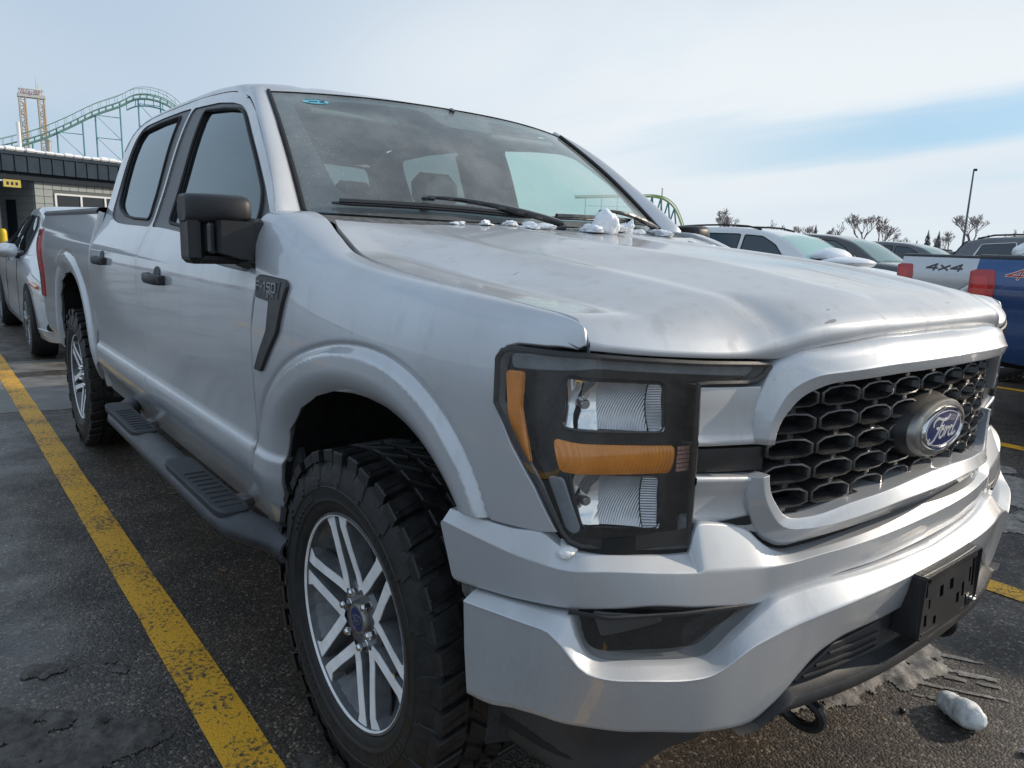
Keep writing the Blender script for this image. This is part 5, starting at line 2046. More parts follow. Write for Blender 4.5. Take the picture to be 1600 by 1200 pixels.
def board(name='running_board'):
    mb = MB()
    pts, rr = [], []
    xs = [-2.38, -2.36, -2.30, -2.22, -2.10] + list(np.linspace(-1.95, -.55, 14)) + [-.49, -.44, -.39, -.345]
    V = []
    for x in xs:
        f = sst(-2.14, -2.38, x); g = sst(-.60, -.33, x)
        yc = YB - .10 * f - .10 * g
        zc = ZB - .02 * g + .0 * f
        k = 1.0 if -2.34 < x else .80
        row = []
        for j in range(20):
            a = 2 * PI * j / 20
            row.append((x, -(yc + .058 * k * math.cos(a)), zc + .038 * k * math.copysign(abs(math.sin(a)) ** .85, math.sin(a))))
        V.append(row)
    n = len(xs)
    Vs = [p for r in V for p in r]
    F = [(i * 20 + j, i * 20 + (j + 1) % 20, (i + 1) * 20 + (j + 1) % 20, (i + 1) * 20 + j) for i in range(n - 1) for j in range(20)]
    F += [tuple(range(20))]
    mb.add(Vs, F)
    # open front end: a lip turned inwards
    e = V[-1]
    c = Vector(e[0]) * .5 + Vector(e[10]) * .5
    inn = [tuple(c + (Vector(p) - c) * .88) for p in e]
    deep = [(p[0] - .05, p[1], p[2]) for p in inn]
    k = len(mb.V)
    mb.add(list(e) + inn + deep, [(j, (j + 1) % 20, 20 + (j + 1) % 20, 20 + j) for j in range(20)] + [(20 + j, 20 + (j + 1) % 20, 40 + (j + 1) % 20, 40 + j) for j in range(20)] + [tuple(range(40, 60))])
    b = recalc(mb.build(name, mat('board_coat', (.040, .043, .050), .42, var=.3, vscale=9, bump=.3, bscale=250, rvar=.1), TRUCK, sharp=50))
    for x0, x1 in ((-2.24, -1.62), (-1.20, -.56)):
        pb = MB()
        pl = fillet([(x0, YB - .038), (x0 + .05, YB - .047), (x1 - .05, YB - .047), (x1, YB - .036), (x1, YB + .036), (x1 - .05, YB + .050), (x0 + .05, YB + .050), (x0, YB + .038)], .03)
        rw = lambda t, h: [(u + (.5 * (x0 + x1) - u) * t, -(YB + (v - YB) * (1 - t * 3)), ZB + h - .30 * (v - YB) ** 2 / .06 * .06) for u, v in pl]
        A, B_, C__ = rw(0, .022), rw(.0, .040), rw(.03, .0445)
        n_ = len(pl)
        pb.add(A + B_ + C__, [(i, (i + 1) % n_, n_ + (i + 1) % n_, n_ + i) for i in range(n_)] + [(n_ + i, n_ + (i + 1) % n_, 2 * n_ + (i + 1) % n_, 2 * n_ + i) for i in range(n_)] + [tuple(range(2 * n_, 3 * n_))])
        for k in range(9):
            x = x1 - .06 - k * .045
            if x < x0 + .08: break
            pb.box((x, -YB, ZB + .0445), (.012, .068, .006), .002)
        recalc(pb.build('step_pad', mat('pad_rubber', (.030, .031, .034), .60, var=.25, bump=.4, bscale=300), b, sharp=35))
    for x in (-2.0, -.80):
        sb = MB(); sb.box((x, -.93, .49), (.06, .20, .03), .005)
        sb.build('board_bracket', STEEL, b)
    return b


rb = board()
mirror_tree(rb, TRUCK)

# ---- door mirror
def door_mirror():
    G = []
    secs = [(-1.138, .70, .80), (-1.134, .86, .93), (-1.122, .95, .98), (-1.10, .99, 1.0), (-1.05, 1.0, 1.0), (-1.0, .99, .98), (-.985, .94, .90), (-.978, .82, .76)]

    def ring(y, kx, kz, z0, z1, xb, xf):
        zc, xc = (z0 + z1) / 2, (xb + xf) / 2
        row = []
        for j in range(28):
            a = 2 * PI * j / 28
            c, s = math.cos(a), math.sin(a)
            row.append((xc + (xf - xb) / 2 * kx * math.copysign(abs(c) ** .55, c), y, zc + (z1 - z0) / 2 * kz * math.copysign(abs(s) ** .55, s)))
        return row
    mb = MB()
    # cap over the top
    R_ = [ring(y, kx, kz, 1.362, 1.445, -.715, -.555 + .05 * max(0, (-1.06 - y)) / .08 * -1) for y, kx, kz in secs]
    V = [p for r in R_ for p in r]
    F = [(i * 28 + j, i * 28 + (j + 1) % 28, (i + 1) * 28 + (j + 1) % 28, (i + 1) * 28 + j) for i in range(len(secs) - 1) for j in range(28)]
    F += [tuple(range(28)), tuple(reversed(range((len(secs) - 1) * 28, len(secs) * 28)))]
    mb.add(V, F)
    m = recalc(mb.build('side_mirror', BLACKP, TRUCK, sharp=45))
    b = MB()
    b.box((-.655, -1.112, 1.345), (.11, .046, .18), .018)
    b.box((-.66, -1.06, 1.272), (.10, .145, .034), .012)
    b.build('mirror_shell', BLACKP, m, sharp=50)
    b = MB()
    b.box((-.625, -1.086, 1.326), (.11, .022, .082), .006)
    b.build('turn_lamp', mat('smoked_lens', (.035, .04, .045), .12, coat=1.0), m)
    b = MB()
    pl = [(-1.075, 1.288), (-.975, 1.262), (-.965, 1.372), (-1.075, 1.374)]
    b.prism(pl, lambda u, v, d: (-.60 + d * (1.0 + 1.2 * (u + 1.075)), u, v), -.06, .075)
    b.box((-.60, -.978, 1.315), (.17, .05, .135), .015)
    recalc(b.build('mirror_arm', BLACKP, m, sharp=30))
    b = MB(); b.box((-.722, -1.06, 1.365), (.008, .13, .15), .004)
    b.build('mirror_glass', CHROME, m)
    return m


dm = door_mirror()
mirror_tree(dm, TRUCK)

# ---- fender vent with raised lettering
VP = fillet([(-.472, 1.226), (-.450, 1.234), (-.298, 1.230), (-.280, 1.218), (-.338, 1.095), (-.470, .972), (-.514, .972), (-.404, 1.093), (-.382, 1.172), (-.474, 1.176)], .008)


def on_fender(off):
    def f(x, z):
        u, s = fs(x, z)
        p = fender(u, s)
        return (p[0], p[1] - off, p[2])
    return f


vent = panel('vent_trim', VP, on_fender(.010), mat('vent_satin', (.035, .037, .04), .38, rvar=.08, vscale=30), TRUCK, step=.025, dense=.012, depth=.014, gap=0)
mb = MB()
glyph = {'F': [[(0, 0), (0, 1), (1, 1)], [(0, .52), (.8, .52)]], '-': [[(.1, .48), (.8, .48)]], '1': [[(.2, .85), (.55, 1), (.55, 0)]],
         '5': [[(1, 1), (.05, 1), (.05, .55), (.95, .55), (.95, 0), (0, 0)]], '0': [[(0, 0), (1, 0), (1, 1), (0, 1), (0, 0)]],
         'S': [[(1, 1), (0, 1), (0, .52), (1, .52), (1, 0), (0, 0)]], 'T': [[(0, 1), (1, 1)], [(.5, 1), (.5, 0)]], 'X': [[(0, 0), (1, 1)], [(0, 1), (1, 0)]],
         '4': [[(.78, 0), (.78, 1), (0, .34), (1, .34)]], 'x': [[(.1, .05), (.9, .8)], [(.1, .8), (.9, .05)]]}


def text(mb, s, x0, z0, w, h, sp, fn, lw, d0, d1, slant=0.0):
    x = x0
    for ch in s:
        cw = w * (.62 if ch in '-1' else 1)
        for st_ in glyph[ch]:
            pts = [(x + u * cw + slant * v * h, z0 + v * h) for u, v in st_]
            for i in range(len(pts) - 1):
                a, b = pts[i], pts[i + 1]
                dx, dz = b[0] - a[0], b[1] - a[1]
                l = math.hypot(dx, dz)
                ex = lw * .5 / l
                a2 = (a[0] - dx * ex, a[1] - dz * ex); b2 = (b[0] + dx * ex, b[1] + dz * ex)
                stroke(mb, [a2, b2], lw, fn, d0 + i * 1e-5, d1 + i * 1e-5)
        x += cw + sp


ff = lambda u, v, d: on_fender(.010 + d)(u, v)
text(mb, 'F-150', -.462, 1.196, .022, .022, .008, ff, .0042, 0, .003)
text(mb, 'STX', -.392, 1.181, .012, .0095, .005, ff, .0022, 0, .002)
recalc(mb.build('vent_lettering', mat('letter_satin', (.30, .31, .32), .35, metal=.5), vent, smooth=False))
mb = MB()
for k in range(5):
    z = 1.1805 + .0028 * k
    stroke(mb, [(-.464 + .003 * k, z), (-.402, z)], .0011, ff, 0, .0012)
stroke(mb, [(-.468, 1.226), (-.31, 1.223)], .0015, ff, 0, .002)
stroke(mb, [(-.31, 1.223), (-.32, 1.182)], .0015, ff, 0, .002)
mb.build('vent_rib', mat('vent_line', (.09, .095, .10), .4), vent, smooth=False)

# ---- cowl and wipers
COWL = mat('cowl_dusty_plastic', (.115, .115, .113), .85, var=.45, vscale=60, bump=.5, bscale=200)
G = []
for a in np.linspace(-1, 1, 41):
    h = Vector(hood_pt(a * .995, 1.0))
    w = Vector(ws(a, .0))
    h2 = h + Vector((.03, 0, -.022))
    w2 = w + Vector((-.03, 0, -.006))
    row = []
    for t in np.linspace(0, 1, 7):
        p = h2 * (1 - t) + w2 * t
        p.z += .012 * math.sin(PI * t)
        row.append(tuple(p))
    G.append(row)
cow = grid('cowl', G, COWL, TRUCK, sharp=60)
mb = MB()
for a in (-.30, -.24, .05, .30):
    for k in range(2):
        p = Vector(ws(a + .035 * k, 0)) + Vector((.045, 0, -.002))
        mb.box(tuple(p), (.018, .022, .006), .003)
mb.build('cowl_clip', BLACKP, cow)


def wsn(a, b, d):
    p = Vector(ws(a, b)); e = 1e-3
    n = (Vector(ws(a, b + e)) - p).cross(Vector(ws(a + e, b)) - p).normalized()
    if n.x < 0: n = -n
    return tuple(p + n * d)


def wiper(a0, b0, a1, b1, piv, mid):
    mb = MB()
    pts = [wsn(a0 + (a1 - a0) * t, b0 + (b1 - b0) * t + .012 * math.sin(PI * t), .012) for t in np.linspace(0, 1, 14)]
    mb.tube(pts, [.004] + [.0075] * 12 + [.004], 6)
    pts = [wsn(a0 + (a1 - a0) * t, b0 + (b1 - b0) * t + .012 * math.sin(PI * t), .022) for t in np.linspace(.03, .97, 12)]
    mb.tube(pts, .0075, 5)
    bl = mb.build('wiper_blade', GLOSSB, TRUCK)
    mb = MB()
    am, bm_ = mid
    P = [Vector(wsn(am, bm_, .032)), Vector(wsn(am * .75 + piv[0] * .25, bm_ * .75 + piv[1] * .25 + .008, .050)), Vector(wsn(am * .4 + piv[0] * .6, bm_ * .4 + piv[1] * .6 + .006, .050)), Vector(wsn(piv[0], piv[1], .032))]
    q = []
    for i in range(9):
        t = i / 8
        q.append(tuple(P[0] * (1 - t) ** 3 + P[1] * 3 * t * (1 - t) ** 2 + P[2] * 3 * t * t * (1 - t) + P[3] * t ** 3))
    mb.tube(q, [.005, .0065, .0075, .008, .009, .010, .011, .012, .011], 8)
    mb.box(wsn(am, bm_, .028), (.05, .03, .016), .006)
    mb.box(wsn(piv[0], piv[1], .016), (.045, .045, .03), .012)
    mb.build('wiper_arm', GLOSSB, bl)
    return bl


wiper(-.905, .045, -.10, .030, (.02, -.03), (-.55, .085))
wiper(.02, .040, .83, .030, (.80, -.03), (.40, .080))

# ---- cabin, seen through the windscreen
mb = MB()
G = []
for y in np.linspace(-.78, .78, 13):
    a = y / .80
    w = Vector(ws(a, .01)) + Vector((-.015, 0, -.02))
    bin_ = .03 * math.exp(-((y - .38) / .2) ** 2)
    G.append([tuple(w), (-.72, y, 1.365 + bin_ * .5), (-.88, y, 1.355 + bin_), (-.95, y, 1.32 + bin_), (-.98, y, 1.22), (-.90, y, .95), (-.80, y, .80)])
grid('dashboard', G, INTR, TRUCK, sharp=50)
mb = MB(); mb.box((-.935, -.02, 1.36), (.03, .30, .17), .012)
mb.build('centre_screen', GLOSSB, TRUCK)
sw = MB()
c = Vector((-1.06, .39, 1.285)); tl_ = R(24)
ax = Vector((-math.cos(tl_), 0, math.sin(tl_))); u_ = Vector((0, 1, 0)); v_ = Vector((math.sin(tl_), 0, math.cos(tl_)))
ring = [tuple(c + u_ * .19 * math.cos(t) + v_ * .185 * math.sin(t)) for t in np.linspace(0, 2 * PI, 41)]
sw.tube(ring, .017, 10, cap=False)
sw.box(tuple(c + ax * -.02), (.05, .15, .11), .02)
for t in (R(0), R(180), R(270)):
    p = c + u_ * .18 * math.cos(t) + v_ * .18 * math.sin(t)
    sw.tube([tuple(c - ax * .01), tuple(p)], .016, 6)
sw.build('steering_wheel', INTR, TRUCK)


def seat(x, y, w, name='seat'):
    mb = MB()
    mb.box((x + .10, y, .95), (.52, w, .16), .06)
    rot = Matrix.Rotation(R(-12), 3, 'Y')
    mb.box((x - .22, y, 1.24), (.15, w, .58), .06, rot)
    s = mb.build(name, SEATM, TRUCK, sharp=60)
    hb = MB()
    hb.box((x - .30, y, 1.585), (.11, .27, .18), .05, Matrix.Rotation(R(-8), 3, 'Y'))
    for k in (-.06, .06):
        hb.tube([(x - .285, y + k, 1.42), (x - .30, y + k, 1.55)], .007, 6)
    hb.build('headrest', SEATM, s, sharp=60)


seat(-1.48, -.40, .52); seat(-1.48, .40, .52)
seat(-2.42, -.42, .60); seat(-2.42, .42, .60)
for sg in (-1, 1):
    mb = MB()
    mb.tube([(-1.90, sg * .84, .9), (-1.90, sg * .81, 1.36), (-1.90, sg * .66, 1.80)], [.05, .055, .05], 8)
    mb.build('b_pillar', INTR, TRUCK)
mb = MB()
mb.box((-1.085, 0, 1.785), (.05, .23, .065), .02, Matrix.Rotation(R(25), 3, 'Y'))
mb.tube([(-1.08, 0, 1.80), (-1.04, 0, 1.85)], .012, 6)
mb.build('rear_view_mirror', GLOSSB, TRUCK)
mb = MB()
mb.box((-1.10, -.02, 1.785), (.16, .22, .04), .015, Matrix.Rotation(R(34), 3, 'Y'))
pod = mb.build('sensor_pod', INTR, TRUCK)
mb = MB()
p = ws_in(-.075, .885, -.001)
mb.lathe([(0, .004), (.014, .003), (.016, 0)], 16, 'x', (p[0] - .012, p[1], p[2] - .006))
mb.build('camera_lens', mat('lens_grey', (.25, .27, .28), .2), pod)
for sg in (-1, 1):
    mb = MB(); mb.box((-1.16, sg * .40, 1.80), (.17, .36, .022), .008, Matrix.Rotation(R(18), 3, 'Y'))
    mb.build('sun_visor', HEADL, TRUCK)
mb = MB()
mb.box((-1.8, 0, .72), (2.1, 1.7, .06))
mb.build('cabin_floor', INTR, TRUCK)
# ------------------------------------------------------------------ ground
def ground_mat():
    m = bpy.data.materials.new('wet_asphalt')
    m.use_nodes = True
    nt = m.node_tree
    b = nt.nodes['Principled BSDF']
    tc = N(nt, 'ShaderNodeTexCoord')
    P = tc.outputs['Object']
    sep = N(nt, 'ShaderNodeSeparateXYZ'); L(nt, P, sep.inputs[0])
    big = N(nt, 'ShaderNodeTexNoise', Scale=.55, Detail=6.0, Roughness=.6); L(nt, P, big.inputs['Vector'])
    mid = N(nt, 'ShaderNodeTexNoise', Scale=3.2, Detail=8.0, Roughness=.65); L(nt, P, mid.inputs['Vector'])
    fine = N(nt, 'ShaderNodeTexNoise', Scale=38.0, Detail=6.0, Roughness=.7); L(nt, P, fine.inputs['Vector'])
    v1 = N(nt, 'ShaderNodeTexVoronoi', Scale=135.0); L(nt, P, v1.inputs['Vector'])
    v2 = N(nt, 'ShaderNodeTexVoronoi', Scale=62.0); L(nt, P, v2.inputs['Vector'])
    c1 = N(nt, 'ShaderNodeSeparateColor'); L(nt, v1.outputs['Color'], c1.inputs[0])
    c2 = N(nt, 'ShaderNodeSeparateColor'); L(nt, v2.outputs['Color'], c2.inputs[0])
    base = ramp_n(nt, c1.outputs[0], [(0, (.031, .0225, .016)), (.55, (.060, .046, .035)), (.80, (.092, .076, .061)), (.93, (.155, .13, .105)), (1, (.31, .275, .23))])
    dot = math_n(nt, 'MULTIPLY', math_n(nt, 'LESS_THAN', v2.outputs['Distance'], .30), math_n(nt, 'GREATER_THAN', c2.outputs[1], .955))
    base = mixc(nt, math_n(nt, 'MULTIPLY', dot, .8), base, (.30, .25, .20))
    tint = mixc(nt, maprange(nt, mid.outputs[0], .35, .65), (.62, .62, .64), (1.25, 1.18, 1.08))
    base = mixc(nt, 1.0, base, tint, 'MULTIPLY')
    # pale dried salt film in broad patches
    salt = maprange(nt, math_n(nt, 'MULTIPLY_ADD', mid.outputs[0], .5, big.outputs[0]), .74, .98)
    salt = math_n(nt, 'MULTIPLY', salt, maprange(nt, sep.outputs[1], -.6, .6, .35, 1.0))
    base = mixc(nt, math_n(nt, 'MULTIPLY', salt, .42), base, (.24, .215, .195))
    # wet sheen: open lane beside the line is wetter than the sheltered strip along the truck
    lane = maprange(nt, sep.outputs[1], -1.02, -1.75)
    wet = maprange(nt, math_n(nt, 'MULTIPLY_ADD', mid.outputs[0], .55, math_n(nt, 'MULTIPLY', big.outputs[0], .75)), .50, .78)
    wet = math_n(nt, 'MULTIPLY_ADD', lane, .60, math_n(nt, 'MULTIPLY', wet, .60), clamp=True)
    rough = math_n(nt, 'MULTIPLY_ADD', wet, -.56, .70)
    rough = math_n(nt, 'ADD', rough, math_n(nt, 'MULTIPLY_ADD', fine.outputs[0], .30, -.15), clamp=True)
    dark = mixc(nt, math_n(nt, 'MULTIPLY', wet, .35), base, (.016, .014, .013))
    L(nt, dark, b.inputs['Base Color'])
    L(nt, rough, b.inputs['Roughness'])
    b.inputs['Specular IOR Level'].default_value = .45
    hgt = math_n(nt, 'ADD', math_n(nt, 'MULTIPLY', v1.outputs['Distance'], -.55), math_n(nt, 'MULTIPLY', fine.outputs[0], .9))
    bp = N(nt, 'ShaderNodeBump', Distance=.006)
    L(nt, math_n(nt, 'MULTIPLY_ADD', wet, -.62, .85), bp.inputs['Strength'])
    L(nt, hgt, bp.inputs['Height'])
    L(nt, bp.outputs[0], b.inputs['Normal'])
    return m


GM = ground_mat()
gv = [(-900, -900, 0), (900, -900, 0), (900, 900, 0), (-900, 900, 0)]
tag(mesh('ground', gv, [(0, 1, 2, 3)], GM, None, False), kind='structure')


def line_mat():
    m = bpy.data.materials.new('worn_yellow_paint')
    m.use_nodes = True
    nt = m.node_tree
    b = nt.nodes['Principled BSDF']
    tc = N(nt, 'ShaderNodeTexCoord'); P = tc.outputs['Object']
    n1 = N(nt, 'ShaderNodeTexNoise', Scale=70.0, Detail=7.0, Roughness=.75); L(nt, P, n1.inputs['Vector'])
    n2 = N(nt, 'ShaderNodeTexNoise', Scale=3.5, Detail=4.0); L(nt, P, n2.inputs['Vector'])
    v1 = N(nt, 'ShaderNodeTexVoronoi', Scale=135.0); L(nt, P, v1.inputs['Vector'])
    w = math_n(nt, 'MULTIPLY_ADD', n2.outputs[0], .35, n1.outputs[0])
    wear = maprange(nt, w, .655, .80)
    col = mixc(nt, maprange(nt, n1.outputs[0], .35, .62), (.72, .345, .010), (.86, .46, .022))
    col = mixc(nt, math_n(nt, 'MULTIPLY', maprange(nt, n2.outputs[0], .5, .75), .35), col, (.30, .18, .04))
    col = mixc(nt, wear, col, (.035, .030, .025))
    L(nt, col, b.inputs['Base Color'])
    b.inputs['Roughness'].default_value = .52
    bp = N(nt, 'ShaderNodeBump', Strength=.6, Distance=.004)
    L(nt, math_n(nt, 'SUBTRACT', n1.outputs[0], math_n(nt, 'MULTIPLY', v1.outputs['Distance'], .5)), bp.inputs['Height'])
    L(nt, bp.outputs[0], b.inputs['Normal'])
    return m


YM = line_mat()
for y, x0, x1 in ((-1.155, -9.6, 1.9), (1.675, -9.6, 1.25), (4.43, -9.6, 1.25), (7.2, -9.6, 1.25), (-3.92, -9.6, 1.9), (9.96, -9.6, 1.25), (12.72, -9.6, 1.25)):
    n = 60
    V = []
    for i in range(n + 1):
        x = x0 + (x1 - x0) * i / n
        j = lambda: rng.normal(0, .0016)
        V += [(x, y - .064 + j(), .004), (x, y + .064 + j(), .004)]
    o = mesh('parking_line', V, [(2 * i, 2 * i + 2, 2 * i + 3, 2 * i + 1) for i in range(n)], YM, None, False)
    tag(o, kind='structure')

# concrete repair patches across the line behind the truck
CONC = mat('patch_concrete', (.17, .16, .145), .62, var=.35, vscale=5, bump=.5, bscale=50, rvar=.15)
for pl in ([(-6.28, -1.42), (-4.80, -1.34), (-4.72, -.30), (-6.20, -.34)], [(-7.25, -1.30), (-6.55, -1.30), (-6.50, -.2), (-7.2, -.2)]):
    q = []
    for x, y in densify(pl, .08):
        q.append((x + rng.normal(0, .018), y + rng.normal(0, .018)))
    v2, T, _l = cdt(q, [], .3)
    tag(mesh('concrete_patch', [(x, y, .0025) for x, y in v2], T, CONC, None, False), kind='structure')


def slush_mat(name, c1, c2, thr):
    m = bpy.data.materials.new(name)
    m.use_nodes = True
    nt = m.node_tree
    b = nt.nodes['Principled BSDF']
    tc = N(nt, 'ShaderNodeTexCoord'); P = tc.outputs['Object']
    n1 = N(nt, 'ShaderNodeTexNoise', Scale=16.0, Detail=8.0, Roughness=.7); L(nt, P, n1.inputs['Vector'])
    n2 = N(nt, 'ShaderNodeTexNoise', Scale=90.0, Detail=4.0, Roughness=.7); L(nt, P, n2.inputs['Vector'])
    c = mixc(nt, maprange(nt, n1.outputs[0], .35, .65), c1, c2)
    c = mixc(nt, maprange(nt, n2.outputs[0], .52, .72), c, tuple(x * .35 for x in c1))
    L(nt, c, b.inputs['Base Color'])
    b.inputs['Roughness'].default_value = .58
    bp = N(nt, 'ShaderNodeBump', Strength=.8, Distance=.006)
    L(nt, math_n(nt, 'ADD', n1.outputs[0], math_n(nt, 'MULTIPLY', n2.outputs[0], .4)), bp.inputs['Height'])
    L(nt, bp.outputs[0], b.inputs['Normal'])
    return m


SLUSH = slush_mat('beige_slush', (.15, .13, .108), (.33, .30, .265), .5)
MUCK = slush_mat('grey_slush', (.040, .033, .027), (.105, .092, .078), .5)


def slush(poly, m, h, seed, step=.02, hole=.42, scl=9.0, name='slush_patch'):
    """low crust on the asphalt: a height field broken up by noise so its rim is ragged"""
    from mathutils import noise
    if area2(poly) < 0: poly = poly[::-1]
    v2, T, lp = cdt(densify(poly, step), [], step)
    P = np.array(densify(poly, step * .8))
    V, keep = [], []
    for x, y in v2:
        d = float(np.sqrt(((P - [x, y]) ** 2).sum(1)).min())
        n = .5 + .5 * noise.fractal(Vector((x * scl, y * scl, seed)), 1.0, 2.0, 5)
        e = n * min(1, d / .06 + .25) - hole * (1.15 - min(1, d / .14) * .5)
        keep.append(e > 0)
        V.append((x, y, .003 + max(0, min(.5, e)) * h))
    F = [t for t in T if sum(keep[i] for i in t) >= 2]
    used = sorted(set(i for f in F for i in f))
    rm = {u: i for i, u in enumerate(used)}
    o = mesh(name, [V[i] for i in used], [tuple(rm[i] for i in f) for f in F], m, None, True, None, 180)
    return tag(o, kind='stuff')


slush([(.30, .02), (.50, .10), (.62, .34), (.70, .62), (.74, .86), (.56, 1.02), (.34, .80), (.22, .36)], SLUSH, .024, 3.1, .010, .22, 12)
slush([(-.03, -.25), (.30, -.30), (.42, .1), (.25, .35), (.0, .2)], SLUSH, .012, 9.2, .016, .40)
for k, (a, b_) in enumerate((((.60, .62), (.90, .80)), ((.58, .70), (.86, .86)), ((.64, .78), (.84, .90)), ((.70, .58), (.80, .66)), ((.56, .86), (.78, .98)))):
    w = .012 + .005 * (k % 3)
    dx, dy = b_[0] - a[0], b_[1] - a[1]
    l = math.hypot(dx, dy); nx, ny = -dy / l * w, dx / l * w
    slush([(a[0] + nx, a[1] + ny), (a[0] - nx, a[1] - ny), (b_[0] - nx * .5, b_[1] - ny * .5), (b_[0] + nx * .5, b_[1] + ny * .5)], SLUSH, .011, k * 2.2, .005, .12, 22, 'slush_streak')
slush([(-1.08, -1.85), (-.86, -1.62), (-.66, -1.42), (-.52, -1.27), (-.40, -1.25), (-.34, -1.50), (-.26, -1.80), (-.60, -2.0)], MUCK, .022, 5.5, .0085, .40, 15)
slush([(-1.02, -1.36), (-.86, -1.27), (-.76, -1.32), (-.88, -1.42)], MUCK, .020, 7.5, .008, .36, 14)
slush([(-1.06, -1.56), (-.94, -1.42), (-.84, -1.50), (-.95, -1.62)], MUCK, .018, 8.5, .008, .36, 14)
slush([(-.22, -1.06), (-.02, -1.10), (.04, -1.02), (-.12, -.98)], MUCK, .03, 2.4, .010, .20, 8)
slush([(-.6, 2.3), (.1, 2.1), (.9, 2.9), (.6, 4.1), (-.4, 3.7)], SLUSH, .008, 4.4, .03, .52, 4)
slush([(1.0, 1.6), (1.5, 1.9), (1.3, 2.5), (.9, 2.2)], SLUSH, .006, 6.4, .03, .5, 5)

# lump of ice fallen from the truck, and a bit of dark grit by it
p0, p1 = Vector((.768, .612)), Vector((.916, .545))
ICEW = mat('packed_snow', (.74, .74, .72), .5, var=.10, vscale=18, bump=1.0, bscale=45)
c = (p0 + p1) / 2
import bmesh
V, F = [], []
from mathutils import noise as _no
ax_ = (p1 - p0).normalized()
for i in range(29):
    t = i / 28
    r_i = (1 - abs(2 * t - 1) ** 3.4) ** .55
    for j in range(24):
        a = 2 * PI * j / 24
        q = Vector((t * 5, math.cos(a) * 1.2, math.sin(a) * 1.2))
        k_ = r_i * (1 + .22 * _no.fractal(q * .7, 1, 2, 4) + .10 * _no.noise(q * 3)) * (.92 + .18 * t)
        u = p0 + (p1 - p0) * t
        rad = .037 * k_
        lat = rad * math.cos(a) * 1.05
        V.append((u.x - ax_.y * lat, u.y + ax_.x * lat, max(.001, .028 + .034 * k_ * math.sin(a) + .006 * t)))
F = [(i * 24 + j, i * 24 + (j + 1) % 24, i * 24 + 24 + (j + 1) % 24, i * 24 + 24 + j) for i in range(28) for j in range(24)]
lump = recalc(mesh('ice_chunk', V, F, ICEW, None, True, None, 60))
tag(lump, 'long dirty white lump of packed snow on wet asphalt before the bumper', 'ice chunk')
for k, (x, y, s, lb) in enumerate(((.725, .47, .011, 'small black piece of grit on wet asphalt near the snow lump'),
                                    (1.02, .56, .014, 'small rounded white ice bit on the asphalt right of the grit'))):
    o = blob('grit' if k == 0 else 'ice_bit', (x, y, s * .6), (s, s * .8, s * .7), BLACKP if k == 0 else ICEW, None, 20 + k, 2, .3)
    tag(o, lb, 'grit' if k == 0 else 'ice bit')
# loose grit scattered on the asphalt
V, F = [], []
for k in range(420):
    x, y = rng.uniform(-4, 1.3), rng.uniform(-2.4, -.6)
    if k % 3 == 0: x, y = rng.uniform(.2, 1.3), rng.uniform(-.5, 2.2)
    s = abs(rng.normal(0, .0022)) + .0016
    a = rng.uniform(0, 6)
    b0 = len(V)
    V += [(x + s * math.cos(a + t), y + s * math.sin(a + t), .001) for t in (0, 2.1, 4.2)] + [(x, y, s * .9)]
    F += [(b0, b0 + 1, b0 + 3), (b0 + 1, b0 + 2, b0 + 3), (b0 + 2, b0, b0 + 3)]
tag(mesh('gravel', V, F, mat('grit_stone', (.16, .14, .12), .7, var=.5, vscale=40), None, False), kind='stuff')
mb = MB()
for x, y, a in ((-1.35, -.86, .4), (-2.4, -.78, 1.2)):
    lf = [(x + (u * math.cos(a) - v * math.sin(a)), y + (u * math.sin(a) + v * math.cos(a))) for u, v in ((-.022, 0), (-.008, .007), (.012, .006), (.024, 0), (.01, -.007), (-.01, -.006))]
    l_ = MB(); l_.prism(lf, lambda u, v, d: (u, v, .003 + d + .3 * abs(u - x)), 0, .001)
    o = l_.build('dead_leaf', mat('dead_leaf', (.22, .12, .07), .7), None, smooth=False)
    tag(o, 'small brown dead leaf on asphalt beside the running board' if x > -2 else 'small brown dead leaf on asphalt near the rear tyre', 'leaf')

# snow left on the pickup: lumps along the cowl, a rim under the lamp, crust on the hood
def hood_at(x, y):
    return hood_z(x, y)


cl = [(-.555, -.735, .018, 'small white snow lump at the passenger corner of the windshield base'),
      (-.485, -.640, .010, 'tiny snow crumb beside the snow lump at the windshield corner'),
      (-.395, -.400, .017, 'small rounded snow lump alone on the cowl left of the wiper arm'),
      (-.375, -.310, .020, 'flat snow lump on the cowl below the passenger wiper blade'),
      (-.365, -.235, .024, 'flat snow lump on the cowl next to the longest wiper arm'),
      (-.360, -.160, .030, 'ragged snow lump under the passenger wiper arm'),
      (-.352, -.075, .022, 'dirty snow lump just right of the ragged lump under the wiper arm'),
      (-.330, .090, .034, 'wide snow lump at the middle of the cowl by the wiper pivot'),
      (-.345, .160, .044, 'largest snow lump on the cowl, standing up before the windshield'),
      (-.345, .235, .038, 'translucent icy lump leaning on the largest snow lump'),
      (-.375, .330, .034, 'upright narrow snow lump right of the largest lump on the cowl'),
      (-.385, .400, .024, 'low snow lump between the upright lump and the far wiper'),
      (-.455, .600, .034, 'snow lump at the far corner of the windshield base'),
      (-.475, .680, .020, 'small snow lump at the far end of the cowl'),
      (-.30, .735, .016, 'small round snow ball on the far edge of the hood'),
      (-.34, .66, .012, 'flat snow crumb beside the round snow ball on the far hood edge')]
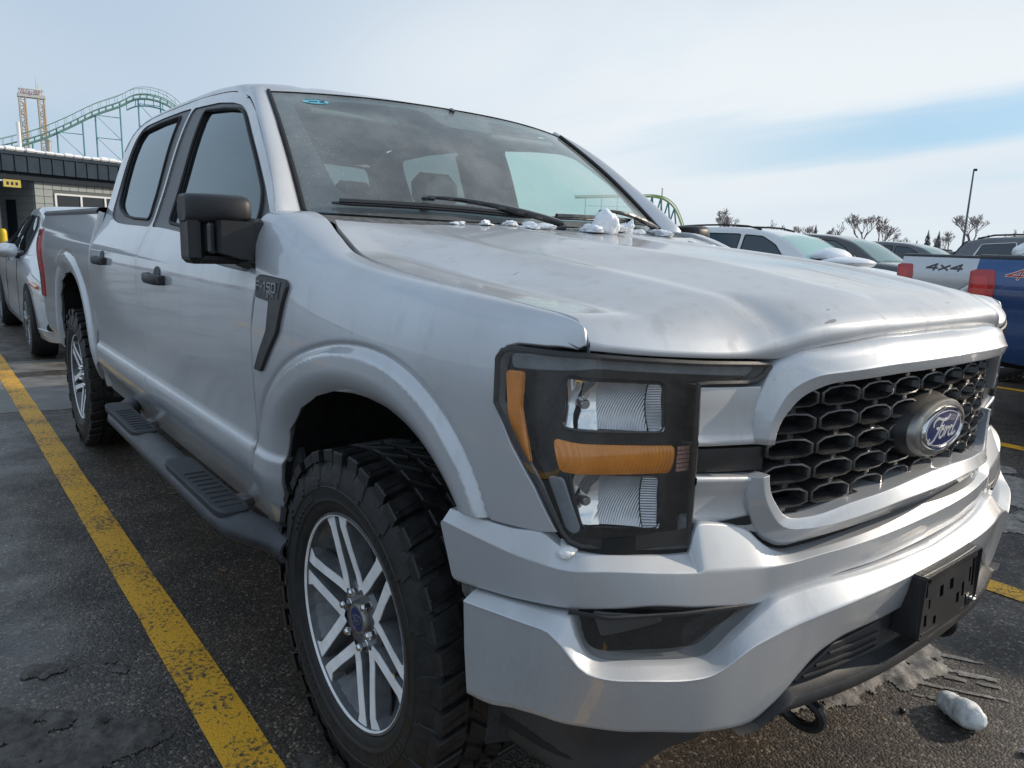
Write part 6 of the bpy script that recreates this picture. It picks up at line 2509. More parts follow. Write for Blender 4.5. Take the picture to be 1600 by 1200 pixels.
for k, (x, y, s, lb) in enumerate(cl):
    rr = random.Random(k)
    z = max(hood_z(max(x, -.42), y), 1.375) if abs(y) < .3 else hood_z(max(x, -.42), y)
    tall = 1.15 if s > .04 else .75
    if k == 10: tall = 1.35
    o = blob('snow_clump', (x, y, z + s * .20), (s * .85, s * (1.5 if k not in (8, 10) else .95), s * tall * (.62 if k not in (8, 10) else .85)), SNOW if k != 9 else ICE, None, 40 + k, 4, .95, rr.uniform(0, 3), .40)
    tag(o, lb, 'snow', 'snow lumps left on the cowl and hood')
rb_ = blob('snow_clump', (.668, -.905, .838), (.020, .034, .016), ICE, None, 90, 3, .4, 1.0, .6)
tag(rb_, 'dirty ice clinging under the lower corner of the headlight', 'snow')
o = blob('snow_clump', (.865, -.20, .545), (.03, .035, .03), ICE, None, 95, 3, .4, 0, .6)
tag(o, 'dirty snow caught in the lower bumper opening beside the plate bracket', 'snow')
o = blob('snow_clump', (.42, .47, hood_z(.42, .47) + .001), (.06, .03, .010), ICE, None, 97, 3, .45, .9, .5)
tag(o, 'thin yellowish ice scab on the far side of the hood', 'snow')
# ------------------------------------------------------------------ other vehicles
def recolour(root, old, new):
    for o in [root] + list(root.children_recursive):
        if o.type == 'MESH':
            for s in o.material_slots:
                if s.material == old:
                    s.link = 'OBJECT'
                    s.material = new


def sister(loc, label, paint, lamp, sc=.95, decal=None):
    """another crew cab of the same kind, a copy with its own paint"""
    r = TRUCK.copy(); COL.objects.link(r)
    skip = ('grille', 'headlight', 'fog_lamp', 'plate_bracket', 'tow_hook', 'lower_vent', 'skid_plate')
    for ch in list(TRUCK.children):
        if ch.name.split('.')[0] in skip: continue
        copy_tree(ch, r)
    r.location = loc
    r.scale = (sc, sc, sc)
    tag(r, label, 'pickup truck')
    recolour(r, SILVER, paint)
    recolour(r, TAILRED, lamp)
    return r


BLUE = paint_mat('blue_paint', (.012, .060, .20), .45, .30, .12, specks=False)
PALE = paint_mat('pale_silver_paint', (.56, .58, .60), .6, .4, .2, specks=False)


def bside(x, z, off=.004):
    return (x, -(BEDPROF(z) + arch_bump(x, z) + off), z)


def four_by_four(root, x0, z0, w, h, m_edge, m_in):
    mb = MB()
    fn = lambda u, v, d: bside(u, v, .003 + d)
    text(mb, '4x4', x0, z0, w, h, w * .22, fn, h * .30, 0, .0015, .35)
    mb.build('decal', m_edge, root, smooth=False)
    mb = MB()
    fn = lambda u, v, d: bside(u, v, .0052 + d)
    text(mb, '4x4', x0, z0, w, h, w * .22, fn, h * .15, 0, .001, .35)
    mb.build('decal', m_in, root, smooth=False)


bl = sister((3.87, 5.83, 0), 'dark blue pickup with snow on its bed rail and red tail lamp', BLUE, TAILRED)
four_by_four(bl, -4.70, 1.262, .115, .070, mat('decal_white', (.72, .72, .72), .5), mat('decal_red', (.50, .03, .02), .5))
sl = sister((2.08, 8.58, 0), 'pale silver pickup with grey decal parked just beyond the blue pickup', PALE, TAILRED)
four_by_four(sl, -4.62, 1.262, .115, .070, mat('decal_grey', (.16, .165, .17), .5), mat('decal_dark', (.05, .05, .055), .5))

# snow along the blue pickup's bed
for k, (x0, s, lb) in enumerate(((-.40, .17, 'low end of the snow bank on the blue pickup bed, next to its tail lamp'),
                                 (-.05, .20, 'rounded snow heap on the blue pickup bed left of the double heap'),
                                 (.30, .25, 'tallest double snow heap on the blue pickup bed'),
                                 (.68, .22, 'snow heap on the blue pickup bed right of the tallest heap'))):
    o = blob('snow_bank', (x0, 5.12, 1.385), (s * 1.35, .22, s * .62), SNOW, None, 60 + k, 4, .28, .1 * k, .3)
    tag(o, lb, 'snow', 'snow heaped on the blue pickup bed')


def ring_body(st, nseg=1):
    """loft of body sections: (x, half width, z bottom, z shoulder, z top)"""
    G = []
    for x, w, zb, zs, zt in st:
        h = zs - zb
        half = [(w * .80, zb - .01), (w * .95, zb + .015), (w * .985, zb + h * .18), (w * .992, zb + h * .40), (w, zb + h * .62), (w * .997, zb + h * .82), (w * .975, zs - .02), (w * .945, zs + (zt - zs) * .35), (w * .86, zs + (zt - zs) * .75), (w * .60, zt - .003), (0, zt + .012)]
        G.append([(x, -y, z) for y, z in half] + [(x, y, z) for y, z in reversed(half[:-1])])
    return G


def refine(st, n=4):
    xs = [s[0] for s in st]
    cols = [pchip([(-s[0], s[k]) for s in st]) for k in range(1, 5)]
    out = []
    for i in range(len(st) - 1):
        for k in range(n):
            x = xs[i] + (xs[i + 1] - xs[i]) * k / n
            out.append((x, *[c(-x) for c in cols]))
    out.append(st[-1])
    return out


def vehicle(name, loc, rz, label, cat, paint, body, roof, win, wheels, wr, glass=PRIV, wsg=CLEARG, rails=None, mirror_x=None, trimcol=None, group=None, detail=False):
    """body: stations; roof: (x, z, half width) top line from cowl to deck; win: list of side window polygons (x,z)."""
    r = empty(name, loc, rz, label, cat, group)
    st = refine(body)
    g = grid('body', ring_body(st), paint, r, sharp=50, flip=False)
    zt = pchip([(-s[0], s[4]) for s in st]); wb = pchip([(-s[0], s[1]) for s in st]); zsh = pchip([(-s[0], s[3]) for s in st])
    rz_ = pchip([(-x, z) for x, z, w in roof]); rw = pchip([(-x, w) for x, z, w in roof])
    x0, x1 = roof[0][0], roof[-1][0]

    def gh_y(x, z):
        b = zsh(-x); t = rz_(-x) - .07
        w0 = wb(-x) * .93
        w1 = rw(-x)
        if t <= b + .02: return w0
        f = min(1.15, max(-.1, (z - b) / (t - b)))
        return w0 + (w1 - w0) * f - .0
    G = []
    for i in range(41):
        x = x0 + (x1 - x0) * i / 40
        b = zsh(-x) - .03
        t = max(rz_(-x), b + .035)
        w1 = rw(-x)
        half = [(gh_y(x, b), b)] + [(gh_y(x, b + (t - .07 - b) * f), b + (t - .07 - b) * f) for f in (.25, .5, .75, 1.0)] if t - .07 > b else [(wb(-x) * .93, b)] * 5
        half += [(w1 * .985, t - .045), (w1 * .93, t - .02), (w1 * .75, t - .004), (0, t + .012)]
        G.append([(x, -y, z) for y, z in half] + [(x, y, z) for y, z in reversed(half[:-1])])
    cabin = grid('cabin', G, paint, r, sharp=40)
    # windows
    for poly in win:
        for sg in (-1, 1):
            f = lambda u, v, s=sg: (u, s * (gh_y(u, v) + .006), v)
            wdw = panel('side_window', fillet(poly, .04), f, glass, r, step=.12, dense=.06, depth=.004, gap=0, hint=(0, sg, 0))
            mb = MB()
            lp = densify(fillet(poly, .04), .08)
            P = [f(u, v) for u, v in lp]
            mb.tube(P + [P[0]], .012, 5, cap=False)
            mb.build('window_surround', trimcol or SEAL, wdw)
    # windscreen and back glass follow the roof line
    for nm, xa, xb in (('windscreen', roof[0][0], roof[1][0]), ('back_window', roof[-1][0], roof[-2][0])):
        G = []
        for i in range(9):
            t = .06 + .86 * i / 8
            x = xa + (xb - xa) * t
            z = max(rz_(-x), zsh(-x) - .03 + .035)
            row = []
            for a in np.linspace(-1, 1, 9):
                w = rw(-x) * .94
                row.append((x + (.012 if xa > xb else -.012) * 1.0, a * w, z + .014 * (1 - a * a) + .010 - .012 * a * a))
            G.append(row)
        grid(nm, G, wsg if nm == 'windscreen' else glass, r, sharp=180)
    # wheels with arches
    for x in wheels:
        for sg in (-1, 1):
            w = wb(-x)
            mb = MB()
            mb.lathe([(.0, sg * (w + .004)), (wr + .05, sg * (w + .004)), (wr + .055, sg * (w + .001)), (wr + .055, sg * (w - .05))], 40, 'y', (x, 0, wr), R(-12), R(192))
            mb.build('wheel_arch', VOID, r)
            mb = MB()
            a = sg * (w + .004)
            mb.lathe([(wr * .60, a), (wr * .66, a + sg * .012), (wr * .90, a + sg * .012), (wr * .985, a - sg * .02), (wr, a - sg * .06), (wr, a - sg * .2)], 36, 'y', (x, 0, wr))
            ty = mb.build('wheel', RUBBER, r)
            mb = MB()
            mb.lathe([(.0, a - sg * .005), (.07, a), (.075, a - sg * .03), (wr * .58, a - sg * .05), (wr * .62, a + sg * .006), (wr * .66, a + sg * .010)], 36, 'y', (x, 0, wr))
            for k in range(5):
                an = 2 * PI * k / 5 + .3
                for d in (-.13, .13):
                    p0 = (x + .06 * math.cos(an), a - sg * .005, wr + .06 * math.sin(an)); p1 = (x + wr * .62 * math.cos(an + d), a + sg * .004, wr + wr * .62 * math.sin(an + d))
                    mb.tube([p0, p1], [.020, .016], 5)
            mb.build('rim', mat('grey_rim', (.32, .33, .34), .4, metal=.6), ty)
    if mirror_x:
        for sg in (-1, 1):
            mb = MB()
            mx, mz = mirror_x
            w = wb(-mx) * .93
            secs = [(0, .03, .03), (.02, .07, .065), (.10, .085, .075), (.18, .075, .06), (.215, .03, .02)]
            V = []
            for d, rx, rzz in secs:
                V += [(mx + .02 - d * .15 + rx * math.cos(t) * (1.2 if math.cos(t) > 0 else .5), sg * (w + .03 + d), mz + .02 + rzz * math.sin(t)) for t in np.linspace(0, 2 * PI, 17)[:-1]]
            F = [(i * 16 + j, i * 16 + (j + 1) % 16, i * 16 + 16 + (j + 1) % 16, i * 16 + 16 + j) for i in range(4) for j in range(16)] + [tuple(range(16)), tuple(range(64, 80))]
            mb.add(V, F)
            recalc(mb.build('door_mirror', paint if detail else SEAL, r, sharp=70))
            mb = MB(); mb.box((mx + .0, sg * (w + .015), mz - .03), (.09, .10, .06), .02)
            mb.build('mirror_foot', SEAL, r)
    if rails:
        for sg in (-1, 1):
            mb = MB()
            P = [(x, sg * (rw(-x) * .86), rz_(-x) + (.035 if 0 < i < 7 else .0)) for i, x in enumerate(np.linspace(rails[0], rails[1], 8))]
            mb.tube(P, .018, 6)
            mb.build('roof_rail', SEAL, r)
    # lamps
    for sg in (-1, 1):
        s0 = st[0]
        i = min(range(len(st)), key=lambda k: abs(st[k][0] - (st[0][0] - .22)))
        s1 = st[i]
        mb = MB()
        pts = []
        for t in np.linspace(0, 1, 8):
            x = s1[0] - .12 + (s0[0] - .02 - (s1[0] - .12)) * t
            w = wb(-x); zs = zsh(-x)
            pts.append((x, sg * (w * 1.0 + .004), zs))
        V, F = [], []
        for x, y, z in pts:
            V += [(x, y * .985, z - .01), (x + .006, y * 1.004, z - .07), (x + .004, y * .996, z - .15)]
        for k in range(7):
            for j in range(2):
                F.append((3 * k + j, 3 * k + j + 1, 3 * k + j + 4, 3 * k + j + 3))
        mb.add(V, F)
        mb.build('head_lamp', mat('clear_lamp', (.55, .57, .58), .12, coat=1.0, var=.4, vscale=30), r)
        mb = MB()
        e = st[-1]
        mb.box((e[0] + .06, sg * e[1] * .86, e[3] - .10), (.14, .20, .18), .03)
        mb.build('tail_lamp', TAILRED, r)
    return r


SEDB = [(2.40, .60, .30, .62, .66), (2.36, .72, .24, .66, .71), (2.26, .82, .21, .70, .77), (2.05, .885, .20, .745, .83), (1.75, .91, .20, .79, .88), (1.35, .918, .20, .84, .935), (.95, .92, .20, .88, .975), (.5, .92, .20, .905, .985),
        (0, .92, .20, .92, .985), (-.6, .92, .20, .935, .99), (-1.1, .92, .21, .95, 1.01), (-1.6, .915, .23, .955, 1.05), (-2.0, .89, .26, .94, 1.06), (-2.28, .82, .32, .90, 1.02), (-2.38, .70, .42, .82, .9)]
SEDR = [(1.22, .945, .80), (.30, 1.405, .60), (-.15, 1.465, .585), (-.7, 1.46, .58), (-1.15, 1.39, .575), (-1.95, 1.07, .70)]
SEDW = [[(.62, .965), (-.30, .985), (-.33, 1.36), (.12, 1.335), (.36, 1.235)], [(-.40, .988), (-1.18, 1.01), (-1.30, 1.07), (-.95, 1.30), (-.43, 1.362)]]
SEDP = paint_mat('sedan_silver', (.66, .68, .71), .45, .36, .3, specks=False)
sed = vehicle('sedan', (-9.08, .15, 0), 0, 'silver sedan parked behind the big pickup, nose towards its tailgate', 'car', SEDP, SEDB, SEDR, SEDW, (1.42, -1.40), .325,
              mirror_x=(.60, .965), detail=True)
sed.scale = (1.08, 1.08, 1.08)
# nearer detail on the sedan: amber-tinted lamp, fog recess, chrome blade, door handles and shut lines
zt_ = pchip([(-s[0], s[1]) for s in SEDB])
for sg in (-1, 1):
    mb = MB()
    V, F = [], []
    for x in np.linspace(1.62, 2.34, 10):
        w = zt_(-x)
        t = (x - 1.62) / .72
        z0 = .800 - .10 * t; hgt = .02 + .13 * math.sin(PI * min(1, t * .75 + .08))
        V += [(x, sg * (w * .972 + .006), z0), (x + .004, sg * (w + .012), z0 - hgt * .5), (x, sg * (w + .008), z0 - hgt)]
    for k in range(9):
        for j in range(2):
            F.append((3 * k + j, 3 * k + j + 1, 3 * k + j + 4, 3 * k + j + 3))
    mb.add(V, F)
    hl_ = mb.build('head_lamp', mat('sedan_lamp', (.58, .54, .50), .10, coat=1.0, var=.15, vscale=9), sed)
    mb = MB()
    mb.tube([(1.80, sg * (zt_(-1.8) + .014), .735), (2.05, sg * (zt_(-2.05) + .015), .70)], .016, 6)
    mb.build('side_reflector', mat('orange_lens', (.75, .22, .06), .2, coat=1.0), hl_)
    mb = MB()
    mb.box((2.24, sg * .80, .36), (.16, .10, .09), .03, Matrix.Rotation(sg * R(-32), 3, 'Z'))
    fr = mb.build('fog_recess', VOID, sed)
    mb = MB()
    mb.tube([(2.02, sg * .905, .335), (2.20, sg * .862, .325), (2.32, sg * .775, .322)], [.006, .013, .010], 6)
    mb.build('fog_blade', SEDP, fr)
    for xh in (-.18, -1.10):
        mb = MB(); mb.box((xh, sg * .928, .885), (.19, .022, .026), .01)
        mb.build('door_handle', SEDP, sed)
    for xs, za, zb_ in ((.70, .30, .93), (-.36, .30, .95), (-1.28, .55, .97)):
        mb = MB()
        mb.tube([(xs - .05 * (z - .3) * (1 if xs > 0 else .2), sg * (.9205 - .02 * max(0, (z - .75)) / .2), z) for z in np.linspace(za, zb_, 8)], .0026, 4)
        mb.build('shut_line', VOID, sed)

SUVB = [(2.52, .70, .36, .80, .86), (2.46, .84, .30, .86, .95), (2.25, .94, .27, .93, 1.04), (1.8, .98, .27, 1.00, 1.11), (1.25, .985, .27, 1.06, 1.15), (.6, .985, .27, 1.09, 1.16), (-.5, .985, .27, 1.11, 1.17), (-1.6, .98, .29, 1.13, 1.18), (-2.2, .965, .34, 1.13, 1.18),
        (-2.50, .90, .45, 1.08, 1.14), (-2.56, .80, .52, 1.0, 1.05)]
SUVR = [(1.42, 1.13, .84), (.48, 1.66, .68), (.0, 1.755, .665), (-.8, 1.79, .66), (-1.7, 1.765, .65), (-2.15, 1.69, .64), (-2.50, 1.15, .78)]
SUVW = [[(.86, 1.15), (-.16, 1.165), (-.16, 1.64), (.22, 1.615), (.52, 1.47)], [(-.26, 1.167), (-1.14, 1.18), (-1.14, 1.66), (-.26, 1.65)], [(-1.24, 1.18), (-2.02, 1.20), (-1.86, 1.61), (-1.24, 1.655)]]
WHT = paint_mat('white_paint', (.78, .79, .80), .0, .35, .15, specks=False)
DRK = paint_mat('black_paint', (.018, .018, .02), .2, .25, .15, specks=False)
GRY = paint_mat('grey_paint', (.075, .08, .09), .5, .3, .2, specks=False)
wsuv = vehicle('suv', (-6.72, 11.38, 0), 0, 'white suv with black roof rails and snow below its windscreen', 'suv', WHT, SUVB, SUVR, SUVW, (1.5, -1.55), .38, rails=(.1, -2.0), mirror_x=(.85, 1.2))
for k, (x, y, z, d, lb) in enumerate(((-5.30, 10.95, 1.30, (.30, .34, .13), 'bright snow patch on the lower windscreen of the white suv'),
                                      (-4.95, 10.85, 1.175, (.42, .40, .10), 'bright snow sheet on the hood of the white suv'))):
    o = blob('snow_patch', (x, y, z), d, SNOW, None, 70 + k, 3, .25, 0, .4)
    if k == 0: o.rotation_euler = (0, 0, 0)
    tag(o, lb, 'snow')
vehicle('suv', (-8.25, 16.9, .04), 0, 'black suv between the white suv and the pale silver pickup', 'suv', DRK, SUVB, SUVR, SUVW[:2], (1.5, -1.55), .38, glass=CLEARG, mirror_x=(.85, 1.2))
tg = vehicle('suv', (-2.55, 15.95, .02), 0, 'dark grey suv with bright window trim behind the pale silver pickup', 'suv', GRY, SUVB, SUVR, SUVW, (1.5, -1.55), .38, rails=(.1, -2.0), trimcol=CHROME, mirror_x=(.85, 1.2))
r4 = vehicle('suv', (-1.9, 21.4, .12), 0, 'far dark suv with a snowy roof rack beyond the dark grey suv', 'suv', DRK, SUVB, SUVR, SUVW, (1.5, -1.55), .38, rails=(.1, -2.0))
mb = MB()
for k in range(6):
    mb.box((.1 - .38 * k, 0, 1.85), (.05, 1.25, .04), .01)
for sg in (-1, 1):
    mb.box((-.85, sg * .62, 1.86), (2.1, .05, .05), .01)
mb.build('roof_rack', SEAL, r4)
o = blob('snow_patch', (-2.7, 21.2, 2.01), (.95, .5, .05), SNOW, None, 77, 3, .25, 0, .4)
tag(o, 'thin snow on the roof rack of the far dark suv', 'snow')
vehicle('sedan', (-8.6, 27.5, .12), 0, 'far dark sedan whose roof shows past the black suv', 'car', DRK, SEDB, SEDR, SEDW, (1.42, -1.40), .33)
vehicle('suv', (-9.2, 23.2, 0), 0, 'far grey suv beyond the black suv', 'suv', GRY, SUVB, SUVR, SUVW, (1.5, -1.55), .38)
# ------------------------------------------------------------------ building with the snowy roof
TILE = mat('glazed_block', (.29, .32, .32), .45, var=.08, vscale=1.2)
TILED = mat('block_joint', (.12, .14, .14), .8)
FASC = mat('slate_metal', (.026, .044, .066), .65, spec=.2, var=.15, vscale=3)
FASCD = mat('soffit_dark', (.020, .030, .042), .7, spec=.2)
WFRAME = mat('white_frame', (.72, .74, .74), .5)
DGLASS = mat('dark_glass', (.010, .012, .013), .08, coat=.5)
YEL = mat('safety_yellow', (.75, .52, .02), .4)
bz = math.atan2(.91, -.41)
B = empty('building', (-28.8, 1.70, 0), bz, 'low grey block building with dark metal eaves and snow on its roof', 'building')


def lbox(name, c, d, m, par, bev=0.0):
    mb = MB(); mb.box(c, d, bev)
    return mb.build(name, m, par, sharp=30)


wall = lbox('wall', (6.0, .30, 1.42), (12.0, .56, 2.84), TILED, B)
lbox('side_wall', (.14, 1.7, 1.42), (.28, 2.3, 2.84), TILED, B)
lbox('recess_wall', (-3.2, 2.9, 1.42), (7.0, .3, 2.84), mat('recess_shade', (.05, .055, .06), .7, var=.2), B)  # shade of the entry is put into this wall's dark colour
tv, tf = MB().box((0, .0, 0), (.300, .03, .232), .006).V, MB().box((0, .0, 0), (.300, .03, .232), .006).F
pro = None
for i in range(14):
    for j in range(11):
        x, z = .155 + .31 * i, 2.70 - .242 * j
        if z < .1: continue
        if x > .62 and x < 4.4 and 1.20 < z < 2.46: continue
        if pro is None:
            o = pro = mesh('tile', tv, tf, TILE, wall, False)
        else:
            o = pro.copy(); COL.objects.link(o); o.parent = wall
        o.location = (x, .008 + rng.normal(0, .0015), z)
for j in range(11):
    for i in range(7):
        z = 2.70 - .242 * j
        if z < .1: continue
        o = pro.copy(); COL.objects.link(o); o.parent = B.children[1]
        o.location = (-.008, .20 + .31 * i, z); o.rotation_euler = (0, 0, PI / 2)
fr = MB()
for x in (.70, 1.62, 2.54, 3.46, 4.38):
    fr.box((x, .015, 1.83), (.07, .10, 1.26))
for z in (1.22, 2.44):
    fr.box((2.54, .012, z), (3.70, .10, .06))
wn = fr.build('window', WFRAME, B, smooth=False)
for k in range(4):
    lbox('pane', (1.16 + .92 * k, .02, 1.83), (.86, .03, 1.2), DGLASS, wn)
band = lbox('eave_band', (2.5, .12, 2.94), (19.0, .6, .26), FASCD, B)
fa = lbox('fascia', (2.5, -.10, 3.34), (19.0, .50, .56), FASC, B)
for k in range(46):
    lbox('seam', (-6.9 + .41 * k, -.365, 3.335), (.035, .03, .54), FASC, fa)
lbox('fascia', (-5.4, -.9, 3.30), (4.4, 1.1, .62), FASCD, B)
lbox('roof', (2.5, 5.0, 3.64), (19.4, 10.8, .10), FASC, B)
sn = MB()
for k in range(60):
    x = -7.1 + .326 * k
    h = .10 + .05 * rng.random()
    sn.box((x, -.22 + .04 * rng.random(), 3.70 + h / 2), (.345, .40 + .1 * rng.random(), h), .045)
sn.box((2.5, 5.2, 3.75), (19.2, 10.0, .11), .04)
tag(sn.build('roof_snow', SNOW, B, sharp=60), kind='stuff')
pp = MB(); pp.lathe([(.09, 3.6), (.09, 4.32), (.12, 4.32), (.12, 4.38), (.0, 4.40)], 12, 'z', (1.35, 1.2, 0))
pp.build('vent_pipe', mat('galv', (.34, .33, .31), .5, metal=.5), B)
pp = MB(); pp.lathe([(.06, 3.85), (.06, 4.75), (.0, 4.78)], 10, 'z', (.0, .6, 0)); 
pp.build('antenna', WHITEP, B)
pp = MB(); pp.lathe([(.05, 3.6), (.05, 3.88)], 8, 'z', (.0, .6, 0)); pp.build('antenna_base', SEAL, B)
dr = lbox('door', (-.03, 1.35, 1.15), (.05, .55, 2.1), FASCD, B)
for k, x in enumerate((-1.25, -1.05, -.62)):
    lbox('door_post', (x, .9 + .1 * k, 1.18), (.10, .10, 2.1 - .3 * (k == 1)), mat('pale_post', (.45, .45, .44), .5), B)
lbox('roof_post', (-1.9, -.2, 1.5), (.14, .14, 3.0), FASCD, B)
sg_ = empty('hanging_sign', tuple(B.matrix_world @ Vector((0, 0, 0))), bz, 'small yellow sign hanging under the dark eave of the building', 'sign')
sg_.location = (-28.8 + .41 * .95 - .0, 1.70 - .91 * .95, 0)
lbox('board', (.0, -.42, 2.66), (.55, .04, .24), mat('sign_yellow', (.50, .40, .08), .5), sg_, .004)
for k in range(3):
    lbox('print', (-.14 + .14 * k, -.444, 2.66), (.07, .006, .10), FASCD, sg_)
for x in (-.2, .2):
    lbox('hanger', (x, -.42, 2.86), (.02, .02, .22), SEAL, sg_)
bo = MB(); bo.lathe([(.0, 1.22), (.07, 1.20), (.105, 1.14), (.11, 1.05), (.11, 0)], 16, 'z')
b_ = bo.build('bollard', YEL, None)
b_.location = (-26.9, .55, 0)
tag(b_, 'yellow steel bollard by the dark entrance of the building', 'bollard')

# ------------------------------------------------------------------ roller coaster
TEAL = mat('coaster_teal_hazed', (.13, .36, .38), .6)  # paled towards the sky: distance haze mixed into the colour
GREEN = mat('coaster_green_hazed', (.24, .44, .37), .6)  # green with the same aerial haze painted in
LIME = mat('coaster_lime', (.45, .58, .22), .5)
TRK = pchip([(-12, 7.6), (0, 9.7), (10.1, 12.98), (15.13, 14.98), (18.6, 16.9), (23.1, 19.67), (26.3, 21.19), (29.0, 22.7), (30.4, 22.85), (31.8, 22.7), (33.3, 22.2), (35.5, 20.4), (39, 16.0), (43, 9.5), (47, 5)])
TX = lambda y: -139.6 + (y - 0) * .165
co = empty('roller_coaster', (TX(20), 20, 0), 0, 'green lift hill of a steel roller coaster behind the building', 'roller coaster')


def W2L(p, o):
    return tuple(Vector(p) - Vector(o.location))


tr = MB(); rl_ = MB()
ys = np.linspace(-12, 46, 80)
for off, r_, dz in ((0, .19, -.70), (-.55, .09, 0), (.55, .09, 0)):
    tr.tube([W2L((TX(y) + off, y, TRK(y) + dz), co) for y in ys], r_, 6)
for y in np.linspace(-12, 46, 60):
    p = (TX(y), y, TRK(y))
    tr.tube([W2L((p[0] - .55, y, p[2]), co), W2L((p[0], y, p[2] - .75), co), W2L((p[0] + .55, y, p[2]), co)], .08, 4)
tr.build('track', GREEN, co)
for off in (-1.0, 1.0):
    rl_.tube([W2L((TX(y) + off, y, TRK(y) + 1.0), co) for y in ys], .05, 4)
    for y in np.linspace(-12, 46, 50):
        rl_.tube([W2L((TX(y) + off, y, TRK(y) - .1), co), W2L((TX(y) + off, y, TRK(y) + 1.0), co)], .035, 4)
rl_.build('walkway_rail', GREEN, co)
for y0 in (-3, 5, 12.5, 19.3, 24.6, 30.6, 36.2):
    sp = MB()
    hw = 1.75 if y0 < 28 else 1.6
    zt0 = TRK(y0)
    for s in (-1, 1):
        y = y0 + s * hw
        sp.tube([W2L((TX(y), y, 0), co), W2L((TX(y), y, TRK(y) - .8), co)], .13, 6)
    nb_ = int(zt0 / 3.4)
    for k in range(1, nb_ + 1):
        z = zt0 - 1.6 - 3.4 * (k - 1)
        if z < 1: break
        sp.tube([W2L((TX(y0), y0 - hw, z), co), W2L((TX(y0), y0 + hw, z), co)], .08, 4)
        if z > 4.4:
            sp.tube([W2L((TX(y0), y0 - hw, z), co), W2L((TX(y0), y0 + hw, z - 3.4), co)], .045, 4)
    sp.build('support', TEAL, co)
# arched truss under the crest
cr = MB()
P = [(y, TRK(y) - 1.8 + .06 * (y - 30.4) ** 2 * .15) for y in np.linspace(27.3, 34.5, 12)]
cr.tube([W2L((TX(y), y, z), co) for y, z in P], .12, 5)
for y, z in P[::2]:
    cr.tube([W2L((TX(y), y, z), co), W2L((TX(y), y, TRK(y) - .5), co)], .07, 4)
cr.build('crest_truss', TEAL, co)

# second hill seen past the windscreen pillar
c2 = empty('roller_coaster', (-142, 165, 0), 0, 'distant lime and teal coaster hill beside the windscreen pillar', 'roller coaster')
T2 = pchip([(150, 15.2), (156, 15.6), (161, 15.8), (164, 16.0), (166, 15.6), (167.4, 14.6), (168.6, 12.9), (169.6, 10.2), (170.6, 6.5), (172, 2)])
X2 = lambda y: -146.9 + (y - 160.7) * 1.16
tr = MB()
ys = np.linspace(150, 172, 60)
for off, dz, r_ in ((0, -.5, .28), (-.5, 0, .14), (.5, 0, .14)):
    tr.tube([W2L((X2(y) + off, y, T2(y) + dz), c2) for y in ys], r_, 5)
tr.build('track', LIME, c2)
for k, y in enumerate((152, 155, 158, 160.8, 162.6, 164.4, 166, 167.4, 168.6)):
    sp = MB()
    x = X2(y)
    if k < 4:
        sp.tube([W2L((x, y, 0), c2), W2L((x, y, T2(y) - .5), c2)], .12, 5)
        for z in (5, 9, 12.5):
            sp.tube([W2L((x, y, z), c2), W2L((X2(y + 2.6), y + 2.6, z), c2)], .07, 4)
    else:
        sp.tube([W2L((x, y, T2(y) - .4), c2), W2L((x - 2.6, y - 2.2, 0), c2)], .24, 5)
        sp.tube([W2L((x, y, T2(y) - .4), c2), W2L((x + 1.4, y + 1.2, 0), c2)], .24, 5)
    sp.build('support', TEAL, c2)
ms = MB(); ms.tube([(-141.5 * 1.25, 167.2 * 1.25, 0), (-141.5 * 1.25, 167.2 * 1.25, 22.2)], [.5, .22], 8)
tag(ms.build('mast', mat('pale_mast', (.66, .62, .56), .6), None), 'thin pale mast rising behind the distant coaster hill', 'mast')

# ------------------------------------------------------------------ drop tower
BEI = mat('tower_beige', (.62, .55, .44), .6, var=.1)
ORG = mat('tower_orange', (.60, .42, .30), .6)
dt = empty('drop_tower', (-316.3, 36.0, 0), R(-3), 'tall pale twin-leg drop tower with red lettering behind the coaster', 'ride tower')
for yy in (-3.1, 2.5):
    lg = MB()
    for sx in (-.9, .9):
        for sy in (-.9, .9):
            lg.tube([(sx, yy + sy, 0), (sx, yy + sy, 45)], .30, 5)
    for k in range(22):
        z = 2 + 2 * k
        s = 1 if k % 2 else -1
        for a in (-.9, .9):
            lg.tube([(a, yy - .9 * s, z), (a, yy + .9 * s, z + 2)], .12, 4)
            lg.tube([(-.9 * s, yy + a, z), (.9 * s, yy + a, z + 2)], .12, 4)
        lg.box((.9, yy, z), (.12, 1.8, .25))
    l_ = lg.build('tower_leg', BEI, dt)
    g_ = MB(); g_.tube([(1.2, yy + .25, 6), (1.2, yy + .25, 43)], .22, 5); g_.build('guide_rail', ORG, l_)
tp = MB()
tp.box((0, -.3, 45.6), (2.6, 8.4, 1.3), .1); tp.box((0, -.3, 47.8), (1.2, 7.2, .3))
for y in (-4, -2.4, -.8, .8, 2.2, 3.4):
    tp.tube([(0, y, 46), (0, y, 48)], .12, 4)
for y, h in ((-2.9, 49), (1.3, 52), (1.9, 50.4), (2.9, 49.2)):
    tp.tube([(0, y, 46), (0, y, h)], [.3, .08], 5)
crown = tp.build('tower_head', mat('tower_pale', (.70, .69, .66), .6), dt)
fc = bpy.data.curves.new('tower_lettering', 'FONT')
fc.body = 'Valleyfair'
fc.size = 1.75; fc.shear = .25; fc.extrude = .08; fc.offset = .03
fc.align_x = 'CENTER'
tmp = bpy.data.objects.new('tower_lettering', fc)
COL.objects.link(tmp)
bpy.context.view_layer.update()
lm = bpy.data.meshes.new_from_object(tmp.evaluated_get(bpy.context.evaluated_depsgraph_get()))
bpy.data.objects.remove(tmp)
fo = bpy.data.objects.new('tower_lettering', lm)
COL.objects.link(fo); fo.parent = crown
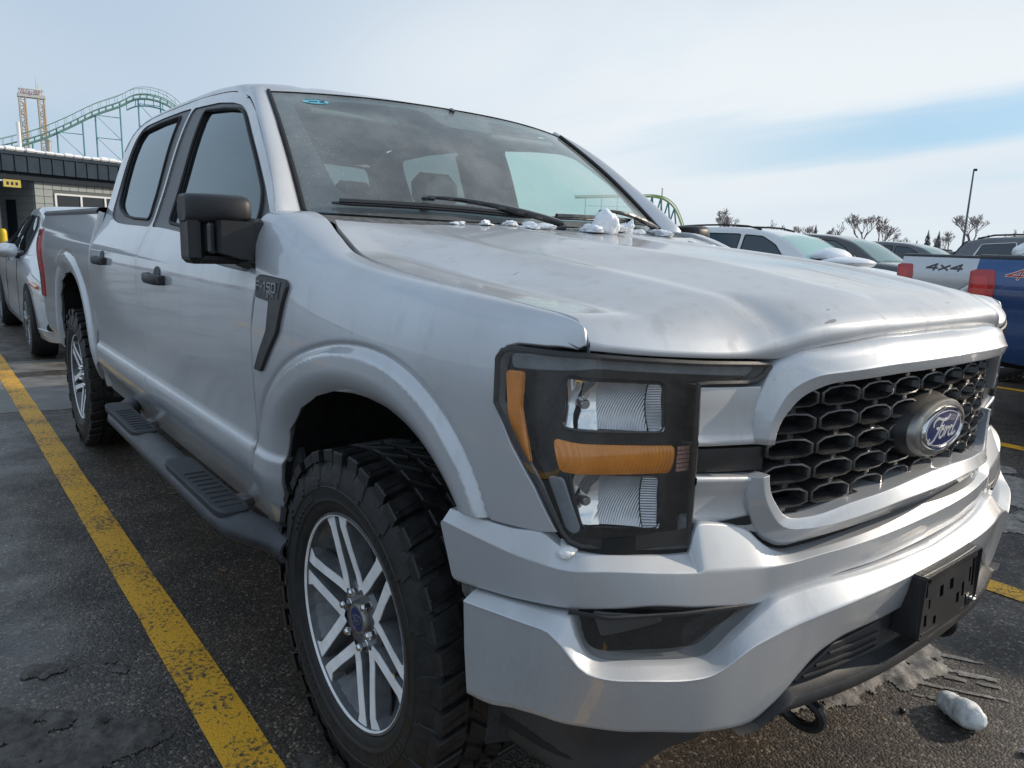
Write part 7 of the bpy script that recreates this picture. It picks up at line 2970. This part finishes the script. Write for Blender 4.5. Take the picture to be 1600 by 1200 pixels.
fo.location = (1.40, -.9, 46.2); fo.rotation_euler = (PI / 2, 0, PI / 2)
lm.materials.clear(); lm.materials.append(mat('sign_red', (.46, .19, .18), .6))

# ------------------------------------------------------------------ lamp pole
lp = empty('lamp_pole', (-28.3, 78.95, 0), R(20), 'tall slim floodlight pole standing in the far car park', 'lamp post')
mb = MB(); mb.tube([(0, 0, 0), (0, 0, 9.7)], [.13, .07], 10); mb.box((0, 0, .35), (.5, .5, .7), .05)
mb.build('pole', mat('pole_grey', (.16, .165, .17), .5, metal=.3), lp)
mb = MB(); mb.tube([(0, -.62, 9.66), (0, .62, 9.66)], .04, 6); mb.build('cross_arm', SEAL, lp)
for s in (-1, 1):
    for d in (.30, .62):
        mb = MB(); mb.box((.12, s * d, 9.74), (.34, .20, .10), .03); mb.build('lamp_head', SEAL, lp)

# ------------------------------------------------------------------ trees
BARK = mat('winter_bark', (.24, .205, .19), .9, var=.2)
TWIG = mat('winter_twigs', (.34, .295, .285), .95, var=.15)
NEEDLE = mat('spruce_needles', (.055, .080, .066), .9, var=.4, vscale=2)


def bare_tree(seed, h):
    r_ = random.Random(seed)
    tb, tw = MB(), MB()

    def grow(p, d, l, r, lev):
        q = p + d * l
        mid = p + d * l * .5 + Vector((r_.uniform(-1, 1), r_.uniform(-1, 1), 0)) * l * .05
        (tb if lev < 2 else tw).tube([tuple(p), tuple(mid), tuple(q)], [r, r * .85, r * .65], 5 if lev < 2 else 3, cap=False)
        if lev >= 6: return
        for _ in range(3):
            nd = (d + Vector((r_.uniform(-1, 1), r_.uniform(-1, 1), r_.uniform(-.25, .55))) * (.62 if lev else .75)).normalized()
            grow(p + d * l * r_.uniform(.55, 1.0), nd, l * r_.uniform(.55, .8), max(.017, r * .55), lev + 1)
    grow(Vector((0, 0, 0)), Vector((r_.uniform(-.06, .06), r_.uniform(-.06, .06), 1)).normalized(), h * .33, h * .022, 0)
    return tb, tw


def spruce(seed, h):
    r_ = random.Random(seed)
    tb, cr_ = MB(), MB()
    tb.tube([(0, 0, 0), (0, 0, h * .9)], [h * .025, h * .006], 6)
    V, F = [], []
    n = 34
    for k in range(n):
        z = h * (.08 + .90 * k / n)
        R0 = h * .17 * (1 - k / n) ** .85 + .04
        m = int(13 - 6 * k / n)
        for j in range(m):
            a = 2 * PI * (j + r_.random()) / m
            rr = R0 * r_.uniform(.65, 1.12)
            w = R0 * .35
            b0 = len(V)
            V += [(0, 0, z + .05 * h), (rr * math.cos(a - .25), rr * math.sin(a - .25), z - rr * .35), (rr * 1.1 * math.cos(a), rr * 1.1 * math.sin(a), z - rr * .22), (rr * math.cos(a + .25), rr * math.sin(a + .25), z - rr * .38)]
            F += [(b0, b0 + 1, b0 + 2), (b0, b0 + 2, b0 + 3)]
    cr_.add(V, F)
    return tb, cr_


protos = []
for s, h in ((1, 7.0), (2, 6.0), (3, 7.5)):
    tb, tw = bare_tree(s, h)
    protos.append((tb, tw))
made = {}


def put_tree(kind, x, y, sc, rz, label):
    if kind not in made:
        if kind < 3:
            tb, tw = protos[kind]
            nm = 'bare_tree'
        else:
            tb, tw = spruce(10 + kind, 5.0)
            nm = 'spruce_tree'
        r = empty(nm, (0, 0, 0))
        t = tb.build('trunk', BARK, r)
        c = tw.build('crown', TWIG if kind < 3 else NEEDLE, r, smooth=kind < 3)
        made[kind] = r
        o = r
    else:
        o = copy_tree(made[kind])
    o.location = (x, y, 0); o.rotation_euler = (0, 0, rz); o.scale = (sc, sc, sc)
    return tag(o, label, 'tree', 'bare trees along the far edge of the car park' if kind < 3 else 'dark spruces along the far edge of the car park')


bt = [((-62.8, 87.5), 1.0, 'single bare tree standing just left over the white suv roof', 0),
      ((-57.0, 91.6), .82, 'small bare tree above the middle of the white suv roof', 1),
      ((-53.6, 93.6), .68, 'low bare tree near the front of the white suv roof', 2),
      ((-49.6, 95.9), .80, 'left tree of the bare row over the black suv', 1),
      ((-47.3, 97.0), .90, 'second tree of the bare row over the black suv', 2),
      ((-45.4, 98.0), .88, 'right tree of the bare row over the black suv', 0),
      ((-43.2, 99.0), .62, 'low bare tree at the right end of the row over the black suv', 1),
      ((-35.9, 101.7), .92, 'bare tree directly beside the lamp pole', 2),
      ((-38.2, 100.8), .66, 'low bare tree left of the lamp pole', 0),
      ((-32.6, 102.9), .72, 'bare tree between the lamp pole and the right edge', 1),
      ((-30.2, 103.9), .78, 'bare tree at the right edge, past the lamp pole', 0)]
for k, ((x, y), sc, lb, kd) in enumerate(bt):
    put_tree(kd, x, y, sc * 1.32, k * 1.3, lb)
for k, (x, y, sc, lb) in enumerate(((-52.4, 94.1, .92, 'small dark spruce nearest the white suv windscreen'), (-50.9, 94.9, .80, 'small dark spruce second from the white suv'), (-43.9, 98.6, .66, 'small dark spruce at the right of the bare row over the black suv'),
                                    (-41.4, 99.6, .62, 'short dark spruce over the pale silver pickup tail'), (-40.3, 100.0, .86, 'left of two dark spruces above the pale silver pickup'),
                                    (-39.2, 100.5, .84, 'right of two dark spruces above the pale silver pickup'), (-34.2, 102.3, .78, 'dark spruce just right of the lamp pole'))):
    put_tree(3 + k % 2, x, y, sc * 1.12, k, lb)

# far woods; the unseen rest of the ring is added for reflections
r_ = random.Random(3)
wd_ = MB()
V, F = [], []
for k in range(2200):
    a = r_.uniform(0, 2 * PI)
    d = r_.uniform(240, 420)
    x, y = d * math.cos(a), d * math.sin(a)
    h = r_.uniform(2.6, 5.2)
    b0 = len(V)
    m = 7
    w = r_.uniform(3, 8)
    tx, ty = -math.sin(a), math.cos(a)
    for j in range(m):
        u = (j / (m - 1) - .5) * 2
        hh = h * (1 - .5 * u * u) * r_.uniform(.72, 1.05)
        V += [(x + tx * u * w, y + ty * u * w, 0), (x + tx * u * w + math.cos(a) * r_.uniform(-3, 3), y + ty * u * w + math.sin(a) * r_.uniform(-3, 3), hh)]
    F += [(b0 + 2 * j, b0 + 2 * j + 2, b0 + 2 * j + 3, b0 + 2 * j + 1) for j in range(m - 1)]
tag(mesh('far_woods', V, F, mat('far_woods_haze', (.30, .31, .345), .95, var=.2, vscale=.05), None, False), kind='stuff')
